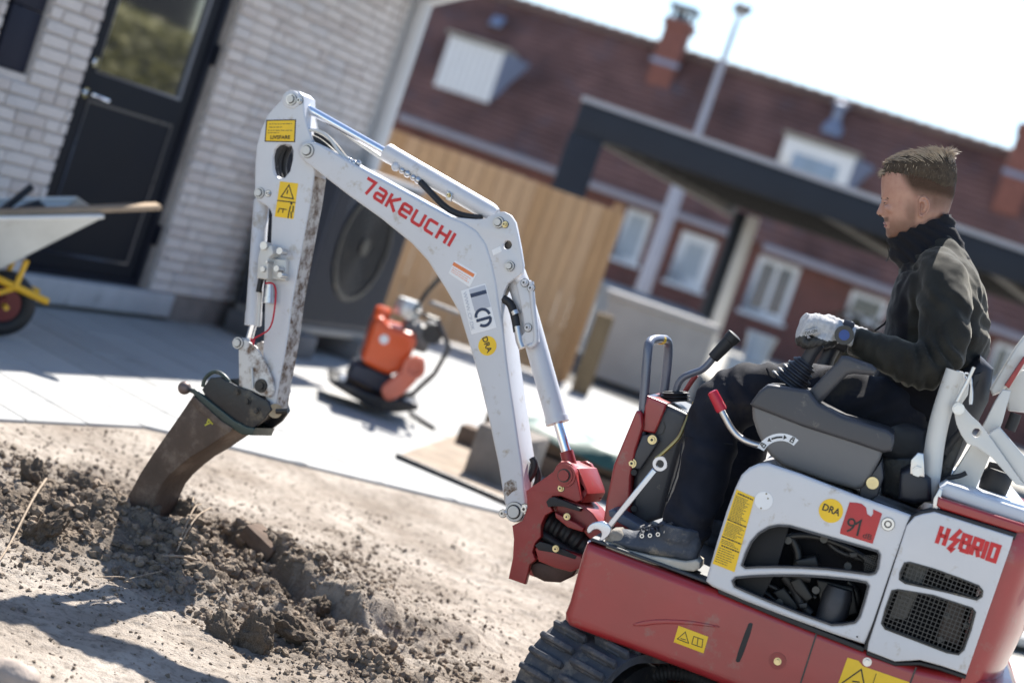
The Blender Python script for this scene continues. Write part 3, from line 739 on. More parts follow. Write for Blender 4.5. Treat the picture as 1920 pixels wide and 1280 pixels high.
# dormers
def roof_hit(px, py):
    d = ray(px, py); lo, hi = 25.0, 70.0
    for _ in range(50):
        mid = (lo+hi)/2; q = CP+d*mid-Ff.o; x, y, z = q.dot(Ff.X), q.dot(Ff.Y), q.z
        zr = zeave(x)+(zridge(x)-zeave(x))*(y+.45)/(RY+.45)
        if z > zr: lo = mid
        else: hi = mid
    return V((x, y, z))
def slope_at(x): return (zridge(x)-zeave(x))/(RY+.45)
def dormer(pts, window):
    bq = roof_hit((pts[2][0]+pts[3][0])/2, (pts[2][1]+pts[3][1])/2); y = bq.y
    P = Ff.pts(pts, y); x0 = (P[0][0]+P[3][0])/2; x1 = (P[1][0]+P[2][0])/2; z1 = (P[0][1]+P[1][1])/2; z0 = bq.z-.05
    s = slope_at(x0); yb = y+(z1-z0)/s
    d = put('dormer', MB().add([(x0, y, z0), (x1, y, z0), (x1, y, z1), (x0, y, z1), (x0, yb, z1-.02), (x1+.50, yb, z1-.02)], [(0, 1, 2, 3), (1, 5, 2), (0, 3, 4), (3, 2, 5, 4)]), LEAD, row, Ff)
    put('dormer_roof', bevelled(MB().box(x0-.1, x1+.1, y-.15, yb+.1, z1+.002, z1+.09).mesh('d'), .02), mat('dormer_felt', (0.22, 0.21, 0.19), 0.9, 0, 0.2, 3), d, Ff)
    if window:
        put('dormer_front', ribbon([[(x0+.14, z0+.1), (x1-.14, z0+.1), (x1-.14, z1-.16), (x0+.14, z1-.16), (x0+.14, z0+.1)]], .3, y-.05, y-.003), WPNT, d, Ff)
        put('pane', MB().box(x0+.2, x1-.2, y-.03, y-.02, z0+.2, z1-.25), mat('dormer_glass', (0.16, 0.22, 0.33), 0.15, 0, 0.2, 2, spec=.8), d, Ff)
    else:
        n = 9
        for k in range(n):
            put('board', MB().box(x0+(x1-x0)*k/n+.01, x0+(x1-x0)*(k+1)/n-.01, y-.05, y-.004, z0+.06, z1-.02), WPNT, d, Ff)
dormer([(846, 66), (944, 97), (920, 197), (813, 160)], False)
dormer([(1474, 252), (1604, 297), (1575, 385), (1448, 340)], True)
# chimneys and roof vent
CHB = mat('orange_chimney_brick', (0.19, 0.075, 0.06), 0.9, 0, 0.25, 6, 0.3, 20)
def chimney(pts, y, cap=True):
    P = Ff.pts(pts, y); x0, x1 = (P[0][0]+P[3][0])/2, (P[1][0]+P[2][0])/2; z1 = (P[0][1]+P[1][1])/2; z0 = min(P[2][1], P[3][1])-1.0
    c = put('chimney', bevelled(MB().box(x0, x1, y, y+.7, z0, z1).mesh('c'), .02), CHB, row, Ff)
    put('chimney_band', MB().box(x0-.05, x1+.05, y-.05, y+.85, z1-.16, z1+.04), CHB, c, Ff)
    if cap:
        put('chimney_cap', MB().box(x0-.06, x1+.06, y-.06, y+.86, z1+.34, z1+.42).box(x0+.03, x0+.1, y+.03, y+.1, z1+.041, z1+.339).box(x1-.1, x1-.03, y+.03, y+.1, z1+.041, z1+.339).box(x0+.03, x0+.1, y+.7, y+.77, z1+.041, z1+.339).box(x1-.1, x1-.03, y+.7, y+.77, z1+.041, z1+.339).cyly((x0+x1)/2, z1+.16, .12, y+.2, y+.6), mat('blue_cowl', (0.06, 0.09, 0.12), 0.4, 0.5, 0.2), c, Ff)
    put('lead_flashing', MB().box(x0-.04, x1+.06, y-.03, y-.004, z0+.86, z0+.98), LEAD, c, Ff)
chimney([(1250, 33), (1296, 48), (1268, 118), (1226, 104)], RY-.7)
chimney([(1916, 232), (1966, 248), (1935, 330), (1885, 312)], RY-1.0, False)
vq = roof_hit(1562, 240); put('roof_vent', MB().lathe([(.28, -.2), (.26, .02), (.13, .18), (.12, .5), (.2, .52), (.2, .6), (.02, .66)], Matrix.Translation(vq), 14), LEAD, row, Ff)
put('skylight', bevelled(MB().obox(roof_hit(932, 46)+V((0, -.05, .06)), (.16, 0, 0), (0, .16, .14), (0, -.03, .03)).mesh('s'), .02), LEAD, row, Ff)

# ================================================================ street lamp
lb, ltp = onY(1203, 548, 33), onY(1370, 24, 33)
lampo = thing('street_lamp', 'tall pale grey street lamp rising behind the carport beam', 'street lamp', (lb.x, 33, 0))
LP = mat('lamp_pole', (0.30, 0.31, 0.38), 0.45, 0.4, 0.08, 2)
put('pole', MB().tube([(lb.x, 33, -.1), (lb.x+.01, 33, 3.4), (lb.x+.015, 33, 3.45), (lb.x+.02, 33, ltp.z-.35), (lb.x+.02, 32.9, ltp.z-.1), (lb.x+.02, 32.6, ltp.z)], [.15, .135, .075, .06, .05, .045], 12), LP, lampo)
put('lamp_head', bevelled(MB().obox((lb.x, 32.35, ltp.z+.03), (.16, 0, 0), (0, .33, 0), (0, 0, .07)).mesh('h'), .04), mat('lamp_head_grey', (0.16, 0.16, 0.17), 0.5, 0, 0.1), lampo)

# ================================================================ carport
CY = 19.0
k0, k1 = onY(1092, 190, CY), onY(1135, 262, CY)
cp = thing('carport', 'flat roofed dark steel carport with slatted underside and a white lit post', 'carport', (k0.x+2, CY, 0))
CST = mat('dark_carport_steel', (0.030, 0.035, 0.046), 0.65, 0, 0.1, 2, spec=.2)
CUN = mat('carport_underside', (0.022, 0.022, 0.024), 0.9, 0, 0.15, 2)
zt, zb = k0.z, k1.z-0.02
xl, xr = k0.x, 7.2
dx = V((.34, .94)); dpth = 7.4
def cpx(x, s): return (x+dx.x*s, CY+dx.y*s)
put('front_beam', bevelled(MB().box(xl, xr, CY, CY+.14, zb, zt).mesh('b'), .01), CST, cp)
put('edge_trim', MB().box(xl-.02, xr, CY-.03, CY+.16, zt+.003, zt+.06), mat('trim_zinc', (0.34, 0.33, 0.36), 0.4, 0.3, 0.1, 2), cp)
A_, B_ = V((*cpx(xl+.05, .15), zb+.1)), V((*cpx(xl+.05, dpth), zb+.02))
put('side_beam', MB().obox((A_+B_)/2, (B_-A_)/2, V((.05, -.018, 0)), V((0, 0, .09))), mat('side_trim', (0.12, 0.115, 0.115), 0.6, 0, 0.1), cp)
for k in range(11):
    s = .5+k*.62; p = cpx(xl+.12, s); q = cpx(xr, s)
    put('roof_joist', MB().box(p[0], q[0], p[1], p[1]+.12, zb+.06, zb+.24), CUN, cp)
pp = [cpx(xl, .15), cpx(xr, .15), cpx(xr, dpth), cpx(xl, dpth)]
put('roof_sheet', MB().rings([[(x, y, zb+.245) for x, y in pp], [(x, y, zt-.01) for x, y in pp]]), CUN, cp)
pl = onY(1052, 345, CY)
put('post', bevelled(MB().box(xl-.02, xl+.36, CY+.01, CY+.20, 0, zb-.003).mesh('p'), .01), CST, cp)
rp = cpx(xl+.02, dpth-.2)
bt_ = onY(1408, 420, CY+6.6)
put('post', bevelled(MB().box(bt_.x-.09, bt_.x+.09, CY+6.5, CY+6.68, 0, zb+.02).mesh('p'), .01), mat('white_post', (0.78, 0.77, 0.77), 0.5, 0, 0.06, 2), cp, label='pale square post at the back of the carport')
put('post', bevelled(MB().box(bt_.x-.27, bt_.x-.10, CY+6.5, CY+6.68, 0, zb+.02).mesh('p'), .01), CST, cp)
put('brace', MB().tube([onY(1530, 392, CY+.6), onY(1700, 492, CY+3.5)], .05, 6), mat('brace_steel', (0.16, 0.15, 0.15), 0.5, 0, 0.1), cp)
put('brace', MB().tube([onY(1845, 498, CY+.6), onY(1960, 585, CY+3.0)], .05, 6), MATS['brace_steel'], cp)

# ================================================================ wheelbarrow with plank and tools
wg = ground(2, 632)
Wf = Frame((wg.x, wg.y, 0), -28)
wb = thing('wheelbarrow', 'galvanised wheelbarrow with yellow tube frame and red wheel hub', 'wheelbarrow', Wf.o, Wf.a)
GALV = mat('galvanised_steel', (0.50, 0.51, 0.49), 0.42, 0.55, 0.14, 5, 0.05, 60, 0.5, 0, (0.36, 0.34, 0.31), 0.25, 7)
YELT = mat('yellow_tube', (0.72, 0.40, 0.01), 0.4, 0, 0.08, 8, 0, 60, .5, .2)
ny, fy_ = -0.27, 0.27
rimN = Wf.pts([(-150, 412), (192, 406)], ny)
nose = V((rimN[1][0], ny, rimN[1][1])); rear = V((rimN[0][0], ny, rimN[0][1]))
bN = Wf.pts([(0, 517), (-150, 590)], ny)
f0 = V((bN[0][0], ny*.55, bN[0][1])); f1 = V((bN[1][0], ny*.55, bN[1][1]))
def mir(p, s=1.0): return V((p.x, -p.y*s, p.z))
T = MB()
rings_o = [nose*1, rear*1, mir(rear), mir(nose)]; rings_b = [f0, f1, mir(f1), mir(f0)]
def inw(q, d): return V((q.x*1.0, q.y*(1-d), q.z))
T.add(rings_o+rings_b, [(0, 1, 5, 4), (2, 3, 7, 6), (3, 0, 4, 7), (4, 5, 6, 7), (1, 2, 6, 5)])
me = T.mesh('tray', 0); bm = bmesh.new(); bm.from_mesh(me); bmesh.ops.solidify(bm, geom=bm.faces[:], thickness=0.004); bm.to_mesh(me); bm.free()
put('tray', me, GALV, wb, Wf)
put('rim', MB().tube([rear, nose, mir(nose), mir(rear)], .011, 10), mat('bright_rim', (0.66, 0.66, 0.64), 0.35, 0.4, 0.05), wb, Wf)
hub = Wf.at(4, 568, 0); rad = hub.z
tyre = MB(); R = []
for k in range(29):
    a = 2*pi*k/28; R.append([V((hub.x+(rad-.038+.038*cos(b))*cos(a), .037*sin(b), hub.z+(rad-.038+.038*cos(b))*sin(a))) for b in [2*pi*j/12 for j in range(12)]])
wl = put('wheel', MB().cyly(hub.x, hub.z, rad-.07, -.02, .02, 28).cyly(hub.x, hub.z, .03, -.055, .055), mat('red_wheel_disc', (0.14, 0.010, 0.014), 0.4, 0, 0.1), wb, Wf)
put('tyre', tyre.rings(R, cap=False), BLACK, wl, Wf)
h0, h1 = Wf.at(-110, 474, -.11), Wf.at(90, 566, -.11)
fr = MB().tube([h0, h1], .0165, 12).tube([mir(h0), mir(h1)], .0165, 12)
u0, u1 = Wf.at(50, 488, -.12), Wf.at(28, 540, -.12)
fr.tube([u0, u1], .013, 10).tube([mir(u0), mir(u1)], .013, 10).tube([V((hub.x, -.11, hub.z)), V((hub.x, .11, hub.z))], .012, 8).tube([Wf.at(-60, 566, -.11), Wf.at(28, 540, -.11)], .012, 8)
put('frame', fr, YELT, wb, Wf)
pk0, pk1 = Wf.at(-140, 416, -.20), Wf.at(296, 398, -.20)
PLK = mat('old_plank', (0.36, 0.27, 0.19), 0.8, 0, 0.2, 5, 0.2, 40, 0.2)
d = (pk1-pk0).normalized()
put('plank', bevelled(MB().obox((pk0+pk1)/2+V((0, .01, .026)), (pk1-pk0)/2, V((0, .05, 0)), V((-d.z, 0, d.x))*.011).mesh('p'), .004), PLK, frame=Wf, label='weathered plank lying across the wheelbarrow rim and poking past its nose', cat='plank')
BAR = mat('dark_tool_steel', (0.03, 0.03, 0.035), 0.45, 0.3, 0.2)
for i, (p, q, txt) in enumerate((((0, 398), (60, 350), 'uppermost dark iron bar lying in the wheelbarrow tray'), ((6, 404), (75, 380), 'middle dark iron bar lying in the wheelbarrow tray'), ((30, 405), (84, 388), 'lowest short dark iron bar in the wheelbarrow tray'))):
    u, v = Wf.at(*p, .02+.06*i), Wf.at(*q, .06+.05*i)
    put('iron_bar', MB().tube([u, v], .017, 8), BAR, frame=Wf, label=txt, cat='bar', group='iron bars in the wheelbarrow')

# ================================================================ plate compactor
cg = ground(700, 770)
Cf = Frame((cg.x, cg.y, 0), -8)
pc = thing('plate_compactor', 'orange plate compactor with black base plate standing on the paving', 'compactor', Cf.o, Cf.a)
ORG = mat('orange_plastic', (0.68, 0.095, 0.02), 0.35, 0, 0.08, 6, 0, 60, .5, .3)
ORG2 = mat('faded_orange', (0.60, 0.16, 0.10), 0.4, 0, 0.08, 6)
def P_(l, y, n=1): return chaikin(Cf.pts(l, y), n) if n else Cf.pts(l, y)
put('base_plate', plate_mesh('b', P_([(614, 702), (650, 716), (705, 742), (770, 750), (786, 757), (780, 768), (722, 772), (690, 760), (640, 730), (618, 716)], -.16), -.22, .22, bevel=.012), BLACKM, pc, Cf)
put('exciter_box', bevelled(plate_mesh('e', P_([(650, 705), (664, 680), (700, 690), (735, 705), (745, 735), (715, 738)], -.1, 0), -.13, .13, bevel=.012), .004), mat('blue_black_paint', (0.022, 0.026, 0.05), .45, 0, .2), pc, Cf)
tk = put('water_tank', plate_mesh('t', P_([(700, 596), (716, 590), (727, 606), (740, 612), (756, 616), (786, 628), (763, 684), (738, 702), (715, 697), (676, 676), (682, 655)], -.14), -.2, .16, bevel=.035, res=4), ORG, pc, Cf)
q = Cf.at(720, 636, -.2); put('badge', MB().cyly(q.x, q.z, .025, -.206, -.199), WSTK, tk, Cf)
q = Cf.at(716, 590, -.05); put('filler_cap', MB().lathe([(.045, -.02), (.045, .03), (.03, .045)], Matrix.Translation(q), 16), ORG, tk, Cf)
gp = put('belt_guard', plate_mesh('g', P_([(712, 728), (733, 710), (752, 694), (764, 674), (782, 664), (797, 672), (797, 690), (787, 706), (767, 730), (742, 748), (722, 752)], -.25), -.27, -.205, bevel=.02, res=3), ORG2, pc, Cf)
q = Cf.at(776, 690, -.27); put('guard_boss', MB().ringy(q.x, q.z, .035, .06, -.285, -.265), ORG2, gp, Cf)
put('engine', bevelled(MB().obox(Cf.at(778, 628, 0), (.08, 0, 0), (0, .12, 0), (0, 0, .07)).mesh('e'), .02), mat('engine_grey', (0.14, 0.135, 0.13), .5, .3, .2, 12), pc, Cf)
put('air_filter', MB().lathe([(.07, 0), (.075, .05), (.06, .09)], Matrix.Translation(Cf.at(760, 592, -.02)), 16), mat('filter_silver', (0.6, 0.6, 0.58), .35, .5, .1), pc, Cf)
put('muffler', MB().cyly(*[(lambda q: q.x)(Cf.at(808, 622, 0))], Cf.at(808, 622, 0).z, .055, -.12, .12), mat('muffler_dark', (0.05, 0.05, .05), .6, .3, .2), pc, Cf)
for y in (-.17, .17):
    put('handle_bar', MB().tube([Cf.at(745, 745, y), Cf.at(772, 740, y), Cf.at(815, 700, y), Cf.at(842, 652, y), Cf.at(820, 600, y), Cf.at(778, 582, y), Cf.at(800, 548, y), Cf.at(826, 520, y)], .014, 8), BLACKM, pc, Cf)
put('handle_grip', MB().tube([Cf.at(826, 520, -.17), Cf.at(826, 520, .17)], .017, 8).tube([Cf.at(805, 566, -.17), Cf.at(862, 588, -.17)], .012, 8), mat('grip_grey', (0.22, 0.21, 0.21), .6, 0, .1), pc, Cf)
q = Cf.at(642, 708, -.2); put('edge_bolt', MB().sphere(q, .022), WSTK, pc, Cf)

# ================================================================ things on the paving
r0, r1 = ground(742, 859), ground(985, 962)
put('steel_rod', MB().tube([(r0.x, r0.y, .014), (r1.x, r1.y, .014)], .014, 8), BLACKM, label='long thin black steel rod lying on the paving', cat='rod')
r0, r1 = ground(768, 778), ground(812, 806)
put('stick', MB().tube([(r0.x, r0.y, .012), (r1.x, r1.y, .012)], .012, 6), BAR, label='thin dark stick on the paving beside the compactor', cat='stick')
g = [ground(*p) for p in ((742, 858), (905, 800), (1010, 828), (1000, 960), (940, 944))]
put('sand_patch', MB().rings([[(p.x, p.y, .001) for p in g], [(p.x*.995, p.y*1.0, .012) for p in g]]), mat('spilt_sand', (0.27, 0.22, 0.175), .95, 0, .25, 6, .4, 60, .2), kind='structure')
Tf = Frame((ground(1030, 900).x, ground(1030, 900).y, 0), 14)
tp = thing('timber_stack', 'low stack of brown timbers with straps on the paving behind the boom', 'timber stack', Tf.o, Tf.a)
OLDW = mat('old_timber', (0.14, 0.10, 0.075), .85, 0, .25, 4, .3, 40, .2, stretch=(1, 9, 9))
for i, (x0, x1, y0, z0) in enumerate(((-.55, .75, 0, .0), (-.5, .78, .17, .0), (-.5, .72, .34, .0), (-.45, .7, .06, .115), (-.42, .75, .25, .115))):
    put('timber', bevelled(MB().box(x0, x1, y0, y0+.15, z0+.004, z0+.11).mesh('t'), .006), OLDW, tp, Tf)
STRAP = mat('yellow_strap', (0.50, 0.40, 0.20), .6, 0, .1)
for x in (.34, .52): put('strap', MB().box(x, x+.03, -.006, -.002, 0.01, .235).box(x, x+.03, .0, .46, .233, .238), STRAP, tp, Tf)
TARP = mat('green_tarp', (0.025, 0.075, 0.06), .5, 0, .2, 6, .2, 30)
mb = MB(); n1_, n2_ = 22, 14; vv = []
for i in range(n1_):
    for j in range(n2_):
        x = -.32+1.05*i/(n1_-1); y = -.03+.55*j/(n2_-1); e = max(0, .06-min(x+.32, .73-x))+max(0, .05-(y+.03)*1.0)
        vv.append((x, y, .245+.03*noise.noise(V((x*5, y*6, 2)))+.015*noise.noise(V((x*14, y*12, 4)))-e*1.3))
put('tarpaulin', finish((lambda m_: m_)(MB().add(vv, [(i*n2_+j, (i+1)*n2_+j, (i+1)*n2_+j+1, i*n2_+j+1) for i in range(n1_-1) for j in range(n2_-1)]).mesh('t', 80)), 80, False), TARP, frame=Tf, label='crumpled dark green tarpaulin lying on the timber stack', cat='tarpaulin')
q = ground(915, 900); put('concrete_block', bevelled(MB().obox((q.x+.05, q.y+.1, .13), V((.13, -.03, 0)), V((.05, .2, 0)), V((.0, 0, .13))).mesh('b'), .012), mat('rough_block', (0.20, 0.175, 0.155), .9, 0, .2, 6, .4, 40, .2), label='grey brown concrete block behind the foot of the boom', cat='block')
# ================================================================ mini excavator
BO = CP + ray(1690, 780)*4.58
B = Frame((BO.x, BO.y, 0), 12)
pv = B.W(B.at(1010, 1010, 0)); A = Frame((pv.x, pv.y, 0), 22)
ex = thing('mini_excavator', 'white and red mini excavator digging with a narrow bucket', 'excavator', B.o, B.a)
def pl(name, px, y0, y1, material, frame=B, holes=(), bevel=.004, parent=ex, sm=0, yt=None, label=None, hs=0, res=2):
    yt = y0 if yt is None else yt
    o = frame.pts(px, yt)
    if sm: o = chaikin(o, sm)
    hh = [chaikin(frame.pts(h, yt), hs) if hs else frame.pts(h, yt) for h in holes]
    return put(name, plate_mesh(name, o, y0, y1, hh, bevel, res), material, parent, frame, label=label)
def tb(name, px, y, r, material, frame=B, parent=ex, n=12, sm=2, label=None):
    """tube through traced pixels; y is one value or one per point"""
    ys_ = y if isinstance(y, (list, tuple)) else [y]*len(px)
    pts = [tuple(frame.at(p[0], p[1], yy)) for p, yy in zip(px, ys_)]
    if sm and len(pts) > 2: pts = chaikin(pts, sm, False)
    return put(name, MB().tube(pts, r, n), material, parent, frame, label=label)
def pin(name, p, y, r, frame=A, parent=ex, ring=True, out=.012, depth=.05, material=None, hexa=False):
    q = frame.at(p[0], p[1], y); mb = MB()
    mb.cyly(q.x, q.z, r, y-out*.5, y+depth, 6 if hexa else 24)
    mb.cyly(q.x, q.z, r*.62, y-out, y-out*.5+.0005, 24)
    o_ = put(name, mb, material or CREAM, parent, frame)
    if ring:
        put('pin_groove', MB().ringy(q.x, q.z, r*.62, r*.76, y-out*.5-.0008, y-out*.5+.001, 24), BLACK if material is None else BLACKM, o_, frame)
        put('pin_edge', MB().ringy(q.x, q.z, r*.99, r*1.06, y-.0012, y+.001, 24), BLACKM if material is None else BLACKM, o_, frame)
    return o_
def bolt(p, y, r, frame=B, parent=ex, material=None):
    q = frame.at(p[0], p[1], y); mb = MB()
    mb.cyly(q.x, q.z, r*1.5, y-.002, y+.002, 20); mb.cyly(q.x, q.z, r, y-.009, y-.002, 6)
    lv = parent
    o_ = put('bolt', mb, material or ZINC, parent, frame)
    if parent is ex:
        put('bolt_washer_ring', MB().ringy(q.x, q.z, r*1.5, r*1.72, y-.0008, y+.001, 20).cyly(q.x, q.z, r*.45, y-.0096, y-.0088, 10), BLACKM, o_, frame)  # black washer ring and dark socket dot
    return o_
def txt(s, p0, p1, hpx, y, material, frame=B, parent=None, bold=0.0):
    a, b = frame.at(p0[0], p0[1], y), frame.at(p1[0], p1[1], y)
    return put('lettering', text_mesh(s, (a.x, a.z), (b.x, b.z), hpx*frame.mpp(p0[0], p0[1], y), y, bold=bold), material, parent, frame)
def lines(quad, rows, y, material, frame, parent, th=.0012, seed=1):
    """rows of printed lines too fine to read, inside a traced quad (tl, tr, br, bl)"""
    rr = random.Random(seed); Q = [frame.at(p[0], p[1], y) for p in quad]; mb = MB()
    for v, u0, u1, t in rows:
        a = Q[0].lerp(Q[3], v); b = Q[1].lerp(Q[2], v); dn = (Q[3]-Q[0]).normalized()
        u = u0
        while u < u1-.01:
            w_ = min(rr.uniform(.05, .16), u1-u) if t < .1 else u1-u0
            p, q = a.lerp(b, u), a.lerp(b, u+w_); hh = dn*t*(Q[3]-Q[0]).length
            mb.add([(p.x, y, p.z), (q.x, y, q.z), (q.x+hh.x, y, q.z+hh.z), (p.x+hh.x, y, p.z+hh.z)], [(0, 1, 2, 3)]); u += w_+.025
    return put('print', mb.mesh('print', 0), material, parent, frame, kind='stuff')

# ---------------- boom
arc = lambda c, r, a0, a1, n=8: [(c[0]+r*cos(RAD(a0+(a1-a0)*i/n)), c[1]-r*sin(RAD(a0+(a1-a0)*i/n))) for i in range(n+1)]
lower = [(572, 304), (607, 331), (654, 367), (713, 409), (771, 456), (800, 487), (834, 540), (860, 585), (884, 662), (898, 713), (917, 792), (934, 872), (941, 917), (945, 942)]
foot = arc((966, 959), 20, 150, 372, 10)
ridge = [(985, 942), (981, 900), (977, 862), (972, 832), (966, 790), (957, 730), (950, 680), (944, 625), (937, 580), (930, 530), (922, 492), (911, 457), (894, 433), (870, 417), (840, 405)]
top = [(779, 371), (735, 347), (691, 323), (658, 305), (634, 290), (606, 274), (590, 266)]
nosec = arc((577, 283), 19, 60, 215, 8)
BW = .054
boom = pl('boom', lower+foot+ridge+top+nosec, -BW, BW, WHITE, A, bevel=.007, res=3)
br = [(840, 406), (870, 409), (892, 411), (910, 410), (922, 403), (933, 397), (945, 397), (957, 403), (966, 417), (971, 440), (976, 466), (981, 497), (979, 512), (965, 522), (952, 531), (945, 546), (940, 568), (941, 596), (930, 545), (915, 480), (890, 440)]
for y in (-BW+.004, BW-.018):
    pl('boom_bracket', br, y, y+.014, WHITE, A, [arc((951, 459), 8.5, 0, 340, 12)], bevel=.002)
pl('boom_web', [(915, 470), (938, 440), (962, 445), (966, 505), (938, 560)], -.02, .02, BLACKM, A)
pl('boom_foot_hollow', [(984, 865), (991, 848), (997, 855), (1002, 880), (1006, 905), (1008, 918), (990, 930), (983, 920)], BW-.02, BW, WHITE, A)
pin('pin', (577, 283), -BW, .020); pin('pin', (935, 417), -BW+.002, .0155); pin('pin', (956, 499), -BW+.002, .0135)
pin('pin', (965, 959), -BW, .026); bolt((947, 421), -BW+.002, .006, A); bolt((984, 954), -BW, .009, A, material=STEEL); bolt((943, 962), -BW, .007, A, material=STEEL)
put('grease_nipple', MB().sphere(A.at(949, 961, -BW-.002), .007), STEEL, ex, A)
pl('rust_patch', [(946, 905), (958, 898), (968, 902), (970, 918), (960, 922), (952, 930), (944, 926)], -BW-.0006, -BW+.001, mat('rust_chips', (.52, .50, .47), .6, 0, .1, 20, dirt=(.10, .05, .02), dirt_amt=1.0, dirt_scale=75), A, bevel=0.0002)
# logo on the boom, stroke letters
def logo(letters, p0, p1, hpx, y, wd, frame, material, parent, gap=.16):
    a, b = frame.at(p0[0], p0[1], y), frame.at(p1[0], p1[1], y); d = V((b.x-a.x, b.z-a.z)); Ltot = d.length; d.normalize(); up = V((-d.y, d.x))
    h = hpx*frame.mpp(p0[0], p0[1], y); tw = sum(l[0] for l in letters)+gap*(len(letters)-1); k = Ltot/tw
    x = 0; paths = []
    for wl_, P in letters:
        for pth in P: paths.append([V((a.x, a.z))+d*((x+u)*k)+up*(v*h) for u, v in pth])
        x += wl_+gap
    return put('lettering', ribbon(paths, wd*h, y-.0008, y+.0004).mesh('l', 0), material, parent, frame)
s_ = .1
TAK = [(.72, [[(.0, .92), (.62, .92), (.40, .0)]]),
       (.84, [[(.12, .80), (.62, .80), (.72, .72), (.72, .1), (.2, .1), (.12, .18), (.12, .38), (.2, .45), (.72, .45)]]),
       (.80, [[(.1, .92), (.1, 0)], [(.76, .92), (.22, .46), (.76, 0)]]),
       (.84, [[(.74, .1), (.2, .1), (.12, .18), (.12, .72), (.2, .80), (.66, .80), (.74, .72), (.74, .45), (.12, .45)]]),
       (.84, [[(.1, .90), (.1, .18), (.18, .1), (.66, .1), (.74, .18), (.74, .90)]]),
       (.80, [[(.74, .80), (.2, .80), (.12, .72), (.12, .18), (.2, .1), (.74, .1)]]),
       (.80, [[(.1, .90), (.1, 0)], [(.1, .46), (.70, .46)], [(.70, .90), (.70, 0)]]),
       (.2, [[(.1, .90), (.1, 0)]])]
logo(TAK, (676, 358), (843, 463), 30, -BW-.0005, .20, A, REDP, boom, .13)
st = pl('warning_label', [(853, 488), (894, 512), (880, 538), (841, 512)], -BW-.0008, -BW+.001, WSTK, A, bevel=.0003, parent=boom)
pl('orange_band', [(851, 491), (890, 514), (887, 520), (848, 497)], -BW-.0014, -BW-.0006, ORSTK, A, bevel=.0002, parent=boom)
lines([(851, 491), (892, 515), (880, 536), (842, 511)], [(.45, .05, .9, .05), (.62, .05, .8, .05), (.78, .05, .9, .05)], -BW-.0012, ORSTK, A, boom)
st = pl('company_label', [(864, 545), (910, 531), (931, 614), (884, 627)], -BW-.0008, -BW+.001, WSTK, A, bevel=.0003, parent=boom)
pl('company_label_field', [(879, 543), (909, 534), (920, 575), (890, 584)], -BW-.0013, -BW-.0007, GSTK, A, bevel=.0002, parent=boom)
pl('company_mark', [(881, 551), (911, 543), (913, 550), (883, 558)], -BW-.0018, -BW-.0012, NAVY, A, bevel=.0002, parent=boom)
def cp_letters():
    """the round C and P of the label, read down the boom"""
    y = -BW-.0015; up = V((-.268, -.963)); rt = V((.963, -.268))  # label axes in pixels
    c = V((906, 595))
    def pt(u, v): q = c+rt*u+V((.268, .963))*v; r = A.at(q.x, q.y, y); return V((r.x, r.z))
    C_ = [pt(13*cos(RAD(a)), -2.5-13*sin(RAD(a))) for a in range(2, 180, 16)]
    P_ = [pt(-14, 3), pt(14, 3)]; P2 = [pt(13*cos(RAD(a)), 3.0-13*sin(RAD(a))) for a in range(0, -150, -15)]
    k = A.mpp(906, 595, y)
    put('lettering', ribbon([C_, P_, P2], 5.6*k, y-.0006, y).mesh('l', 0), NAVY, boom, A)
cp_letters()
txt('WWW.CP.DK', (868, 548), (884, 620), 7, -BW-.0014, GSTK, A, boom)
def badge(c, rpx, y, frame, parent, t0, t1, hpx, s='DRA'):
    q = frame.at(c[0], c[1], y); k = frame.mpp(c[0], c[1], y)
    o = put('round_label', MB().cyly(q.x, q.z, rpx*k, y-.0008, y+.0005, 36), YEL, parent, frame)
    txt(s, t0, t1, hpx, y-.0012, INK, frame, o, .02)
badge((914, 648), 18.5, -BW, A, boom, (904, 634), (914, 662), 11)
pl('small_label', [(922, 469), (938, 461), (941, 471), (925, 479)], -BW+.0032, -BW+.0045, WSTK, A, bevel=.0002, parent=boom)

# ---------------- arm
AW = .037
armo = [(539, 175), (522, 192), (502, 214), (489, 242), (481, 272), (478, 301), (477, 338), (477, 362), (481, 376), (496, 384), (505, 391), (509, 402), (507, 462), (501, 500), (497, 531), (496, 569), (495, 616), (492, 660), (491, 700), (493, 735), (500, 752), (507, 764), (513, 767),
        (516, 763), (522, 722), (534, 661), (540, 625), (547, 569), (555, 522), (566, 462), (574, 419), (582, 378), (590, 322), (586, 300), (588, 268), (582, 254), (575, 235), (570, 210), (569, 180), (560, 171), (550, 170)]
slot = [(531, 269), (522, 272), (514, 280), (511, 295), (512, 316), (515, 327), (522, 334), (533, 333), (543, 321), (548, 299), (549, 282), (545, 272)]
arm = pl('dipper_arm', armo, -AW, AW, WHITE, A, [slot], bevel=.005, res=3)
# bare worn strip along the back of the arm
W_ = [A.at(*p, -AW) for p in ((589, 330), (582, 378), (574, 419), (566, 462), (555, 522), (547, 569), (540, 625), (534, 661), (522, 722), (516, 763))]
mb = MB(); mb.rings([[(p.x+.0022, -AW+.005, p.z), (p.x+.0022, AW-.005, p.z), (p.x-.001, AW-.005, p.z), (p.x-.001, -AW+.005, p.z)] for p in W_])
put('worn_strip', mb, mat('bare_rusty_steel', (.48, .45, .42), .55, .2, .12, 14, .15, 60, .5, 0, (.10, .055, .03), .85, 34), ex, A)
for y in (-AW, AW-.004): pl('arm_boss', arc((547, 187), 17, 0, 345, 14), y-.004, y+.008, WHITE, A, bevel=.002, yt=-AW)
pin('pin', (547, 187), -AW-.004, .0165); bolt((562, 189), -AW, .007, A, material=STEEL)
pin('pin', (487, 362), -AW, .0155); bolt((503, 363), -AW, .006, A, material=STEEL)
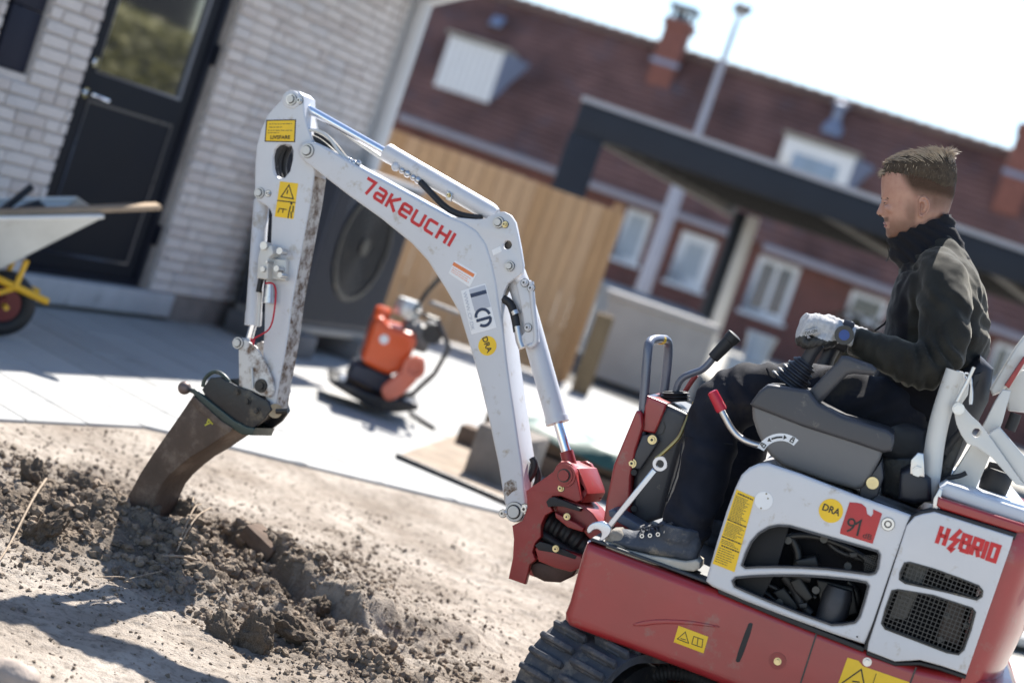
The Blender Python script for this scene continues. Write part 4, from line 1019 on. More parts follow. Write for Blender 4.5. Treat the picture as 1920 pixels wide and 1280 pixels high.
put('pin', MB().tube([A.at(547, 187, -AW-.008), A.at(547, 187, AW+.01)], .017, 16), STEEL, ex, A)
st = pl('danger_label', [(499, 225), (555, 224), (553, 267), (496, 266)], -AW-.0008, -AW+.001, INK, A, bevel=.0002, parent=arm)
pl('label_field', [(501, 227), (553, 226), (551, 265), (498, 264)], -AW-.0014, -AW-.0006, YEL, A, bevel=.0002, parent=arm)
txt('LIVSFARE', (507, 261), (544, 261), 7, -AW-.002, INK, A, arm, .02)
lines([(501, 227), (553, 226), (551, 265), (498, 264)], [(.14, .08, .9, .04), (.30, .08, .55, .04), (.46, .05, .92, .04), (.58, .05, .45, .04)], -AW-.0018, INKS, A, arm, seed=4)
st = pl('warning_label', [(525, 340), (559, 344), (550, 411), (515, 406)], -AW-.0008, -AW+.001, YEL, A, bevel=.0002, parent=arm)
def rib(pxs, wpx, y, material, frame, parent, th=.0006):
    k = frame.mpp(*pxs[0][0], y)
    return put('pictogram', ribbon([frame.pts(P, y) for P in pxs], wpx*k, y-th, y).mesh('p', 0), material, parent, frame)
rib([[(527, 369), (542, 347), (550, 373), (527, 369)], [(540, 356), (538, 364)], [(520, 376), (554, 380)], [(521, 399), (524, 391), (531, 392), (530, 399)]], 2.0, -AW-.001, INK, A, arm)
rib([[(545, 386), (542, 397)], [(542, 397), (540, 409)], [(546, 397), (546, 409)], [(550, 386), (549, 398)]], 2.3, -AW-.0012, INK, A, arm); rib([[(546, 380), (546.5, 384)]], 4, -AW-.001, INK, A, arm)
rib([[(530, 392), (538, 393)]], 1.6, -AW-.001, INK, A, arm)
# hoses seen through the slot and over the elbow
for k, (y, px) in enumerate(((-.018, [(519, 336), (514, 310), (520, 285), (534, 265), (560, 252), (590, 258), (612, 274), (632, 292)]), (0, [(528, 338), (521, 312), (527, 285), (540, 264), (566, 248), (596, 253), (618, 268), (640, 296)]), (.018, [(536, 338), (531, 312), (537, 287), (550, 266), (574, 244), (600, 248), (622, 264), (650, 300)]))):
    tb('hose', px, y, .0085, BLACK, A, n=10)
tb('hydraulic_line', [(588, 214), (594, 240), (596, 256)], .03, .004, CREAM, A)
tb('hydraulic_line', [(590, 208), (640, 246), (716, 297)], .012, .0055, CREAM, A)
tb('hydraulic_line', [(575, 243), (600, 246), (620, 261), (634, 284), (650, 298), (662, 304)], -.028, .0048, CREAM, A)  # cream tube stands for sun on a black hose, light put into colour
for c in ((656, 302), (664, 306), (672, 306)):
    q = A.at(*c, -.028); put('hose_fitting', MB().sphere(q, .0095, 8, 6), STEEL, ex, A)
# ---------------- dipper cylinder on top of the boom
def axis_tube(name, p0, p1, r, material, y=0, frame=A, prof=None, n=20):
    a, b = frame.at(*p0, y), frame.at(*p1, y)
    pr = prof or [(0, 1), (1, 1)]
    return put(name, MB().tube([a.lerp(b, t_) for t_, _ in pr], [r*s for _, s in pr], n), material, ex, frame)
axis_tube('cylinder_rod', (549, 188), (730, 290), .0125, CHROME)
put('rod_eye', MB().tube([A.at(552, 188, -.02), A.at(552, 188, .02)], .026, 20), WHITE, ex, A)
axis_tube('hydraulic_cylinder', (724, 285), (930, 404), .0275, WHITE, prof=[(0, .2), (0, .86), (.012, 1), (.05, 1), (.055, .97), (.93, .97), (.97, .9), (1, .7)])
tb('hose', [(788, 341), (812, 366), (838, 392), (868, 405), (903, 409)], -.024, .0095, BLACK, A)
for c, r in (((742, 313), .013), ((754, 320), .009), ((764, 326), .011), ((775, 333), .009), ((784, 338), .011)):
    q = A.at(*c, -.022); put('hose_fitting', MB().sphere(q, r, 10, 6), STEEL if r < .012 else WHITE, ex, A)
pl('hose_clamp', [(838, 358), (848, 363), (845, 378), (835, 374)], -.034, -.026, STEEL, A, bevel=.002); bolt((842, 366), -.034, .004, A)
# ---------------- bucket cylinder down the front of the arm
axis_tube('hydraulic_cylinder', (491, 372), (474, 610), .0235, WHITE, y=0, prof=[(0, .3), (0, .8), (.02, 1), (.88, 1), (.90, 1.06), (1, 1.06), (1, .4)])
axis_tube('cylinder_rod', (475, 608), (463, 650), .011, CHROME)
tb('hydraulic_line', [(489, 545), (486, 580), (484, 612)], -.022, .006, CREAM, A)
tb('hose', [(503, 470), (496, 500), (488, 530), (485, 548)], -.036, .0085, BLACK, A)
put('valve_block', bevelled(plate_mesh('v', A.pts([(503, 464), (524, 463), (527, 478), (518, 486), (516, 526), (496, 524), (498, 488)], -AW), -AW-.045, -AW+.004, bevel=.003), .001), CREAM, ex, A)
put('valve_plate', plate_mesh('v', A.pts([(516, 486), (543, 488), (541, 527), (514, 524)], -AW), -AW-.02, -AW+.004, bevel=.003), CREAM, ex, A)
for c, r in (((497, 461), .012), ((527, 471), .010), ((521, 504), .009), ((528, 516), .008), ((503, 491), .004), ((495, 505), .008)):
    q = A.at(*c, -AW-.045); put('valve_cap', MB().cyly(q.x, q.z, r, -AW-.055, -AW-.02, 12), STEEL, ex, A)
q0, q1 = A.at(506, 530, -AW-.02), A.at(503, 568, -AW-.02)
put('coupling', MB().tube([q0, q0.lerp(q1, .3), q0.lerp(q1, .31), q0.lerp(q1, .7), q0.lerp(q1, .71), q1], [.013, .013, .015, .015, .018, .018], 14), STEEL, ex, A)
tb('safety_cord', [(498, 531), (513, 530), (518, 545), (516, 570), (512, 600), (505, 618), (492, 626), (480, 632), (470, 640)], -AW-.035, .0028, mat('red_cord', (.45, .01, .03), .6, 0, .1), A, n=6)
pl('safety_tag', [(468, 633), (478, 637), (475, 648), (470, 640)], -AW-.04, -AW-.036, mat('red_tag', (.45, .01, .03), .5), A, bevel=.001)
# ---------------- bucket linkage, coupler, bucket
for y in (-.052, .042):
    pl('bucket_link', [(447, 652), (450, 640), (460, 636), (470, 643), (480, 650), (489, 665), (502, 690), (511, 712), (513, 732), (506, 744), (489, 741), (474, 733), (448, 724)], y, y+.010, WHITEW, A, bevel=.002, yt=-.052)
pin('pin', (447, 643), -.052, .017); pin('pin', (490, 723), -.052, .019, material=BLACKM)
tb('link_bar', [(472, 690), (474, 728)], -.056, .004, CREAM, A, sm=0)
put('pin_boss', MB().tube([A.at(516, 770, -.045), A.at(516, 770, .07)], .021, 20), mat('greasy_pin', (.30, .22, .14), .4, .6, .3, 20), ex, A)
tb('pin', [(519, 771), (540, 770)], [-.06, -.06], .008, BLACKM, A, sm=0)
co = [(394, 708), (413, 706), (441, 722), (469, 732), (485, 742), (503, 752), (508, 768), (494, 788), (474, 803), (450, 803), (422, 776), (389, 752), (378, 730)]
for y in (-.058, .046): pl('quick_coupler', co, y, y+.012, BLACKM, A, bevel=.003, yt=-.058)
pl('coupler_body', [(398, 716), (440, 732), (480, 752), (490, 770), (470, 792), (440, 786), (400, 755)], -.044, .044, BLACKM, A, bevel=.004, yt=-.058)
GRN = mat('green_black_paint', (.015, .035, .03), .4, 0, .2, 12, 0, 60, .5, .2, (.12, .10, .07), .2, 20)
pl('coupler_rail', [(356, 732), (364, 728), (400, 757), (440, 788), (464, 800), (478, 802), (472, 816), (452, 814), (420, 794), (380, 760)], -.066, .05, GRN, A, bevel=.003)
for y in (-.05, .03):
    tb('lifting_eye', [(380, 725), (384, 708), (400, 696), (414, 699), (428, 712), (432, 722)], y, .006, GRN, A)
for c in ((445, 735), (464, 752), (482, 770)): bolt(c, -.058, .008, A, material=BLACKM)
put('coupler_knob', MB().sphere(A.at(346, 727, -.05), .020, 14, 8), mat('knob_rust', (.16, .12, .11), .5, .4, .2), ex, A)
tb('coupler_lever', [(350, 728), (372, 737)], -.05, .007, BLACKM, A, sm=0)
BKW = .065
bko = [(362, 741), (380, 757), (415, 789), (436, 802), (426, 813), (386, 840), (360, 855), (338, 872), (318, 890), (304, 907), (294, 927), (284, 957), (270, 1000), (215, 1000), (222, 957), (245, 920), (263, 886), (290, 845), (325, 795)]
bu = put('bucket', plate_mesh('b', A.pts(bko, -BKW), -BKW, BKW, bevel=.004), BUCKET, ex, A)
pl('bucket_lip', [(362, 741), (380, 757), (415, 789), (436, 802), (430, 812), (408, 800), (372, 769), (357, 750)], -BKW-.006, -BKW+.001, BUCKET, A, bevel=.002, parent=bu)
MARK = mat('yellow_paint_marker', (.55, .50, .05), .6, 0, .15)
rib([[(381, 776), (386, 768), (394, 772), (398, 779)], [(388, 793), (391, 786), (399, 795)], [(384, 797), (397, 791)]], 2.6, -BKW-.0008, MARK, A, bu)
# ---------------- boom cylinder (upright) and hoses
axis_tube('hydraulic_cylinder', (964, 500), (1046, 793), .0300, WHITE, y=0, prof=[(0, .5), (.03, .9), (.1, 1), (.965, 1), (.966, 1.1), (1, 1.1), (1, .4)])
axis_tube('cylinder_rod', (1045, 790), (1068, 866), .0135, CHROME)
axis_tube('rod_end', (1062, 846), (1072, 882), .0185, REDW)
pl('cylinder_block', [(966, 530), (978, 522), (990, 524), (1002, 600), (1006, 640), (998, 650), (986, 652), (978, 648), (976, 630), (984, 620), (976, 575)], -.048, -.018, WHITE, A, bevel=.006)
tb('hydraulic_line', [(996, 528), (1000, 580), (1006, 626), (1004, 646), (990, 650)], -.046, .0075, WHITE, A)
for c in ((984, 530), (996, 540), (990, 614)): bolt(c, -.05, .007, A, material=WHITE)
tb('hose', [(944, 560), (957, 568), (963, 585), (967, 602), (970, 622)], -.04, .0115, BLACK, A)
tb('hose_fitting', [(965, 583), (968, 590)], -.04, .0135, STEEL, A, sm=0)
tb('hose_fitting', [(970, 612), (975, 640), (980, 652)], -.04, .012, STEEL, A, sm=0)
# ---------------- swing bracket
pl('bracket_slot', [(1028, 940), (1034, 933), (1042, 931), (1078, 945), (1092, 952), (1090, 958), (1060, 949), (1040, 948), (1032, 950)], -.1015, -.08, BLACK, A, bevel=.0005, yt=-.085)
pl('bracket_slot', [(1003, 1022), (1012, 1015), (1024, 1018), (1060, 1031), (1082, 1042), (1078, 1048), (1040, 1036), (1010, 1031)], -.0905, -.08, BLACK, B, bevel=.0005, yt=-.09)
sb = [(986, 920), (1037, 884), (1043, 873), (1050, 866), (1062, 864), (1072, 870), (1079, 885), (1084, 910), (1090, 937), (1080, 942), (1052, 930), (1036, 930), (1030, 945), (1036, 958), (1022, 966), (1014, 984), (1014, 1006), (1003, 1018), (998, 1034), (1004, 1049), (993, 1058), (988, 1080), (984, 1095), (953, 1084), (961, 1046), (963, 1010), (960, 985), (980, 975), (988, 955), (988, 935)]
for y in (-.085, .065): pl('swing_bracket', sb, y, y+.02, REDW, A, bevel=.003, yt=-.085)
pl('bracket_core', [(992, 925), (1037, 892), (1076, 905), (1070, 930), (1036, 925), (1018, 960), (1008, 1000), (992, 1040), (972, 1050), (970, 990)], -.066, .066, REDW, A, bevel=.003, yt=-.085)
pin('pin', (1059, 891), -.087, .024, material=REDW); pin('pin', (1059, 891), -.087, .031, ring=False, out=.006, material=REDW)
put('bracket_bridge', plate_mesh('b', A.pts([(1058, 864), (1073, 869), (1092, 878), (1106, 915), (1108, 925), (1098, 942), (1088, 936), (1080, 892)], -.03), -.06, .09, [A.pts([(1086, 885), (1091, 884), (1103, 916), (1096, 922)], -.03)], .004), REDW, ex, A)
bolt((1052, 915), -.085, .006, A)
lug1 = [(1042, 944), (1056, 934), (1092, 945), (1112, 962), (1128, 985), (1140, 1012), (1118, 1022), (1100, 1004), (1083, 982), (1060, 972), (1044, 960)]
lug2 = [(1003, 1028), (1020, 1022), (1060, 1032), (1090, 1042), (1095, 1062), (1070, 1072), (1040, 1064), (1010, 1052)]
pl('base_lug', lug1, -.07, .09, REDW, B, bevel=.004); pl('base_lug', lug2, -.09, .10, REDW, B, bevel=.004)
pl('base_lug_plate', [(1040, 960), (1080, 980), (1095, 990), (1092, 997), (1064, 988), (1042, 970)], -.10, .08, REDW, B, bevel=.003)
for c in ((1063, 968), (1042, 1028)): bolt(c, -.10, .006, B)
bt_ = [B.at(x_, y_, -.02) for x_, y_ in ((1012, 972), (1028, 980), (1046, 990), (1064, 1000), (1082, 1012), (1100, 1026), (1120, 1042))]
bp_, br_ = [], []
for i in range(25):
    t_ = i/24*(len(bt_)-1); k = min(int(t_), len(bt_)-2); bp_.append(bt_[k].lerp(bt_[k+1], t_-k)); br_.append(.030+(.006 if i % 4 < 2 else 0))
put('rubber_bellows', MB().tube(bp_, br_, 18), BLACK, ex, B)
tb('hose', [(1000, 992), (1030, 1010), (1060, 1030), (1100, 1050)], -.05, .014, BLACK, B)
tb('hose', [(990, 900), (1000, 885), (1003, 868), (998, 858)], [.0, .0, .0, .0], .010, BLACK, A); tb('hose', [(996, 930), (1010, 900), (1008, 880), (1000, 864)], [.02, .02, .02, .02], .009, BLACK, A)
pl('pivot_casting', [(990, 1058), (1010, 1052), (1060, 1064), (1085, 1062), (1075, 1080), (1050, 1092), (1020, 1090), (1000, 1080)], -.06, .08, mat('oily_casting', (.06, .03, .025), .5, .2, .4, 20), B, bevel=.006)
# ---------------- undercarriage
uo = ground(1062, 1300, .20)
Tf2 = Frame((uo.x, uo.y, 0), -50)
TH, TL, TW = .375, 1.55, .23
def track(y0):
    prof = []
    r = TH/2-.02
    for k in range(17): a = RAD(90+180*k/16); prof.append((r*cos(a)*.95+.10+r*.0, r*sin(a)+TH/2))
    for k in range(17): a = RAD(-90+180*k/16); prof.append((r*cos(a)*.95+TL-.1, r*sin(a)+TH/2))
    # closed belt
    n = len(prof); R = []
    for k in range(n+1):
        x, z = prof[k % n]; cx = min(max(x, .10+.02), TL-.12); d = V((x-cx, z-TH/2)); d = d.normalized() if d.length > 1e-5 else V((0, 1))
        R.append([(x, y0, z), (x, y0+TW, z), (x-d.x*.022, y0+TW, z-d.y*.022), (x-d.x*.022, y0, z-d.y*.022)])
    tr = put('track_belt', MB().rings(R, cap=False), RUBTRK, ex, Tf2)
    # lugs round the belt
    pts = [V(p) for p in prof]+[V(prof[0])]; seg = [(pts[i+1]-pts[i]).length for i in range(n)]; tot = sum(seg); NL = 170
    base = MB().box(-.008, .008, 0, TW*.46, -.004, .020).box(-.011, .011, .02, TW*.40, -.006, .008); lug = bevelled(base.mesh('lug'), .004, 1); lug.materials.append(RUBTRK)
    for i in range(NL):
        s = tot*i/NL; k = 0
        while s > seg[k]: s -= seg[k]; k += 1
        p = pts[k].lerp(pts[k+1], s/seg[k]); d = (pts[k+1]-pts[k]).normalized(); nrm = V((d.y, -d.x))
        cx = min(max(p.x, .12), TL-.12); o_ = V((p.x-cx, p.y-TH/2)); 
        if nrm.dot(o_) < 0: nrm = -nrm
        Mx = Matrix(((d.x, 0, nrm.x, p.x), (0, 1, 0, y0+(.004 if i % 2 else TW*.53)), (d.y, 0, nrm.y, p.y), (0, 0, 0, 1)))
        inst('track_lug', lug, tr, Tf2.M @ Mx)
    put('track_frame', bevelled(MB().box(.16, TL-.16, y0+.03, y0+TW-.03, .08, TH-.08).mesh('t'), .02), REDW, ex, Tf2)
    for x in (.17, TL-.17): put('idler_wheel', MB().cyly(x, TH/2, .13, y0+.02, y0+TW-.02, 24), BLACKM, ex, Tf2)
    for x in (.5, .78, 1.06): put('track_roller', MB().cyly(x, .09, .05, y0+.03, y0+TW-.03, 16), BLACKM, ex, Tf2)
track(-.115); track(-.115-.74)
put('car_body', bevelled(MB().box(.45, 1.15, -.64, -.10, .16, .36).mesh('c'), .02), BLACKM, ex, Tf2)
for k in range(2):
    P0 = [B.at(*p, -.34+.04*k) for p in ((1140, 1330), (1190, 1275), (1250, 1256), (1310, 1268), (1380, 1310), (1420, 1360))]
    P0 = [V((p.x+.03*k, p.y, p.z-.035*k)) for p in P0]
    P0 = chaikin([tuple(p) for p in P0], 4, False)
    put('corrugated_hose', MB().tube(P0, [.018+(.003 if i % 2 else 0) for i in range(len(P0))], 12), BLACK, ex, B)

# ---------------- slewing base (red)
base_px = [(1099, 1016), (1090, 1040), (1078, 1085), (1066, 1130), (1058, 1150), (1058, 1163), (1066, 1174), (1080, 1180), (1150, 1207), (1230, 1237), (1316, 1270), (1420, 1312), (1560, 1366), (1720, 1425), (1880, 1480), (1925, 1340), (1905, 1300), (1840, 1275), (1725, 1250), (1620, 1214), (1480, 1160), (1345, 1105), (1320, 1098), (1230, 1064), (1150, 1034)]
NEAR = -.50
base = put('slewing_base', plate_mesh('b', B.pts(base_px, NEAR), NEAR, .50, bevel=.022, res=4), RED, ex, B)
# raised rib, seam, slot, bolt recess
pl('pressed_rib', [(1182, 1172), (1200, 1164), (1235, 1160), (1290, 1162), (1345, 1172), (1352, 1177), (1290, 1170), (1235, 1169), (1203, 1174)], NEAR-.003, NEAR+.01, RED, bevel=.0025, parent=base, sm=1)
rib([[(1531, 1187), (1522, 1215), (1500, 1283)]], 3.0, NEAR-.0006, BLACKM, B, base); rib([[(1718, 1250), (1705, 1284)]], 3.0, NEAR-.0006, BLACKM, B, base)
pl('slot', [(1402, 1170), (1407, 1166), (1413, 1170), (1389, 1238), (1383, 1242), (1378, 1237)], NEAR-.0012, NEAR+.002, BLACK, bevel=.0005, parent=base, sm=1)
q = B.at(1458, 1238, NEAR); put('bolt_recess', MB().ringy(q.x, q.z, .012, .020, NEAR-.002, NEAR+.004), REDW, base, B); bolt((1458, 1239), NEAR, .006, parent=base)
bolt((1626, 1240), NEAR, .007, parent=base, material=STEEL)
pl('black_trim', [(1345, 1100), (1352, 1104), (1480, 1158), (1622, 1214), (1618, 1222), (1480, 1168), (1347, 1112)], NEAR-.006, NEAR+.02, BLACK, bevel=.002)
st = pl('warning_label', chaikin([(1272, 1172), (1328, 1193), (1319, 1224), (1263, 1203)], 0), NEAR-.0012, NEAR+.001, YEL, bevel=.0003, parent=base)
rib([[(1270, 1197), (1285, 1184), (1291, 1205), (1270, 1197)], [(1276, 1196), (1286, 1199)], [(1297, 1206), (1301, 1192), (1309, 1195), (1318, 1198), (1316, 1213), (1307, 1210), (1297, 1206)], [(1309, 1195), (1307, 1209)]], 1.3, NEAR-.0014, INK, B, base)
st = pl('warning_label', [(1589, 1232), (1610, 1238), (1618, 1248), (1705, 1278), (1690, 1330), (1568, 1290)], NEAR-.0012, NEAR+.001, YEL, bevel=.0003, parent=base)
rib([[(1578, 1280), (1615, 1254), (1622, 1292)], [(1598, 1276), (1612, 1278)]], 2.4, NEAR-.0014, INK, B, base); rib([[(1643, 1262), (1630, 1300)]], 1.2, NEAR-.0014, INK, B, base)
# floor and step mat
pl('floor_mat', [(1104, 1012), (1150, 1029), (1230, 1058), (1325, 1094), (1350, 1104), (1349, 1098), (1320, 1085), (1230, 1052), (1150, 1023), (1110, 1008)], NEAR+.012, .45, mat('floor_rubber', (.03, .035, .042), .6, 0, .2, 20), bevel=.003, yt=NEAR+.012)
# ---------------- engine cover (white) with window openings
Z5 = lambda l: zc(1300, 640, .5, l)
cov = [(1323, 1090), (1327, 1074), (1345, 1012), (1362, 958), (1378, 915), (1390, 890), (1404, 877), (1422, 869), (1440, 868), (1500, 888), (1560, 911), (1620, 934), (1680, 955), (1709, 966), (1703, 985), (1668, 1085), (1641, 1165), (1621, 1208), (1560, 1188), (1470, 1155), (1400, 1128), (1360, 1111), (1335, 1100)]
win_u = Z5([(183, 838), (198, 795), (218, 752), (246, 720), (282, 698), (318, 690), (360, 692), (500, 732), (690, 786), (698, 800), (690, 850), (680, 868), (660, 872), (600, 864), (500, 852), (400, 846), (300, 844), (240, 845), (195, 848)])
win_l = Z5([(148, 898), (160, 886), (220, 880), (300, 877), (400, 877), (500, 883), (600, 894), (648, 903), (656, 916), (640, 975), (622, 1032), (606, 1052), (560, 1060), (520, 1062), (400, 1020), (280, 972), (200, 938), (155, 918)])
cover = pl('engine_cover', cov, NEAR-.012, NEAR+.016, WHITE, holes=[win_u, win_l], bevel=.009, res=4)
for h, nm in ((win_u, 'window_seal'), (win_l, 'window_seal')):
    P = B.pts(h, NEAR-.012); P = P+[P[0]]
    put(nm, ribbon([P], .004, NEAR-.0135, NEAR+.01).mesh('w', 0), GREY, cover, B)
cov_in = [(1332, 1090), (1352, 1012), (1370, 958), (1386, 918), (1400, 890), (1412, 880), (1440, 874), (1500, 894), (1600, 932), (1700, 968), (1860, 1030), (1800, 1245), (1640, 1200), (1400, 1122)]
put('hood', plate_mesh('h', B.pts(cov_in, NEAR), NEAR+.12, .48, bevel=.03, res=3), WHITE, ex, B)
DARKBAY = mat('engine_bay_dark', (.008, .008, .010), .7, 0, .4, 12, spec=.1)
put('engine_bay', plate_mesh('h', B.pts(cov_in, NEAR), NEAR+.100, NEAR+.119, bevel=.001), DARKBAY, ex, B)
pl('bay_divider', [(1384, 985), (1480, 985), (1455, 1070), (1420, 1140), (1380, 1100)], NEAR+.03, NEAR+.045, mat('bay_plastic', (.018, .018, .020), .6, 0, .1, spec=.2), bevel=.002)
def eng(px, y0, y1, c, bev=.006):
    return pl('engine_part', px, NEAR+y0, NEAR+y1, mat('engine_part_%d' % int(c*1000), (c*.4, c*.4, c*.43), .5, .2, .4, 25), bevel=bev)
eng([(1490, 1050), (1530, 1042), (1536, 1062), (1496, 1066)], .04, .10, .05); eng([(1480, 1090), (1500, 1080), (1525, 1120), (1512, 1130), (1490, 1110)], .04, .09, .04)
eng([(1530, 1085), (1600, 1100), (1610, 1150), (1580, 1160), (1540, 1150)], .05, .10, .02); eng([(1448, 1110), (1470, 1100), (1500, 1140), (1480, 1150)], .05, .09, .025)
q = B.at(1562, 1146, NEAR+.05); qq = B.at(1575, 1100, NEAR+.05)
put('oil_filter', MB().tube([q-V((0, 0, .05)), q, q.lerp(qq, .6), qq], [.035, .036, .036, .03], 16), mat('filter_grey', (.035, .037, .045), .45, .4, .3, 30), ex, B)
for c in ((1505, 1135), (1478, 1070), (1600, 1040)): eng([(c[0]-8, c[1]-4), (c[0]+9, c[1]-6), (c[0]+8, c[1]+5), (c[0]-6, c[1]+6)], .04, .06, .08, .003)
tb('hose', [(1470, 1080), (1490, 1100), (1500, 1130), (1520, 1150)], NEAR+.06, .012, BLACK); tb('hose', [(1400, 1080), (1440, 1060), (1480, 1075), (1520, 1085)], NEAR+.05, .010, BLACK)
for k_, (pp, r_, c_) in enumerate((([(1400, 1040), (1450, 1010), (1520, 1000), (1600, 1030), (1640, 1060)], .008, .03), ([(1480, 1000), (1500, 1040), (1490, 1075)], .011, .02), ([(1540, 990), (1560, 1030), (1620, 1050)], .006, .06),
        ([(1440, 1095), (1475, 1115), (1500, 1100), (1530, 1120)], .007, .04), ([(1590, 1090), (1610, 1115), (1600, 1150)], .009, .03), ([(1410, 1095), (1450, 1120), (1470, 1140)], .006, .05))):
    tb('engine_hose', pp, NEAR+.055+.006*k_, r_, mat('engine_hose_%d' % k_, (c_*.5, c_*.5, c_*.55), .45, .1, .3, 30))
for c in ((1478, 1012), (1520, 1052), (1545, 1010), (1590, 1060), (1462, 1128), (1530, 1105)):
    q = B.at(*c, NEAR+.05); put('hose_clamp', MB().cyly(q.x, q.z, .009, NEAR+.042, NEAR+.06, 12), mat('dull_clamp', (.06, .06, .06), .5, .5, .3), ex, B)
def screen(outline, px_step, wdt, y, material, parent, slope=.335):
    """wire mesh over an opening, real wires clipped to the traced outline"""
    P = B.pts(outline, y); mb = MB(); k = B.mpp(*outline[0], y); st_ = px_step*k
    xs = [p[0] for p in P]; zs = [p[1] for p in P]
    def cross(vals, fixed_axis, c):
        out = []
        for i in range(len(P)):
            p, q = P[i], P[(i+1) % len(P)]; a, b = p[fixed_axis], q[fixed_axis]
            if (a-c)*(b-c) < 0: t_ = (c-a)/(b-a); out.append(p[1-fixed_axis]+(q[1-fixed_axis]-p[1-fixed_axis])*t_)
        return sorted(out)
    c = min(xs)+st_/2
    while c < max(xs):
        o_ = cross(None, 0, c)
        for i in range(0, len(o_)-1, 2): mb.box(c-wdt/2, c+wdt/2, y-.0006, y+.0006, o_[i], o_[i+1])
        c += st_
    c = min(zs)+st_/2
    while c < max(zs):
        o_ = cross(None, 1, c)
        for i in range(0, len(o_)-1, 2): mb.box(o_[i], o_[i+1], y-.0014, y-.0007, c-wdt/2, c+wdt/2)
        c += st_
    return put('mesh_screen', mb.mesh('m', 0), material, parent, B)
# rear side panel
pan = [(1715, 968), (1730, 963), (1752, 959), (1762, 962), (1900, 1006), (1896, 1022), (1812, 1264), (1765, 1248), (1725, 1237), (1678, 1240), (1626, 1220), (1628, 1206), (1700, 985)]
pu = Z5([(793, 830), (812, 828), (900, 852), (1000, 888), (1070, 916), (1084, 934), (1081, 955), (1062, 967), (950, 938), (795, 905), (774, 891), (776, 866)])
plw = Z5([(746, 934), (768, 930), (900, 952), (1046, 1000), (1057, 1014), (1040, 1080), (1013, 1154), (994, 1172), (950, 1164), (830, 1118), (720, 1076), (707, 1056), (722, 1000)])
panel = pl('rear_panel', pan, NEAR-.016, NEAR+.012, WHITE, holes=[pu, plw], bevel=.004, res=3)
for h in (pu, plw):
    P = B.pts(h, NEAR-.016); put('opening_edge', ribbon([P+[P[0]]], .004, NEAR-.0172, NEAR+.008).mesh('w', 0), BLACKM, panel, B)
WIRE = mat('mesh_wire', (.055, .055, .056), .45, .3, .2)
screen(pu, 8.2, .0016, NEAR-.006, WIRE, panel); screen(plw, 8.2, .0016, NEAR-.006, WIRE, panel)
screen(Z5([(640, 800), (692, 800), (688, 850), (672, 866), (640, 860)]), 4, .0009, NEAR+.02, WIRE, cover)
pl('radiator_plate', [(1740, 1065), (1700, 1160), (1665, 1160), (1700, 1060), (1705, 1050)], NEAR+.02, NEAR+.035, mat('radiator_plastic', (.05, .05, .048), .4, 0, .1), bevel=.002)
pl('battery_box', [(1768, 1160), (1782, 1105), (1815, 1110), (1800, 1210), (1755, 1195)], NEAR+.03, NEAR+.06, mat('brown_box', (.035, .022, .018), .5, 0, .2), bevel=.004)
for c in ((1776, 1155), (1763, 1198), (1812, 1171), (1778, 1078)): bolt(c, NEAR+.028, .0045, material=mat('dull_bolt', (.10, .10, .10), .45, .6, .2))
pl('panel_gasket', [(1709, 966), (1728, 957), (1752, 953), (1764, 956), (1907, 1000), (1903, 1012), (1758, 968), (1733, 971), (1718, 976), (1708, 992), (1640, 1190), (1630, 1222), (1619, 1216), (1700, 980)], NEAR-.012, NEAR+.03, BLACK, bevel=.003)
pl('panel_gasket', [(1625, 1219), (1678, 1241), (1725, 1240), (1766, 1250), (1812, 1266), (1810, 1273), (1764, 1257), (1724, 1247), (1678, 1248), (1624, 1228)], NEAR-.010, NEAR+.03, BLACK, bevel=.003)
# counterweight: curved in plan
cwp = B.pts([(1757, 933), (1925, 986), (1938, 1000), (1930, 1090), (1912, 1190), (1893, 1270), (1885, 1310), (1700, 1262), (1640, 1225), (1715, 990), (1730, 960)], NEAR)
def cw_mesh():
    x0, x1 = B.at(1852, 1140, NEAR).x, max(p[0] for p in cwp); zt0 = B.at(1757, 933, NEAR).z; zt1 = B.at(1925, 986, NEAR).z; zb0 = B.at(1812, 1290, NEAR).z
    R = []
    prof = [(zb0-.12, -.06), (zb0, 0), (zb0+.15, .03), (zt1-.12, .02), (zt1-.03, .0), (zt1+.004, -.03), (zt1+.006, -.08)]
    plan = []; cr = .085
    for k in range(25):                                   # half ellipse round the back
        a = RAD(-90+180*k/24); plan.append((cos(a), sin(a)))
    for z_, off in prof:
        r = [(x0, -.488, z_), ]
        r = [(x0, NEAR+.001-min(0, off)*.5, z_), (x1-cr, NEAR+.001-min(0, off)*.5, z_)]+[(x1-cr+(cr+.012+off*.6)*c, (.499+min(0, off)*.5)*s, z_) for c, s in plan]+[(x1-cr, .5+min(0, off)*.5, z_), (x0, .5+min(0, off)*.5, z_)]
        R.append(r)
    return MB().rings(R).mesh('cw', 50)
put('counterweight', cw_mesh(), RED, ex, B)
pl('top_stripe', [(1759, 931), (1925, 984), (1932, 996), (1905, 999), (1764, 954), (1756, 948)], NEAR-.008, NEAR+.10, RED, bevel=.006)
put('hood_deck', plate_mesh('d', B.pts([(1762, 913), (1776, 906), (1930, 958), (1945, 975), (1940, 990), (1762, 930)], NEAR+.02), NEAR+.02, .3, bevel=.008), mat('silver_deck', (.50, .52, .56), .35, .1, .05, 6), ex, B)
pl('rear_side_plate', [(1750, 935), (1762, 913), (1768, 918), (1757, 960), (1748, 962)], NEAR, NEAR+.02, STEEL, bevel=.002)
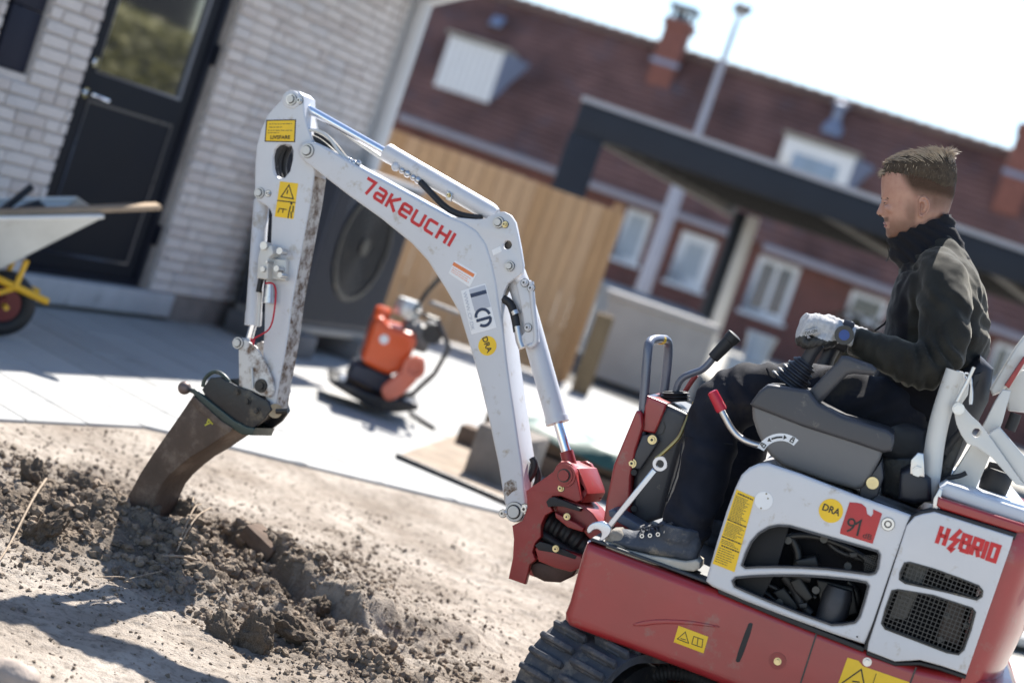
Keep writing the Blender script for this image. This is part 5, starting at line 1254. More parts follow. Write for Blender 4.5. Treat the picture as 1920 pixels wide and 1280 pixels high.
hyb = [(.62, [[(.1, 1), (.1, 0)], [(.52, 1), (.52, 0)], [(.1, .5), (.52, .5)]]),
       (.56, [[(.5, 1.12), (.16, .52), (.48, .52), (.12, -.14)]]),
       (.60, [[(.1, .08), (.1, .92), (.48, .92), (.48, .54), (.1, .54)], [(.48, .54), (.54, .48), (.54, .08), (.1, .08)]]),
       (.60, [[(.1, 0), (.1, .92), (.52, .92), (.52, .46), (.1, .46)], [(.34, .46), (.54, 0)]]),
       (.2, [[(.1, 1), (.1, 0)]]),
       (.62, [[(.1, .08), (.1, .92), (.52, .92), (.52, .08), (.1, .08)]])]
logo(hyb, (1753, 1017), (1867, 1055), 34, NEAR-.0165, .23, B, REDP, panel, .1)
P = B.pts([(1779, 1026), (1793, 1027), (1782, 1037)], NEAR-.017); put('lettering', MB().add([(x, NEAR-.0173, z) for x, z in P], [(0, 1, 2)]).mesh('l', 0), REDP, panel, B)
# labels on the engine cover
ys2 = NEAR-.0125
st = pl('instruction_label', [(1381, 917), (1415, 932), (1377, 1072), (1336, 1056)], ys2-.0008, ys2+.001, YEL, bevel=.0003, parent=cover)
Q = [(1381, 917), (1415, 932), (1377, 1072), (1336, 1056)]
lines(Q, [(.03, .12, .95, .018), (.39, .03, .97, .018), (.62, .03, .97, .018), (.73, .12, .97, .018)], ys2-.0016, INK, B, cover)
lines(Q, [(v/100, .06, random.uniform(.6, .95), .010) for v in list(range(7, 38, 2))+list(range(43, 61, 2))+list(range(66, 72, 2))+list(range(77, 96, 3))], ys2-.0014, INKS, B, cover, seed=9)
q = B.at(1432, 938, ys2); k = B.mpp(1432, 938, ys2); o_ = put('round_label', MB().cyly(q.x, q.z, 17*k, ys2-.001, ys2+.001, 32), WSTK, cover, B)
for c in ((1437, 925), (1427, 952), (1440, 934)):
    q = B.at(*c, ys2); put('label_hole', MB().cyly(q.x, q.z, 1.6*k, ys2-.0014, ys2, 10), INKS, o_, B)
badge((1558, 957), 22.5, ys2, B, cover, (1541, 955), (1573, 967), 13)
st = pl('noise_label', [(1593, 941), (1606, 942), (1616, 944), (1624, 951), (1626, 963), (1633, 968), (1637, 963), (1637, 954), (1654, 962), (1636, 1019), (1575, 1000), (1576, 992)], ys2-.0008, ys2+.001, mat('red_sticker', (.42, .022, .025), .4, 0, .08, 30), bevel=.0003, parent=cover)
txt('9', (1583, 995), (1599, 1000), 28, ys2-.0012, INK, B, cover); rib([[(1604, 982), (1614, 976), (1607, 1004)]], 4, ys2-.0012, INK, B, cover); txt('dB', (1617, 1007), (1633, 1012), 10, ys2-.0012, INK, B, cover)
q = B.at(1665, 982, ys2); put('cover_lock', MB().ringy(q.x, q.z, .009, .0145, ys2-.004, ys2+.002).cyly(q.x, q.z, .0055, ys2-.003, ys2+.001), STEEL, cover, B); put('lock_recess', MB().ringy(q.x, q.z, .0055, .009, ys2-.0012, ys2+.001).ringy(q.x, q.z, .0145, .0158, ys2-.0008, ys2+.001), mat('lock_grey', (.12, .115, .11), .5, .3, .1), cover, B)
for c in ((1625, 1112), (1607, 1193)):
    q = B.at(*c, ys2); put('cover_hole', MB().cyly(q.x, q.z, .0022, ys2-.0006, ys2+.001, 10), INK, cover, B)
# ---------------- left console
cy0 = -.43
con_low = [(1409, 756), (1411, 785), (1419, 810), (1432, 838), (1446, 856), (1466, 872), (1550, 903), (1604, 918), (1618, 914), (1630, 898), (1650, 862), (1657, 842), (1600, 820), (1500, 785)]
con = pl('console', con_low, cy0, -.20, GREYL, bevel=.012, res=4)
con_top = [(1406, 757), (1424, 732), (1438, 721), (1455, 722), (1516, 732), (1536, 757), (1582, 781), (1664, 806), (1676, 815), (1677, 828), (1672, 846), (1655, 849), (1605, 832), (1505, 800), (1411, 763)]
pl('console_top', con_top, cy0-.008, -.19, GREY, bevel=.010, res=4)
pl('console_foot', [(1612, 914), (1640, 880), (1653, 862), (1657, 895), (1646, 930), (1630, 938), (1612, 930)], cy0+.01, -.25, GREY, bevel=.005)
q = B.at(1636, 905, cy0); put('console_bolt', MB().cyly(q.x, q.z, .0145, cy0-.004, cy0+.02, 24).ringy(q.x, q.z, .004, .007, cy0-.007, cy0-.003, 16), ZINC, ex, B)
def arc_label():
    y = cy0-.0012; c = V((1464, 862)); mb = MB(); I, O = [], []
    for k in range(13):
        a = RAD(152-104*k/12); 
        for r_, L_ in ((36, I), (50, O)): q = B.at(c.x+r_*cos(a), c.y-r_*sin(a), y); L_.append((q.x, y, q.z))
    mb.rings([I, O], cap=False, closed=False); o_ = put('lock_label', mb.mesh('l', 0), WSTK, con, B)
    rib([[(c.x+43*cos(RAD(a)), c.y-43*sin(RAD(a))) for a in (114, 100, 86)]], 3.2, y-.0006, INK, B, con)
    for a, d in ((121, 1), (79, -1)):
        m_ = V((c.x+43*cos(RAD(a)), c.y-43*sin(RAD(a)))); t_ = V((sin(RAD(a)), cos(RAD(a))))*d; n_ = V((cos(RAD(a)), -sin(RAD(a))))
        P = [B.at(*(p), y-.0005) for p in (m_-t_*3.5, m_+t_*3+n_*4.5, m_+t_*3-n_*4.5)]
        put('arrow_head', MB().add([(p.x, y-.0008, p.z) for p in P], [(0, 1, 2)]).mesh('l', 0), INK, con, B)
    for a in (140, 60):
        m_ = V((c.x+43*cos(RAD(a)), c.y-43*sin(RAD(a)))); t_ = V((sin(RAD(a)), cos(RAD(a)))); n_ = V((cos(RAD(a)), -sin(RAD(a))))
        rib([[tuple(m_-t_*3-n_*4), tuple(m_+t_*3-n_*4), tuple(m_+t_*3+n_*1), tuple(m_-t_*3+n_*1), tuple(m_-t_*3-n_*4)], [tuple(m_-t_*2+n_*1), tuple(m_-t_*2+n_*5), tuple(m_+t_*2+n_*5), tuple(m_+t_*2+n_*2)]], 1.8, y-.0006, INK, B, con)
arc_label()
pl('armrest', [(1516, 733), (1570, 677), (1576, 667), (1590, 667), (1634, 683), (1645, 692), (1640, 704), (1600, 701), (1588, 703), (1578, 712), (1536, 757), (1524, 753)], -.40, -.33, GREY, bevel=.012, res=4)
# joystick with bellows
def bellows(name, p0, p1, y, r0, r1, n, material):
    a, b = B.at(*p0, y), B.at(*p1, y); P, R = [], []
    for i in range(n*4+1):
        t_ = i/(n*4); P.append(a.lerp(b, t_)); R.append((r0+(r1-r0)*t_)*(1+.16*(1 if i % 4 in (1, 2) else -.4)))
    return put(name, MB().tube(P, R, 20), material, ex, B)
JY = -.32
bellows('joystick_bellows', (1478, 722), (1512, 678), JY, .047, .024, 5, mat('bellows_rubber', (.018, .019, .026), .5, 0, .1))
axis_tube('joystick', (1510, 682), (1532, 640), .017, MATS['bellows_rubber'], JY, B, [(0, 1), (.5, .95), (.9, 1.25), (1, .8)])
axis_tube('joystick', (1540, 700), (1565, 640), .020, MATS['bellows_rubber'], .26, B, [(0, 1.3), (.5, 1), (1, 1.2)])
tb('lock_lever', [(1352, 768), (1372, 806), (1390, 823), (1412, 832), (1432, 836)], -.40, .0085, STEEL)
axis_tube('lock_lever_grip', (1335, 733), (1354, 770), .0135, mat('red_grip', (.42, .01, .03), .35, 0, .05), -.40, B, [(0, .5), (.04, .95), (.9, 1.05), (1, .9)])
# ---------------- front control column
COLR = RED
pl('column', [(1249, 757), (1292, 776), (1284, 815), (1268, 865), (1252, 925), (1240, 972), (1182, 990), (1184, 930), (1190, 880), (1205, 830), (1222, 792)], -.16, .18, GREY, bevel=.014, res=3)
pl('column_front', [(1190, 776), (1193, 770), (1199, 769), (1204, 776), (1206, 800), (1192, 845), (1183, 895), (1180, 985), (1176, 1005), (1128, 1000), (1136, 940), (1146, 893), (1150, 872)], -.19, .22, RED, bevel=.008, res=3)
pl('column_cap', [(1214, 741), (1251, 756), (1238, 790), (1228, 813), (1203, 808), (1208, 765)], -.175, .19, RED, bevel=.006)
pl('column_plate', [(1205, 815), (1226, 815), (1236, 826), (1222, 848), (1200, 880), (1184, 878), (1190, 850)], -.185, -.16, GREY, bevel=.004)
for c in ((1223, 824), (1185, 868)): bolt(c, -.186, .008, material=ZINC)
for c in ((1189, 885), (1189, 953)):
    q = B.at(*c, -.19); put('rubber_plug', MB().cyly(q.x, q.z, .008, -.195, -.185, 16), BLACK, ex, B)
rib([[(1244, 790), (1247, 800), (1243, 812), (1234, 816), (1228, 813)]], 1.6, -.162, INK, B, ex)
pl('pedal', [(1141, 957), (1150, 955), (1180, 972), (1216, 993), (1236, 1006), (1228, 1012), (1200, 1002), (1160, 980), (1142, 967)], -.30, -.20, mat('blue_grey_pedal', (.07, .085, .12), .5, .2, .15, 20), bevel=.004)
HRL = mat('rail_paint', (.13, .14, .175), .35, .3, .08, 12, 0, 60, .5, .2)
tb('grab_rail', [(1201, 832), (1203, 815), (1208, 740), (1215, 652), (1218, 640), (1228, 636), (1240, 636), (1250, 637), (1254, 648), (1251, 690), (1244, 748)], [-.15, -.15, -.15, -.15, -.13, -.10, -.06, -.03, -.01, 0, 0], .0125, HRL, sm=2)
tb('rail_marking', [(1231, 636), (1242, 637)], [-.085, -.055], .0129, YEL, sm=0)
# travel lever
bellows('lever_boot', (1266, 752), (1266, 733), -.05, .036, .032, 3, BLACK)
tb('travel_lever', [(1266, 742), (1270, 722), (1280, 707), (1300, 699), (1318, 693), (1334, 676), (1342, 664)], -.05, .0095, HRL)
axis_tube('lever_grip', (1336, 672), (1379, 627), .0155, BLACK, -.05, B, [(0, .7), (.02, 1), (.72, 1.15), (.74, 1.3), (.97, 1.35), (1, .9)])
axis_tube('lever_collar', (1338, 672), (1344, 664), .0135, ZINC, -.05, B)
tb('travel_lever', [(1284, 735), (1296, 716), (1306, 703)], .04, .007, REDW, sm=0)
tb('brass_lever', [(1302, 755), (1288, 786), (1276, 816), (1268, 826), (1240, 852), (1229, 860)], [-.17, -.19, -.21, -.215, -.225, -.23], .0052, mat('brass_rod', (.55, .40, .16), .35, .9, .1))
# ---------------- seat
seat = mat('black_vinyl', (.016, .017, .022), .5, 0, .1, 8, .1, 60)
pl('seat_cushion', [(1560, 770), (1580, 745), (1700, 780), (1740, 800), (1738, 860), (1700, 880), (1600, 850)], -.2, .2, seat, bevel=.04, res=4, yt=-.1)
pl('seat_back', [(1735, 850), (1745, 790), (1790, 700), (1835, 665), (1860, 690), (1850, 750), (1800, 850), (1770, 900)], -.19, .19, seat, bevel=.045, res=4, yt=-.05)
pl('seat_mount', [(1650, 860), (1740, 860), (1770, 920), (1720, 960), (1650, 930)], -.2, .2, BLACKM, bevel=.01, yt=-.3)
# ---------------- roll bar, folded down
RY2 = -.36
axis = [(1792, 695), (1778, 735), (1762, 785), (1752, 835), (1746, 890), (1736, 940)]
tb('roll_bar', axis, RY2, .0235, CREAM, n=18)
tb('roll_bar', axis, .36, .0235, CREAM, n=18)
pl('roll_bar_plate', [(1794, 694), (1806, 697), (1818, 714), (1815, 740), (1800, 762), (1788, 764), (1780, 790), (1774, 786)], RY2-.012, RY2+.006, CREAM, bevel=.003)
tb('locking_pin', [(1826, 688), (1812, 718), (1794, 752)], RY2-.035, .0045, STEEL, sm=0)
tb('pin_clip', [(1816, 716), (1808, 708), (1808, 700), (1816, 700), (1822, 712), (1820, 735), (1818, 757), (1822, 757), (1823, 728), (1818, 712)], RY2-.03, .0028, STEEL, n=8, sm=1)
link = [(1788, 768), (1793, 758), (1803, 757), (1810, 766), (1822, 780), (1836, 792), (1848, 808), (1862, 826), (1922, 912), (1905, 908), (1860, 858), (1832, 838), (1814, 832), (1802, 815), (1793, 794)]
pl('roll_bar_link', link, RY2-.03, RY2-.018, CREAM, holes=[arc((1831, 811), 8.5, 0, 340, 12)], bevel=.002, yt=RY2-.03)
pl('roll_bar_tube', [(1851, 815), (1874, 799), (1932, 868), (1932, 920), (1922, 912)], RY2-.016, RY2+.035, CREAM, bevel=.005, yt=RY2-.016)
q = B.at(1797, 766, RY2-.03); put('link_bolt', MB().cyly(q.x, q.z, .0145, RY2-.034, RY2-.03, 20).cyly(q.x, q.z, .0115, RY2-.042, RY2-.033, 6), STEEL, ex, B)
pl('rear_bracket', [(1772, 908), (1800, 868), (1842, 800), (1866, 752), (1880, 730), (1896, 732), (1880, 790), (1858, 850), (1838, 898), (1826, 924)], RY2+.05, RY2+.075, CREAM, bevel=.003, yt=RY2+.05)
pl('roll_bar_hoop', [(1857, 730), (1906, 648), (1934, 612), (1960, 612), (1920, 690), (1880, 735), (1862, 742)], RY2+.09, RY2+.13, CREAM, bevel=.008, yt=RY2+.09)
pl('hoop_stripe', [(1884, 722), (1920, 668), (1926, 672), (1892, 728)], RY2+.06, RY2+.09, REDW, bevel=.002)
pl('rear_column', [(1886, 730), (1900, 700), (1930, 690), (1930, 775), (1892, 770)], RY2+.13, RY2+.18, CREAM, bevel=.004)
tb('hinge_spring', [(1905, 775), (1900, 790), (1893, 806)], RY2+.1, .014, BLACK)
pl('bracket_block', [(1688, 886), (1703, 878), (1713, 874), (1746, 897), (1747, 940), (1715, 944), (1684, 937)], RY2-.05, RY2+.1, mat('black_block', (.013, .015, .024), .45, 0, .2, 20), bevel=.012, res=3)
pl('bracket_plate', [(1708, 862), (1721, 848), (1732, 850), (1734, 895), (1706, 888)], RY2-.052, RY2-.04, STEEL, bevel=.002)
q = B.at(1720, 883, RY2-.055); put('block_bolt', MB().cyly(q.x, q.z, .013, RY2-.064, RY2-.05, 6).cyly(q.x, q.z, .008, RY2-.067, RY2-.063, 16), STEEL, ex, B)
fc = B.at(1862, 915, RY2+.14)
put('fuel_cap', MB().lathe([(.034, -.01), (.036, .012), (.036, .035), (.030, .046), (.012, .048)], Matrix.Translation(fc), 20), BLACK, ex, B)
put('cap_handle', bevelled(MB().obox(fc+V((0, 0, .055)), (.03, 0, .004), (0, .007, 0), (0, 0, .009)).mesh('c'), .003), BLACK, ex, B)
put('cap_neck', MB().lathe([(.04, -.04), (.04, -.012), (.034, -.01)], Matrix.Translation(fc), 20), STEEL, ex, B)
tb('cable', [(1760, 905), (1780, 895), (1800, 892), (1812, 886)], RY2+.02, .006, BLACK); tb('cable', [(1768, 850), (1790, 820), (1812, 800)], RY2+.06, .01, BLACK)
pl('rear_frame', [(1752, 915), (1770, 860), (1800, 800), (1812, 812), (1790, 870), (1775, 915)], RY2+.09, RY2+.12, BLACKM, bevel=.003, yt=RY2+.09)

# ---------------- combination spanner resting on the floor and column (a thing of its own)
SY = -.472
def spanner():
    y0, y1 = SY-.006, SY+.006
    a, b = B.at(1121, 990, SY), B.at(1238, 869, SY)
    sh = plate_mesh('s', B.pts([(1139, 981), (1147, 989), (1232, 884), (1224, 876)], SY), y0+.001, y1-.001, bevel=.003, res=3)
    op = plate_mesh('s', B.pts(chaikin([(1101, 990), (1108, 981), (1120, 977), (1132, 976), (1142, 982), (1147, 990), (1143, 1002), (1132, 1012), (1127, 1016), (1121, 1014), (1128, 1006), (1129, 997), (1122, 991), (1113, 992), (1106, 1000), (1101, 997)], 1), SY), y0, y1, bevel=.002)
    k = B.mpp(1234, 867, SY); rg = MB().ringy(b.x, b.z, 7.8*k, 13.5*k, y0-.002, y1+.002, 24).mesh('r')
    put('spanner', join([sh, op, rg], 'spanner'), mat('spanner_steel', (.44, .46, .53), .24, 1.0, .06, 14, .02, 60), frame=B, label='long chrome combination spanner leaning between the boot toe and the column', cat='spanner')
spanner()
# ================================================================ the operator
man = thing('person', 'man in a dark zip jacket and navy work trousers sitting on the excavator', 'person', B.W((0, 0, 1.0)), B.a)
def ring_loft(specs, n=24, mb=None, frame=B, power=2.0):
    """specs: (px, py, y, in-plane radius in px, lateral radius in m); elliptical rings across the traced axis"""
    P = [frame.at(s[0], s[1], s[2]) for s in specs]; R = []
    for i, s in enumerate(specs):
        t = (P[min(i+1, len(P)-1)]-P[max(i-1, 0)]).normalized(); lat = V((0, 1, 0)); lat = (lat-t*lat.dot(t)).normalized(); nn = t.cross(lat)
        a = s[3]*frame.mpp(s[0], s[1], s[2]); b = s[4]
        r = []
        for k in range(n):
            c, d = cos(2*pi*k/n), sin(2*pi*k/n); e = 2/power
            r.append(P[i]+nn*(a*math.copysign(abs(c)**e, c))+lat*(b*math.copysign(abs(d)**e, d)))
        R.append(r)
    mb = mb or MB(); mb.rings(R); return mb
def spline_specs(sp, m=4):
    """Catmull-Rom refinement of the ring list"""
    out = []
    n = len(sp)
    for i in range(n-1):
        p0, p1, p2, p3 = [V(sp[min(max(j, 0), n-1)]) if False else sp[min(max(j, 0), n-1)] for j in (i-1, i, i+1, i+2)]
        for k in range(m):
            t = k/m
            out.append(tuple(0.5*((2*b)+(-a+c)*t+(2*a-5*b+4*c-d)*t*t+(-a+3*b-3*c+d)*t**3) for a, b, c, d in zip(p0, p1, p2, p3)))
    out.append(sp[-1]); return out

# ---------------- head: front and back profile rows read off the photograph
HK = .203125
rows = [  # zoomed y, front x, back x, half width (m)
    (150, 470, 800, .030), (170, 400, 850, .046), (200, 345, 890, .057), (250, 298, 920, .067), (300, 274, 938, .0725), (350, 262, 945, .0755), (400, 256, 948, .0765),
    (450, 255, 945, .077), (500, 257, 940, .0765), (530, 256, 932, .0755), (550, 257, 926, .0745), (575, 264, 918, .0735), (600, 266, 910, .0725), (640, 268, 898, .0715), (680, 272, 884, .0705),
    (710, 276, 872, .0695), (735, 281, 850, .068), (770, 286, 820, .066), (800, 291, 800, .0635), (830, 299, 790, .0605), (860, 302, 780, .0565), (885, 303, 772, .052), (905, 310, 770, .046), (922, 325, 770, .040), (935, 350, 765, .036)]
R = []
NH = 40
for (zy, fx_, bx_, hw) in rows:
    a, b = B.at(1600+fx_*HK, 260+zy*HK, 0), B.at(1600+bx_*HK, 260+zy*HK, 0)
    r = []
    for k in range(NH):
        t = 2*pi*k/NH; c, d = cos(t), sin(t)                       # c=-1 front
        u = .5+.5*c; 
        e = 1.0 if c > 0 else (.80 if zy < 700 else .92)
        wd = hw*math.copysign(abs(d)**e, d)
        q = a.lerp(b, u); r.append(V((q.x, wd, q.z)))
    R.append(r)
hd = MB().rings(R)
def hpt(zx, zy, y=0.0):
    q = B.at(1600+zx*HK, 260+zy*HK, 0); return V((q.x, y, q.z))
hk = HK*B.mpp(1720, 365, 0)                                        # metres per zoom pixel
# nose: rings along the bridge
nz = [(262, 555, .008, 14), (254, 590, .0085, 24), (240, 620, .0095, 32), (226, 650, .0115, 40), (214, 676, .0145, 48), (222, 702, .0165, 46), (250, 720, .0150, 32)]
R = []
for zx, zy, hw, dp in nz:
    r = []
    for k in range(14):
        t = 2*pi*k/14; r.append(hpt(zx+dp+dp*1.0*cos(t), zy+6*sin(t)*0, hw*sin(t)*(1.15 if cos(t) > 0 else .9)))
    R.append(r)
hd.rings(R)
hd.sphere(hpt(231, 686), 24*hk, 12, 8, (1.0, .8, .85))               # tip
for s in (-1, 1): hd.sphere(hpt(258, 700, s*.0115), 15*hk, 10, 8, (1.2, .75, .9))
# brow ridges, cheek bones, lips, chin, jaw
for s in (-1, 1):
    hd.sphere(hpt(284, 548, s*.026), 22*hk, 12, 8, (.9, 1.9, .6)); hd.sphere(hpt(330, 660, s*.044), 48*hk, 12, 8, (1.1, .8, .8))
    hd.sphere(hpt(520, 800, s*.050), 60*hk, 12, 8, (1.3, .55, 1.2)); hd.sphere(hpt(430, 860, s*.038), 55*hk, 12, 8, (1.5, .5, .7))
hd.sphere(hpt(293, 785), 10*hk, 12, 8, (.9, 3.4, .75)); hd.sphere(hpt(304, 815), 12*hk, 12, 8, (.9, 3.0, .75)); hd.sphere(hpt(328, 878), 30*hk, 12, 8, (1, 1.3, 1.0))
# neck
ring_loft(spline_specs([(1730, 398, 0, 40, .060), (1728, 425, 0, 42, .060), (1732, 455, 0, 44, .062), (1740, 490, 0, 44, .066)]), 24, hd)
me = remesh(hd.mesh('head'), .0036, 4, .5)
# eye sockets pressed in
for s in (-1, 1):
    c = hpt(306, 596, s*.031)
    for v in me.vertices:
        d = (v.co-c).length
        if d < .017: v.co.x += .0055*(1-(d/.017)**2)**2
    c2 = hpt(300, 803, 0)
for v in me.vertices:
    d = abs((v.co-hpt(290, 801)).z)
    if d < .004 and v.co.x < hpt(345, 801).x and abs(v.co.y) < .024: v.co.x += .0028*(1-d/.004)
# ears joined into the body mesh
for s in (-1, 1):
    em = MB(); R = []
    outl = [(606, 740), (600, 700), (604, 640), (600, 590), (616, 565), (640, 555), (668, 560), (692, 590), (703, 630), (697, 670), (680, 705), (655, 735), (628, 752)]
    y_ = s*.071
    prof = [(1, 0, 0), (1.0, .010, 0), (.93, .014, 0), (.80, .0125, 0), (.72, .007, 0), (.45, .005, 0)]
    cx, cy = 648, 650
    for k_, dy, _ in prof:
        R.append([hpt(cx+(x-cx)*k_, cy+(z-cy)*k_, y_+s*(dy+.010*max(0, (x-620)/85))) for x, z in outl])
    em.rings(R); em.tube([hpt(625, 600, y_+s*.009), hpt(655, 605, y_+s*.014), hpt(665, 640, y_+s*.014), hpt(645, 690, y_+s*.010)], .0035, 8)
    e_ = remesh(em.mesh('e'), .0022, 2, .4)
    k0 = len(me.vertices)
    me = join([me, e_], 'head')
for f_ in me.polygons: f_.use_smooth = True
# skin with beard stubble where the beard grows and shaved hair above the ear
SK = bpy.data.materials.new('skin'); SK.use_nodes = True; t = SK.node_tree; N = t.nodes; L = t.links; b = N['Principled BSDF']
b.inputs['Roughness'].default_value = .45; b.inputs['Subsurface Weight'].default_value = .12; b.inputs['Subsurface Radius'].default_value = (.012, .005, .003); b.inputs['Subsurface Scale'].default_value = 1.0
at = N.new('ShaderNodeAttribute'); at.attribute_name = 'hairy'; tc = N.new('ShaderNodeTexCoord')
n1 = N.new('ShaderNodeTexNoise'); n1.inputs['Scale'].default_value = 60; n1.inputs['Detail'].default_value = 6; L.new(tc.outputs['Object'], n1.inputs['Vector'])
n2 = N.new('ShaderNodeTexNoise'); n2.inputs['Scale'].default_value = 900; n2.inputs['Detail'].default_value = 3; L.new(tc.outputs['Object'], n2.inputs['Vector'])
r1 = N.new('ShaderNodeValToRGB'); L.new(n1.outputs['Fac'], r1.inputs[0]); r1.color_ramp.elements[0].color = (.33, .155, .11, 1); r1.color_ramp.elements[1].color = (.47, .275, .20, 1)
ml = N.new('ShaderNodeMath'); ml.operation = 'MULTIPLY'; L.new(at.outputs['Fac'], ml.inputs[0])
mr = N.new('ShaderNodeMapRange'); L.new(n2.outputs['Fac'], mr.inputs[0]); mr.inputs[1].default_value = .35; mr.inputs[2].default_value = .6; mr.inputs[3].default_value = .86; mr.inputs[4].default_value = 1
L.new(mr.outputs[0], ml.inputs[1])
mx = N.new('ShaderNodeMix'); mx.data_type = 'RGBA'; L.new(ml.outputs[0], mx.inputs['Factor']); L.new(r1.outputs[0], mx.inputs['A']); mx.inputs['B'].default_value = (.034, .024, .017, 1)
L.new(mx.outputs['Result'], b.inputs['Base Color'])
sp_ = N.new('ShaderNodeMapRange'); L.new(at.outputs['Fac'], sp_.inputs[0]); sp_.inputs[3].default_value = .45; sp_.inputs[4].default_value = .0; L.new(sp_.outputs[0], b.inputs['Specular IOR Level'])
ss_ = N.new('ShaderNodeMapRange'); L.new(at.outputs['Fac'], ss_.inputs[0]); ss_.inputs[3].default_value = .12; ss_.inputs[4].default_value = .0; L.new(ss_.outputs[0], b.inputs['Subsurface Weight'])
bp = N.new('ShaderNodeBump'); bp.inputs['Strength'].default_value = .35; bp.inputs['Distance'].default_value = .002; L.new(n2.outputs['Fac'], bp.inputs['Height']); L.new(bp.outputs[0], b.inputs['Normal'])
O0 = hpt(0, 0); ex_ = (hpt(1000, 0)-O0)/1000; ez_ = (hpt(0, 1000)-O0)/1000
det = ex_.x*ez_.z-ex_.z*ez_.x
def zxy(p):
    q = p-O0; return ((q.x*ez_.z-q.z*ez_.x)/det, (ex_.x*q.z-ex_.z*q.x)/det)
hv = []
for v in me.vertices:
    zx, zy = zxy(v.co); w_ = 0
    # beard: jaw line, chin, moustache
    jaw = sstep(725, 850, zy+(zx-300)*.22)*sstep(620, 520, zx)*sstep(960, 935, zy)
    sidebrd = sstep(440, 530, zx)*sstep(600, 560, zx)*sstep(520, 700, zy)*sstep(930, 900, zy)
    w_ = .62*max(jaw*.85, sidebrd*.8)
    w_ = max(w_, .65*sstep(722, 736, zy)*sstep(778, 764, zy)*sstep(345, 315, zx))
    w_ = max(w_, .6*sstep(850, 870, zy)*sstep(400, 350, zx))
    # lips stay bare
    if 774 < zy < 828 and zx < 340: w_ *= .15
    # clipped sides: fade from the ear upward
    fade = sstep(620, 440, zy-(zx-560)*.22)*sstep(0, 110, zx-405-max(0, zy-370)*.55)
    nape = sstep(650, 760, zx)*sstep(780, 560, zy)
    w_ = max(w_, .97*fade, .7*nape)
    if 550 < zy < 760 and 595 < zx < 708 and abs(v.co.y) > .072: w_ = 0
    hv.append(w_)
at_ = me.attributes.new('hairy', 'FLOAT', 'POINT'); at_.data.foreach_set('value', hv)
head = put('body', me, SK, man, B)
EYE = mat('eye_white', (.22, .19, .18), .2, 0, .02); DARKH = mat('brow_hair', (.10, .062, .036), .7, 0, .2, 90)
em, im = MB(), MB()
for s in (-1, 1):
    em.sphere(hpt(320, 599, s*.029), .0105, 14, 10); im.sphere(hpt(308, 602, s*.031), .0068, 12, 8)
put('eye', em, EYE, head, B); put('iris', im, mat('iris', (.03, .025, .02), .15, 0, .05), head, B)
lid = MB()
for s in (-1, 1):
    lid.tube([hpt(288, 593, s*.022), hpt(291, 586, s*.032), hpt(306, 588, s*.041), hpt(330, 600, s*.046)], [.0025, .004, .004, .002], 8)
    lid.tube([hpt(292, 606, s*.023), hpt(298, 611, s*.033), hpt(316, 611, s*.041)], [.002, .0032, .002], 8)
put('eyelid', lid, SK, head, B)
bw = MB(); rr = random.Random(5)
for s in (-1, 1):
    for k in range(90):
        u = rr.random(); zx = 262+u*58; zy = 556-10*sin(u*2.4)+rr.uniform(-6, 6)+u*14; y = s*(.014+u*.034)
        p = hpt(zx-4, zy, y); d = V((.005, s*.003, .0005*rr.uniform(-1, 1))); bw.tube([p, p+d], [.0005, .0002], 4)
put('eyebrow', bw, DARKH, head, B)
LIP = mat('lip', (.26, .10, .085), .4, 0, .1, 60)
lm = MB()
lm.tube([hpt(286, 779, -.001), hpt(292, 781, -.010), hpt(306, 788, -.019), hpt(322, 797, -.025)], [.0034, .0032, .0026, .001], 8); lm.tube([hpt(286, 779, .001), hpt(292, 781, .010), hpt(306, 788, .019), hpt(322, 797, .025)], [.0034, .0032, .0026, .001], 8)
lm.tube([hpt(297, 808, -.001), hpt(301, 808, -.010), hpt(311, 805, -.018), hpt(324, 799, -.024)], [.0042, .004, .003, .001], 8); lm.tube([hpt(297, 808, .001), hpt(301, 808, .010), hpt(311, 805, .018), hpt(324, 799, .024)], [.0042, .004, .003, .001], 8)
put('lips', lm, LIP, head, B)
mk = MB()
for s in (-1, 1): mk.sphere(hpt(250, 712, s*.0085), .0034, 8, 6, (1.4, .8, .7))
put('nostril', mk, mat('nostril_dark', (.05, .02, .015), .7, 0, .05), head, B)
# ---------------- hair: cap plus many combed strands
HAIR = mat('light_brown_hair', (.062, .046, .033), .7, 0, .35, 60, .5, 300, .1)
cap = MB(); R = []
crow = [(118, 560, 780, .026), (128, 480, 840, .040), (145, 420, 880, .052), (175, 355, 918, .064), (215, 312, 940, .0725), (260, 282, 950, .0775), (310, 262, 955, .0792), (345, 264, 957, .0785), (380, 310, 955, .0768), (430, 440, 945, .0715), (480, 540, 925, .0640)]
for zy, f_, b_, hw in crow:
    r = []
    for k in range(36):
        t = 2*pi*k/36; c, d = cos(t), sin(t); u = .5+.5*c
        q = hpt(f_+(b_-f_)*u, zy); r.append(V((q.x, hw*math.copysign(abs(d)**.9, d)*.99, q.z)))
    R.append(r)
cap.rings(R)
hm = remesh(cap.mesh('hc'), .005, 2)
for v in hm.vertices:
    v.co += v.normal*(.0022*noise.noise(v.co*120))
hair = put('hair', hm, HAIR, man, B)
rr = random.Random(11); st_ = MB(); sd_ = MB()
def strand(p, d, L_, droop, w_, dark=False):
    pts = []; q = p.copy(); dd = d.normalized()
    for i in range(5):
        pts.append(q.copy()); q += dd*(L_/4); dd = (dd+V((0, 0, -droop))).normalized()
    (sd_ if dark else st_).tube(pts, [w_, w_*.95, w_*.8, w_*.5, w_*.08], 3, False)
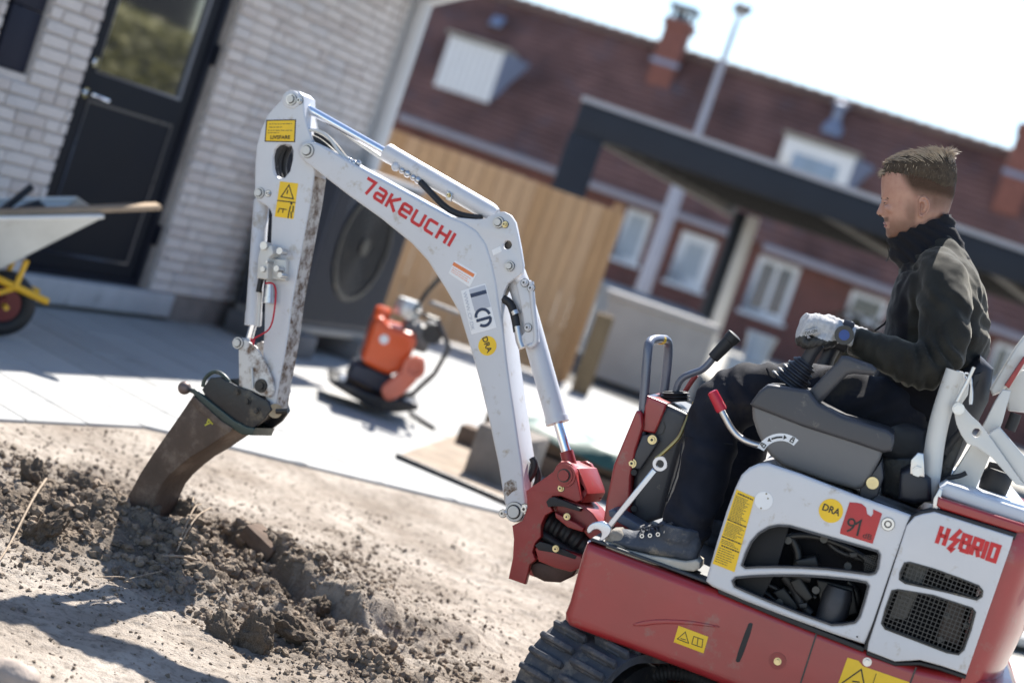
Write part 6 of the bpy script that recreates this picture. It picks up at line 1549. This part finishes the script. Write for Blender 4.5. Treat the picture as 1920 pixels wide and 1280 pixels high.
for k in range(2600):
    u = rr.random(); side_ = rr.uniform(-1, 1)
    zx = 268+u*680; 
    top_ = 330-215*sin(pi*min(1, max(0, (zx-250)/720))**.62) if False else None
    # point on the crown between the rows
    i = rr.random()**.8*9; i0 = int(i); f = i-i0; i1 = min(i0+1, 10)
    r0_, r1_ = crow[i0], crow[i1]; zy = r0_[0]+(r1_[0]-r0_[0])*f; fx2 = r0_[1]+(r1_[1]-r0_[1])*f; bx2 = r0_[2]+(r1_[2]-r0_[2])*f; hw = r0_[3]+(r1_[3]-r0_[3])*f
    t = rr.uniform(0, 2*pi); c, d = cos(t), sin(t)
    q = hpt(fx2+(bx2-fx2)*(.5+.5*c), zy); p = V((q.x, hw*math.copysign(abs(d)**.9, d)*.985, q.z))
    cen = hpt(600, 420); out = (p-cen).normalized()
    topness = max(0, out.z)
    zxp, zyp = zxy(p)
    comb = V((-.85, 0, .22)) if zxp < 840 else V((-.2, 0, .35))
    tang = comb-out*comb.dot(out)
    dvec = tang.normalized()+out*rr.uniform(.05, .38)+V((rr.uniform(-.12, .12), rr.uniform(-.22, .22), rr.uniform(-.08, .12)))
    L_ = .014+.016*rr.random()
    if zyp > 250:
        if rr.random() < (zyp-250)/160: continue
        L_ = .007+.004*rr.random(); dvec = out*.06+V((.15, 0, -1))
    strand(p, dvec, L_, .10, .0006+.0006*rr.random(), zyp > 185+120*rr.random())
for k in range(130):                                              # cowlick at the crown
    p = hpt(rr.uniform(790, 900), rr.uniform(135, 200), rr.uniform(-.035, .035))
    strand(p, V((.45+rr.uniform(-.4, .4), rr.uniform(-.35, .35), .9)), rr.uniform(.018, .034), .16, .0009)
for k in range(90):                                               # tuft over the forehead
    p = hpt(rr.uniform(262, 300), rr.uniform(285, 345), rr.uniform(-.05, .05))
    strand(p, V((-.7, rr.uniform(-.4, .4), rr.uniform(-.5, .2))), rr.uniform(.010, .018), .25, .0007)
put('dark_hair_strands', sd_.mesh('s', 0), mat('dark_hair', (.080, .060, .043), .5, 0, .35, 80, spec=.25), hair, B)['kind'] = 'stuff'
put('hair_strands', st_.mesh('s', 0), mat('sun_painted_hair', (.31, .24, .165), .45, 0, .35, 80, spec=.4), hair, B)['kind'] = 'stuff'  # pale copy of the hair colour, sunlit streaks painted in

# ---------------- jacket
jk = MB()
ring_loft(spline_specs([(1728, 470, 0, 58, .085), (1744, 492, 0, 66, .125), (1752, 520, 0, 78, .185), (1758, 560, 0, 88, .20), (1758, 610, 0, 94, .19), (1753, 660, 0, 98, .18), (1745, 710, 0, 101, .178), (1732, 760, 0, 102, .178), (1722, 800, 0, 92, .165)], 3), 36, jk, power=2.3)
def armspec(s):
    if s < 0:
        return [(1757, 506, -.09, 42, .070), (1768, 532, -.165, 50, .070), (1774, 575, -.222, 50, .066), (1772, 625, -.26, 48, .060), (1765, 660, -.28, 48, .058), (1748, 683, -.295, 46, .058), (1722, 689, -.305, 44, .056), (1695, 679, -.31, 42, .053), (1665, 664, -.31, 37, .049), (1635, 650, -.305, 31, .044), (1612, 641, -.30, 27, .040), (1598, 636, -.30, 25, .037)]
    return [(1757, 506, .09, 42, .07), (1765, 540, .165, 48, .068), (1762, 590, .235, 44, .058), (1752, 640, .25, 44, .056), (1725, 672, .26, 42, .055), (1685, 668, .26, 36, .05), (1640, 652, .26, 30, .044), (1590, 640, .26, 24, .038)]
for s in (-1, 1): ring_loft(spline_specs(armspec(s), 3), 24, jk)
me = remesh(jk.mesh('jk'), .008, 5, .5)
def fold(p, c, ax, wl, amp, rad):
    d = p-c; r = d.length
    return amp*math.exp(-(r/rad)**2)*sin(d.dot(ax)*2*pi/wl) if r < rad*2.5 else 0
EL = B.at(1762, 672, -.33); WR = B.at(1660, 660, -.35); SH = B.at(1760, 520, -.2); WA = B.at(1740, 740, -.15)
me.calc_loop_triangles() if False else None
Fs = [(EL, V((.75, 0, .65)).normalized(), .036, .0085, .085), (B.at(1700, 680, -.34), V((1, 0, .25)).normalized(), .037, .0062, .085), (WR, V((1, 0, .1)).normalized(), .033, .0045, .07), (B.at(1790, 600, -.24), V((.5, 0, .9)).normalized(), .05, .0045, .10),
      (WA, V((.3, 0, 1)).normalized(), .055, .007, .16), (B.at(1700, 560, -.17), V((.8, 0, .6)).normalized(), .06, .005, .12), (B.at(1820, 640, -.1), V((.2, 0, 1)).normalized(), .06, .006, .12), (B.at(1720, 510, -.1), V((.5, .2, .8)).normalized(), .04, .004, .08)]
mv = []
for v in me.vertices:
    p = v.co; wob = V((noise.noise(p*9), noise.noise(p*9+V((7, 0, 0))), noise.noise(p*9+V((0, 7, 0)))))*.034
    d = sum(fold(p+wob, *F_) for F_ in Fs)+.004*noise.noise(p*11)+.0030*noise.noise(p*26)-.006*abs(noise.noise(p*8+wob*40))+.0012*noise.noise(p*60)
    mv.append(d)
ns = [v.normal.copy() for v in me.vertices]
for v, d, n_ in zip(me.vertices, mv, ns): v.co += n_*d
JM = bpy.data.materials.new('dark_fleece'); JM.use_nodes = True; t = JM.node_tree; N = t.nodes; L = t.links; b = N['Principled BSDF']
b.inputs['Roughness'].default_value = .85; b.inputs['Sheen Weight'].default_value = .32; b.inputs['Sheen Roughness'].default_value = .35; b.inputs['Sheen Tint'].default_value = (.80, .77, .68, 1); b.inputs['Specular IOR Level'].default_value = .2
at = N.new('ShaderNodeAttribute'); at.attribute_name = 'front'; tc = N.new('ShaderNodeTexCoord')
n1 = N.new('ShaderNodeTexNoise'); n1.inputs['Scale'].default_value = 420; n1.inputs['Detail'].default_value = 3; L.new(tc.outputs['Object'], n1.inputs['Vector'])
n2 = N.new('ShaderNodeTexNoise'); n2.inputs['Scale'].default_value = 14; n2.inputs['Detail'].default_value = 6; L.new(tc.outputs['Object'], n2.inputs['Vector'])
r1 = N.new('ShaderNodeValToRGB'); L.new(n2.outputs['Fac'], r1.inputs[0]); r1.color_ramp.elements[0].color = (.0130, .0125, .0112, 1); r1.color_ramp.elements[1].color = (.0245, .0238, .0205, 1)
r1.color_ramp.elements[0].position = .35; r1.color_ramp.elements[1].position = .65
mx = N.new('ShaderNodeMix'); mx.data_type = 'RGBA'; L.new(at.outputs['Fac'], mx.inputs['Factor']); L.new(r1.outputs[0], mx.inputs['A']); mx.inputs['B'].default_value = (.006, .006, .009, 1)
L.new(mx.outputs['Result'], b.inputs['Base Color'])
bp = N.new('ShaderNodeBump'); bp.inputs['Strength'].default_value = .35; bp.inputs['Distance'].default_value = .002; L.new(n1.outputs['Fac'], bp.inputs['Height']); L.new(bp.outputs[0], b.inputs['Normal'])
# the darker chest panel: in front of a seam from collar to hem
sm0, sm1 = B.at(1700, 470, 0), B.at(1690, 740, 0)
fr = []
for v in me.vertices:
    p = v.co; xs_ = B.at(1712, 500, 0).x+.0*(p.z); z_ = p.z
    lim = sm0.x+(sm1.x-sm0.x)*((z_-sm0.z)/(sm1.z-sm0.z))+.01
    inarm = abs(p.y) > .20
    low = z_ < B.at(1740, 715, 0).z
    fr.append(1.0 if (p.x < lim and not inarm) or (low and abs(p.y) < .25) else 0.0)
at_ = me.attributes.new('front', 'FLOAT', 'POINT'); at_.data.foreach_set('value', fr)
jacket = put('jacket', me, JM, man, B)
BLK = mat('black_fleece', (.010, .010, .013), .85, 0, .15, 40, .25, 400, .2, sheen=.05)
# collar: an open band standing round the neck, wrinkled
R = []
cols = [((1664, 450), (1785, 400), .070), ((1666, 462), (1788, 412), .073), ((1668, 474), (1792, 424), .076), ((1672, 486), (1798, 440), .082), ((1680, 497), (1806, 456), .094), ((1690, 508), (1815, 476), .112), ((1696, 520), (1822, 494), .135)]
for (p, q, hw) in cols:
    a, b = B.at(*p, 0), B.at(*q, 0); r = []
    for k in range(48):
        t = 2*pi*k/48; c, d = cos(t), sin(t); w_ = a.lerp(b, .5+.5*c); r.append(V((w_.x, hw*d, w_.z)))
    R.append(r)
cm = MB().rings(R, cap=False).mesh('c', 0); bm = bmesh.new(); bm.from_mesh(cm)
bmesh.ops.subdivide_edges(bm, edges=bm.edges[:], cuts=1, use_grid_fill=True)
bmesh.ops.solidify(bm, geom=bm.faces[:], thickness=.006); bm.to_mesh(cm); bm.free(); finish(cm, 80)
ns = [v.normal.copy() for v in cm.vertices]
for v, n_ in zip(cm.vertices, ns):
    v.co += n_*(.0035*sin(v.co.z*230+v.co.x*70+3*noise.noise(v.co*20))+.003*noise.noise(v.co*45))
put('collar', cm, BLK, jacket, B)
tb('zip_pull', [(1664, 463), (1667, 475), (1665, 486), (1661, 490)], -.004, .0014, BLACKM, parent=jacket, n=6)
tb('jacket_seam', [(1702, 505), (1695, 530), (1672, 560), (1668, 600), (1640, 620)], -.02, .003, BLK, parent=jacket, n=6)
# ---------------- trousers
TR = mat('navy_work_trousers', (.0165, .0175, .024), .8, 0, .35, 9, .3, 500, .14, 0, (.042, .039, .037), .34, 8)
tm = MB()
ring_loft(spline_specs([(1735, 735, 0, 84, .16), (1722, 780, 0, 92, .178), (1705, 830, 0, 80, .17), (1700, 860, 0, 55, .14)], 3), 28, tm, power=2.3)
nl = [(1700, 795, -.10, 72, .085), (1640, 775, -.125, 70, .085), (1570, 757, -.145, 66, .08), (1500, 744, -.165, 62, .075), (1430, 738, -.185, 58, .070), (1385, 742, -.20, 58, .068), (1352, 765, -.21, 57, .066), (1338, 800, -.22, 53, .064), (1332, 840, -.26, 50, .064), (1322, 890, -.31, 48, .064), (1306, 935, -.35, 48, .064), (1290, 975, -.385, 46, .060), (1281, 1000, -.40, 46, .058), (1277, 1022, -.41, 40, .050)]
fl = [(1700, 795, .10, 72, .085), (1640, 770, .12, 68, .085), (1560, 748, .13, 64, .08), (1480, 738, .14, 58, .072), (1430, 748, .14, 56, .068), (1405, 785, .14, 50, .064), (1395, 840, .14, 44, .06), (1378, 900, .13, 42, .058), (1362, 960, .13, 42, .058), (1352, 1000, .12, 40, .055)]
for sp in (nl, fl): ring_loft(spline_specs(sp, 3), 24, tm)
me = remesh(tm.mesh('t'), .010, 4, .5)
Fs = [(B.at(1390, 735, -.24), V((.9, 0, .45)).normalized(), .050, .0070, .11), (B.at(1345, 800, -.29), V((.2, 0, 1)).normalized(), .060, .0042, .12), (B.at(1300, 985, -.40), V((.1, 0, 1)).normalized(), .045, .0055, .09), (B.at(1600, 760, -.2), V((1, 0, -.4)).normalized(), .05, .006, .16)]
ns = [v.normal.copy() for v in me.vertices]
mv = []
for v in me.vertices:
    p = v.co; wob = V((noise.noise(p*8), noise.noise(p*8+V((7, 0, 0))), noise.noise(p*8+V((0, 7, 0)))))*.045
    mv.append(sum(fold(p+wob, *F_) for F_ in Fs)+.005*noise.noise(p*9)+.0025*noise.noise(p*24))
for v, d, n_ in zip(me.vertices, mv, ns): v.co += n_*d
trs = put('trousers', me, TR, man, B)
tb('seam', [(1437, 690), (1443, 705), (1447, 722)], -.24, .0025, TR, parent=trs, n=6)
tb('knee_seam', [(1283, 815), (1310, 826), (1345, 830), (1375, 832)], -.305, .002, TR, parent=trs, n=6, sm=1)
tb('cargo_seam', [(1279, 830), (1272, 880), (1250, 940)], -.36, .002, TR, parent=trs, n=6, sm=1)
# ---------------- boots
SOLE = mat('dusty_sole', (.42, .385, .33), .85, 0, .15, 20, .2, 90, .2)
LEA = mat('blue_nubuck', (.055, .062, .078), .7, 0, .22, 20, .3, 150, .25, 0, (.22, .195, .165), .30, 14)
def boot(y, dx=0, dy=0, k=1.0):
    o = lambda l: [(1131+(a-1131)*k+dx, 1006+(b-1006)*k+dy) for a, b in l]
    Yr = y-.043
    sole = plate_mesh('s', B.pts(o([(1132, 1014), (1140, 1016), (1160, 1026), (1190, 1034), (1220, 1041), (1250, 1046), (1285, 1052), (1306, 1049), (1313, 1054), (1312, 1066), (1300, 1071), (1270, 1068), (1225, 1058), (1185, 1046), (1150, 1034), (1136, 1026)]), Yr), Yr-.004, y+.047, bevel=.006, res=3)
    up = MB()
    sp = [(1136, 1014, 9, .026), (1143, 1010, 18, .038), (1160, 1011, 22, .043), (1185, 1018, 25, .045), (1210, 1022, 32, .044), (1235, 1024, 40, .042), (1260, 1026, 46, .040), (1285, 1032, 44, .038), (1302, 1038, 34, .034), (1310, 1042, 20, .026)]
    R = []
    for px, py, hgt, hw in sp:
        c = B.at(*o([(px, py)])[0], y); m_ = B.mpp(px, py, y)*k; r = []
        up_v = V((-.0, 0, 1)); dn = V((0, 0, 1))
        for q in range(20):
            t = 2*pi*q/20; z_ = sin(t); x_ = cos(t); 
            hh = hgt*m_*(1.0 if z_ > 0 else .5); r.append(c+V((0, x_*hw*(1 if z_ < .3 else .85), z_*hh)))
        R.append(r)
    up.rings(R)
    ring_loft([(*o([(1268, 1012)])[0], y, 40*k, .045), (*o([(1274, 985)])[0], y, 40*k, .046)], 20, up)
    um = remesh(up.mesh('u'), .0055, 4)
    ns = [v.normal.copy() for v in um.vertices]
    for v, n_ in zip(um.vertices, ns): v.co += n_*(.0015*noise.noise(v.co*40)+.0012*sin(v.co.x*260)*sstep(B.at(1150, 1000, y).x, B.at(1200, 1000, y).x, v.co.x)*.6)
    bt = put('boot', um, LEA, man, B)
    put('sole', sole, SOLE, bt, B)
    if k == 1.0:
        toe = plate_mesh('t', B.pts(o([(1132, 1012), (1137, 1000), (1147, 993), (1160, 993), (1168, 1002), (1172, 1020), (1176, 1036), (1150, 1028), (1136, 1020)]), Yr), Yr+.004, y+.040, bevel=.016, res=4)
        put('toe_cap', toe, mat('scuffed_toe', (.24, .215, .185), .8, 0, .25, 25, .3, 120, .2, 0, (.10, .10, .11), .3, 20), bt, B)
        em, lm = MB(), MB()
        for (ex1, ey1) in ((1204, 1004), (1219, 1003), (1234, 1001), (1249, 997)):
            q = B.at(ex1, ey1, Yr+.010); em.ringy(q.x, q.z, .0028, .0052, q.y-.0045, q.y+.002, 14)
            e2_ = B.at(ex1-4, ey1-14, y-.012); lm.tube([q, q.lerp(e2_, .5)+V((0, -.006, .004)), e2_+V((0, 0, .004)), e2_+V((.004, .03, .006))], .0026, 6)
        for k2 in range(7):
            p = B.at(1196+k2*9, 992-k2*1.5, y-.02+.01*(k2 % 2)); lm.tube([p, p+V((.012, -.012, .010)), p+V((.02, .01, .002))], .0026, 6)
        put('eyelet', em, STEEL, bt, B); put('lace', lm, mat('dark_lace', (.02, .024, .035), .7, 0, .1), bt, B)
boot(-.43)
boot(.10, dx=100, dy=-8, k=.97)
# ---------------- gloves: palm, four fingers and a thumb closed round the joystick
GLW = mat('grey_knit_glove', (.46, .46, .47), .9, 0, .12, 160, .5, 420, .15)
GLB = mat('black_glove_palm', (.022, .022, .022), .6, 0, .2, 60, .3, 200)
def glove(y0, main=True, dx=0, dy=0):
    g = lambda x, z, y: (x+dx, z+dy, y0+y)
    mb = MB()
    ring_loft(spline_specs([(*g(1602, 632, 0), 18, .028), (*g(1580, 628, 0), 20, .029), (*g(1565, 624, 0), 21, .032), (*g(1545, 617, 0), 23, .038), (*g(1526, 609, .0), 23, .041), (*g(1514, 604, .0), 17, .039)], 3), 24, mb, power=2.6)
    # fingers: knuckle -> middle joint -> tip curling under, near to far
    for k, (yy, a, b, c, d, r) in enumerate(((-.035, (1524, 604), (1512, 614), (1503, 637), (1518, 648), 7.5), (-.012, (1521, 596), (1509, 607), (1499, 637), (1515, 650), 8.2), (.012, (1519, 592), (1508, 604), (1498, 637), (1514, 649), 8.2), (.034, (1521, 595), (1511, 607), (1502, 636), (1517, 646), 7.5))):
        ring_loft(spline_specs([(*g(*a, yy), r*1.25, .0108), (*g(*b, yy), r*1.15, .0105), (*g(*c, yy), r, .0096), (*g(*d, yy), r*.8, .0085)], 4), 14, mb)
    ring_loft(spline_specs([(*g(1562, 630, -.018), 13, .014), (1540+dx, 640+dy, y0-.036), (1522+dx, 645+dy, y0-.036), (1504+dx, 647+dy, y0-.028)][:1]+[(*g(1540, 638, -.036), 11, .012), (*g(1522, 643, -.036), 9.5, .011), (*g(1503, 645, -.026), 8, .009)], 4), 14, mb)
    ring_loft(spline_specs([(*g(1573, 626, 0), 22, .032), (*g(1568, 624, 0), 25, .035), (*g(1563, 622, 0), 24, .034)], 2), 22, mb)
    me = remesh(mb.mesh('g'), .0032, 3, .4)
    ns = [v.normal.copy() for v in me.vertices]
    for v, n_ in zip(me.vertices, ns): v.co += n_*(.0014*noise.noise(v.co*55)+.0010*sin(v.co.x*420+4*noise.noise(v.co*18)))
    me.materials.append(GLW); me.materials.append(GLB)
    zl = B.at(1540+dx, 634+dy, y0); zr = B.at(1495+dx, 632+dy, y0)
    for f_ in me.polygons:
        c = f_.center; lim = zl.z+(zr.z-zl.z)*((c.x-zl.x)/(zr.x-zl.x))
        lim += .006*sin((c.x-zr.x)*60)
        f_.material_index = 1 if (c.z < lim and c.x < B.at(1572+dx, 640, y0).x) else 0
        f_.use_smooth = True
    return put('glove', me, None, man, B)
gl = glove(-.315)
pl('glove_label', [(1508, 620), (1534, 614), (1535, 623), (1509, 630)], -.3645, -.350, GLW, B, bevel=.0008, parent=gl)
txt('OX-ON', (1510, 628), (1533, 622), 6.0, -.3652, INK, B, gl, .02)
glove(.26, False, 22, 2)
# ---------------- wrist watch
wc = B.at(1583, 629, -.335); wf = B.at(1583, 628, -.352)
wt = put('watch', MB().cyly(wf.x, wf.z, .0235, -.358, -.330, 28), mat('watch_case', (.018, .018, .02), .35, 0, .1), man, B)
put('watch_face', MB().cyly(wf.x, wf.z, .0130, -.3592, -.3575, 28), mat('watch_glass', (.025, .06, .22), .35, 0, .1, 30, spec=.3), wt, B)
ring = []
a, b = B.at(1578, 628, -.30), B.at(1590, 632, -.30); d = (b-a).normalized(); nn = V((-d.z, 0, d.x))
for e in (-.013, .013):
    for rr_ in ((.037, .042) if e < 0 else (.042, .037)):
        ring.append([a.lerp(b, .5)+d*e+nn*(rr_*cos(2*pi*k/28)*.92)+V((0, rr_*sin(2*pi*k/28)*1.0, 0)) for k in range(28)])
put('watch_strap', MB().rings(ring+[ring[0]], cap=False), BLACK, wt, B)
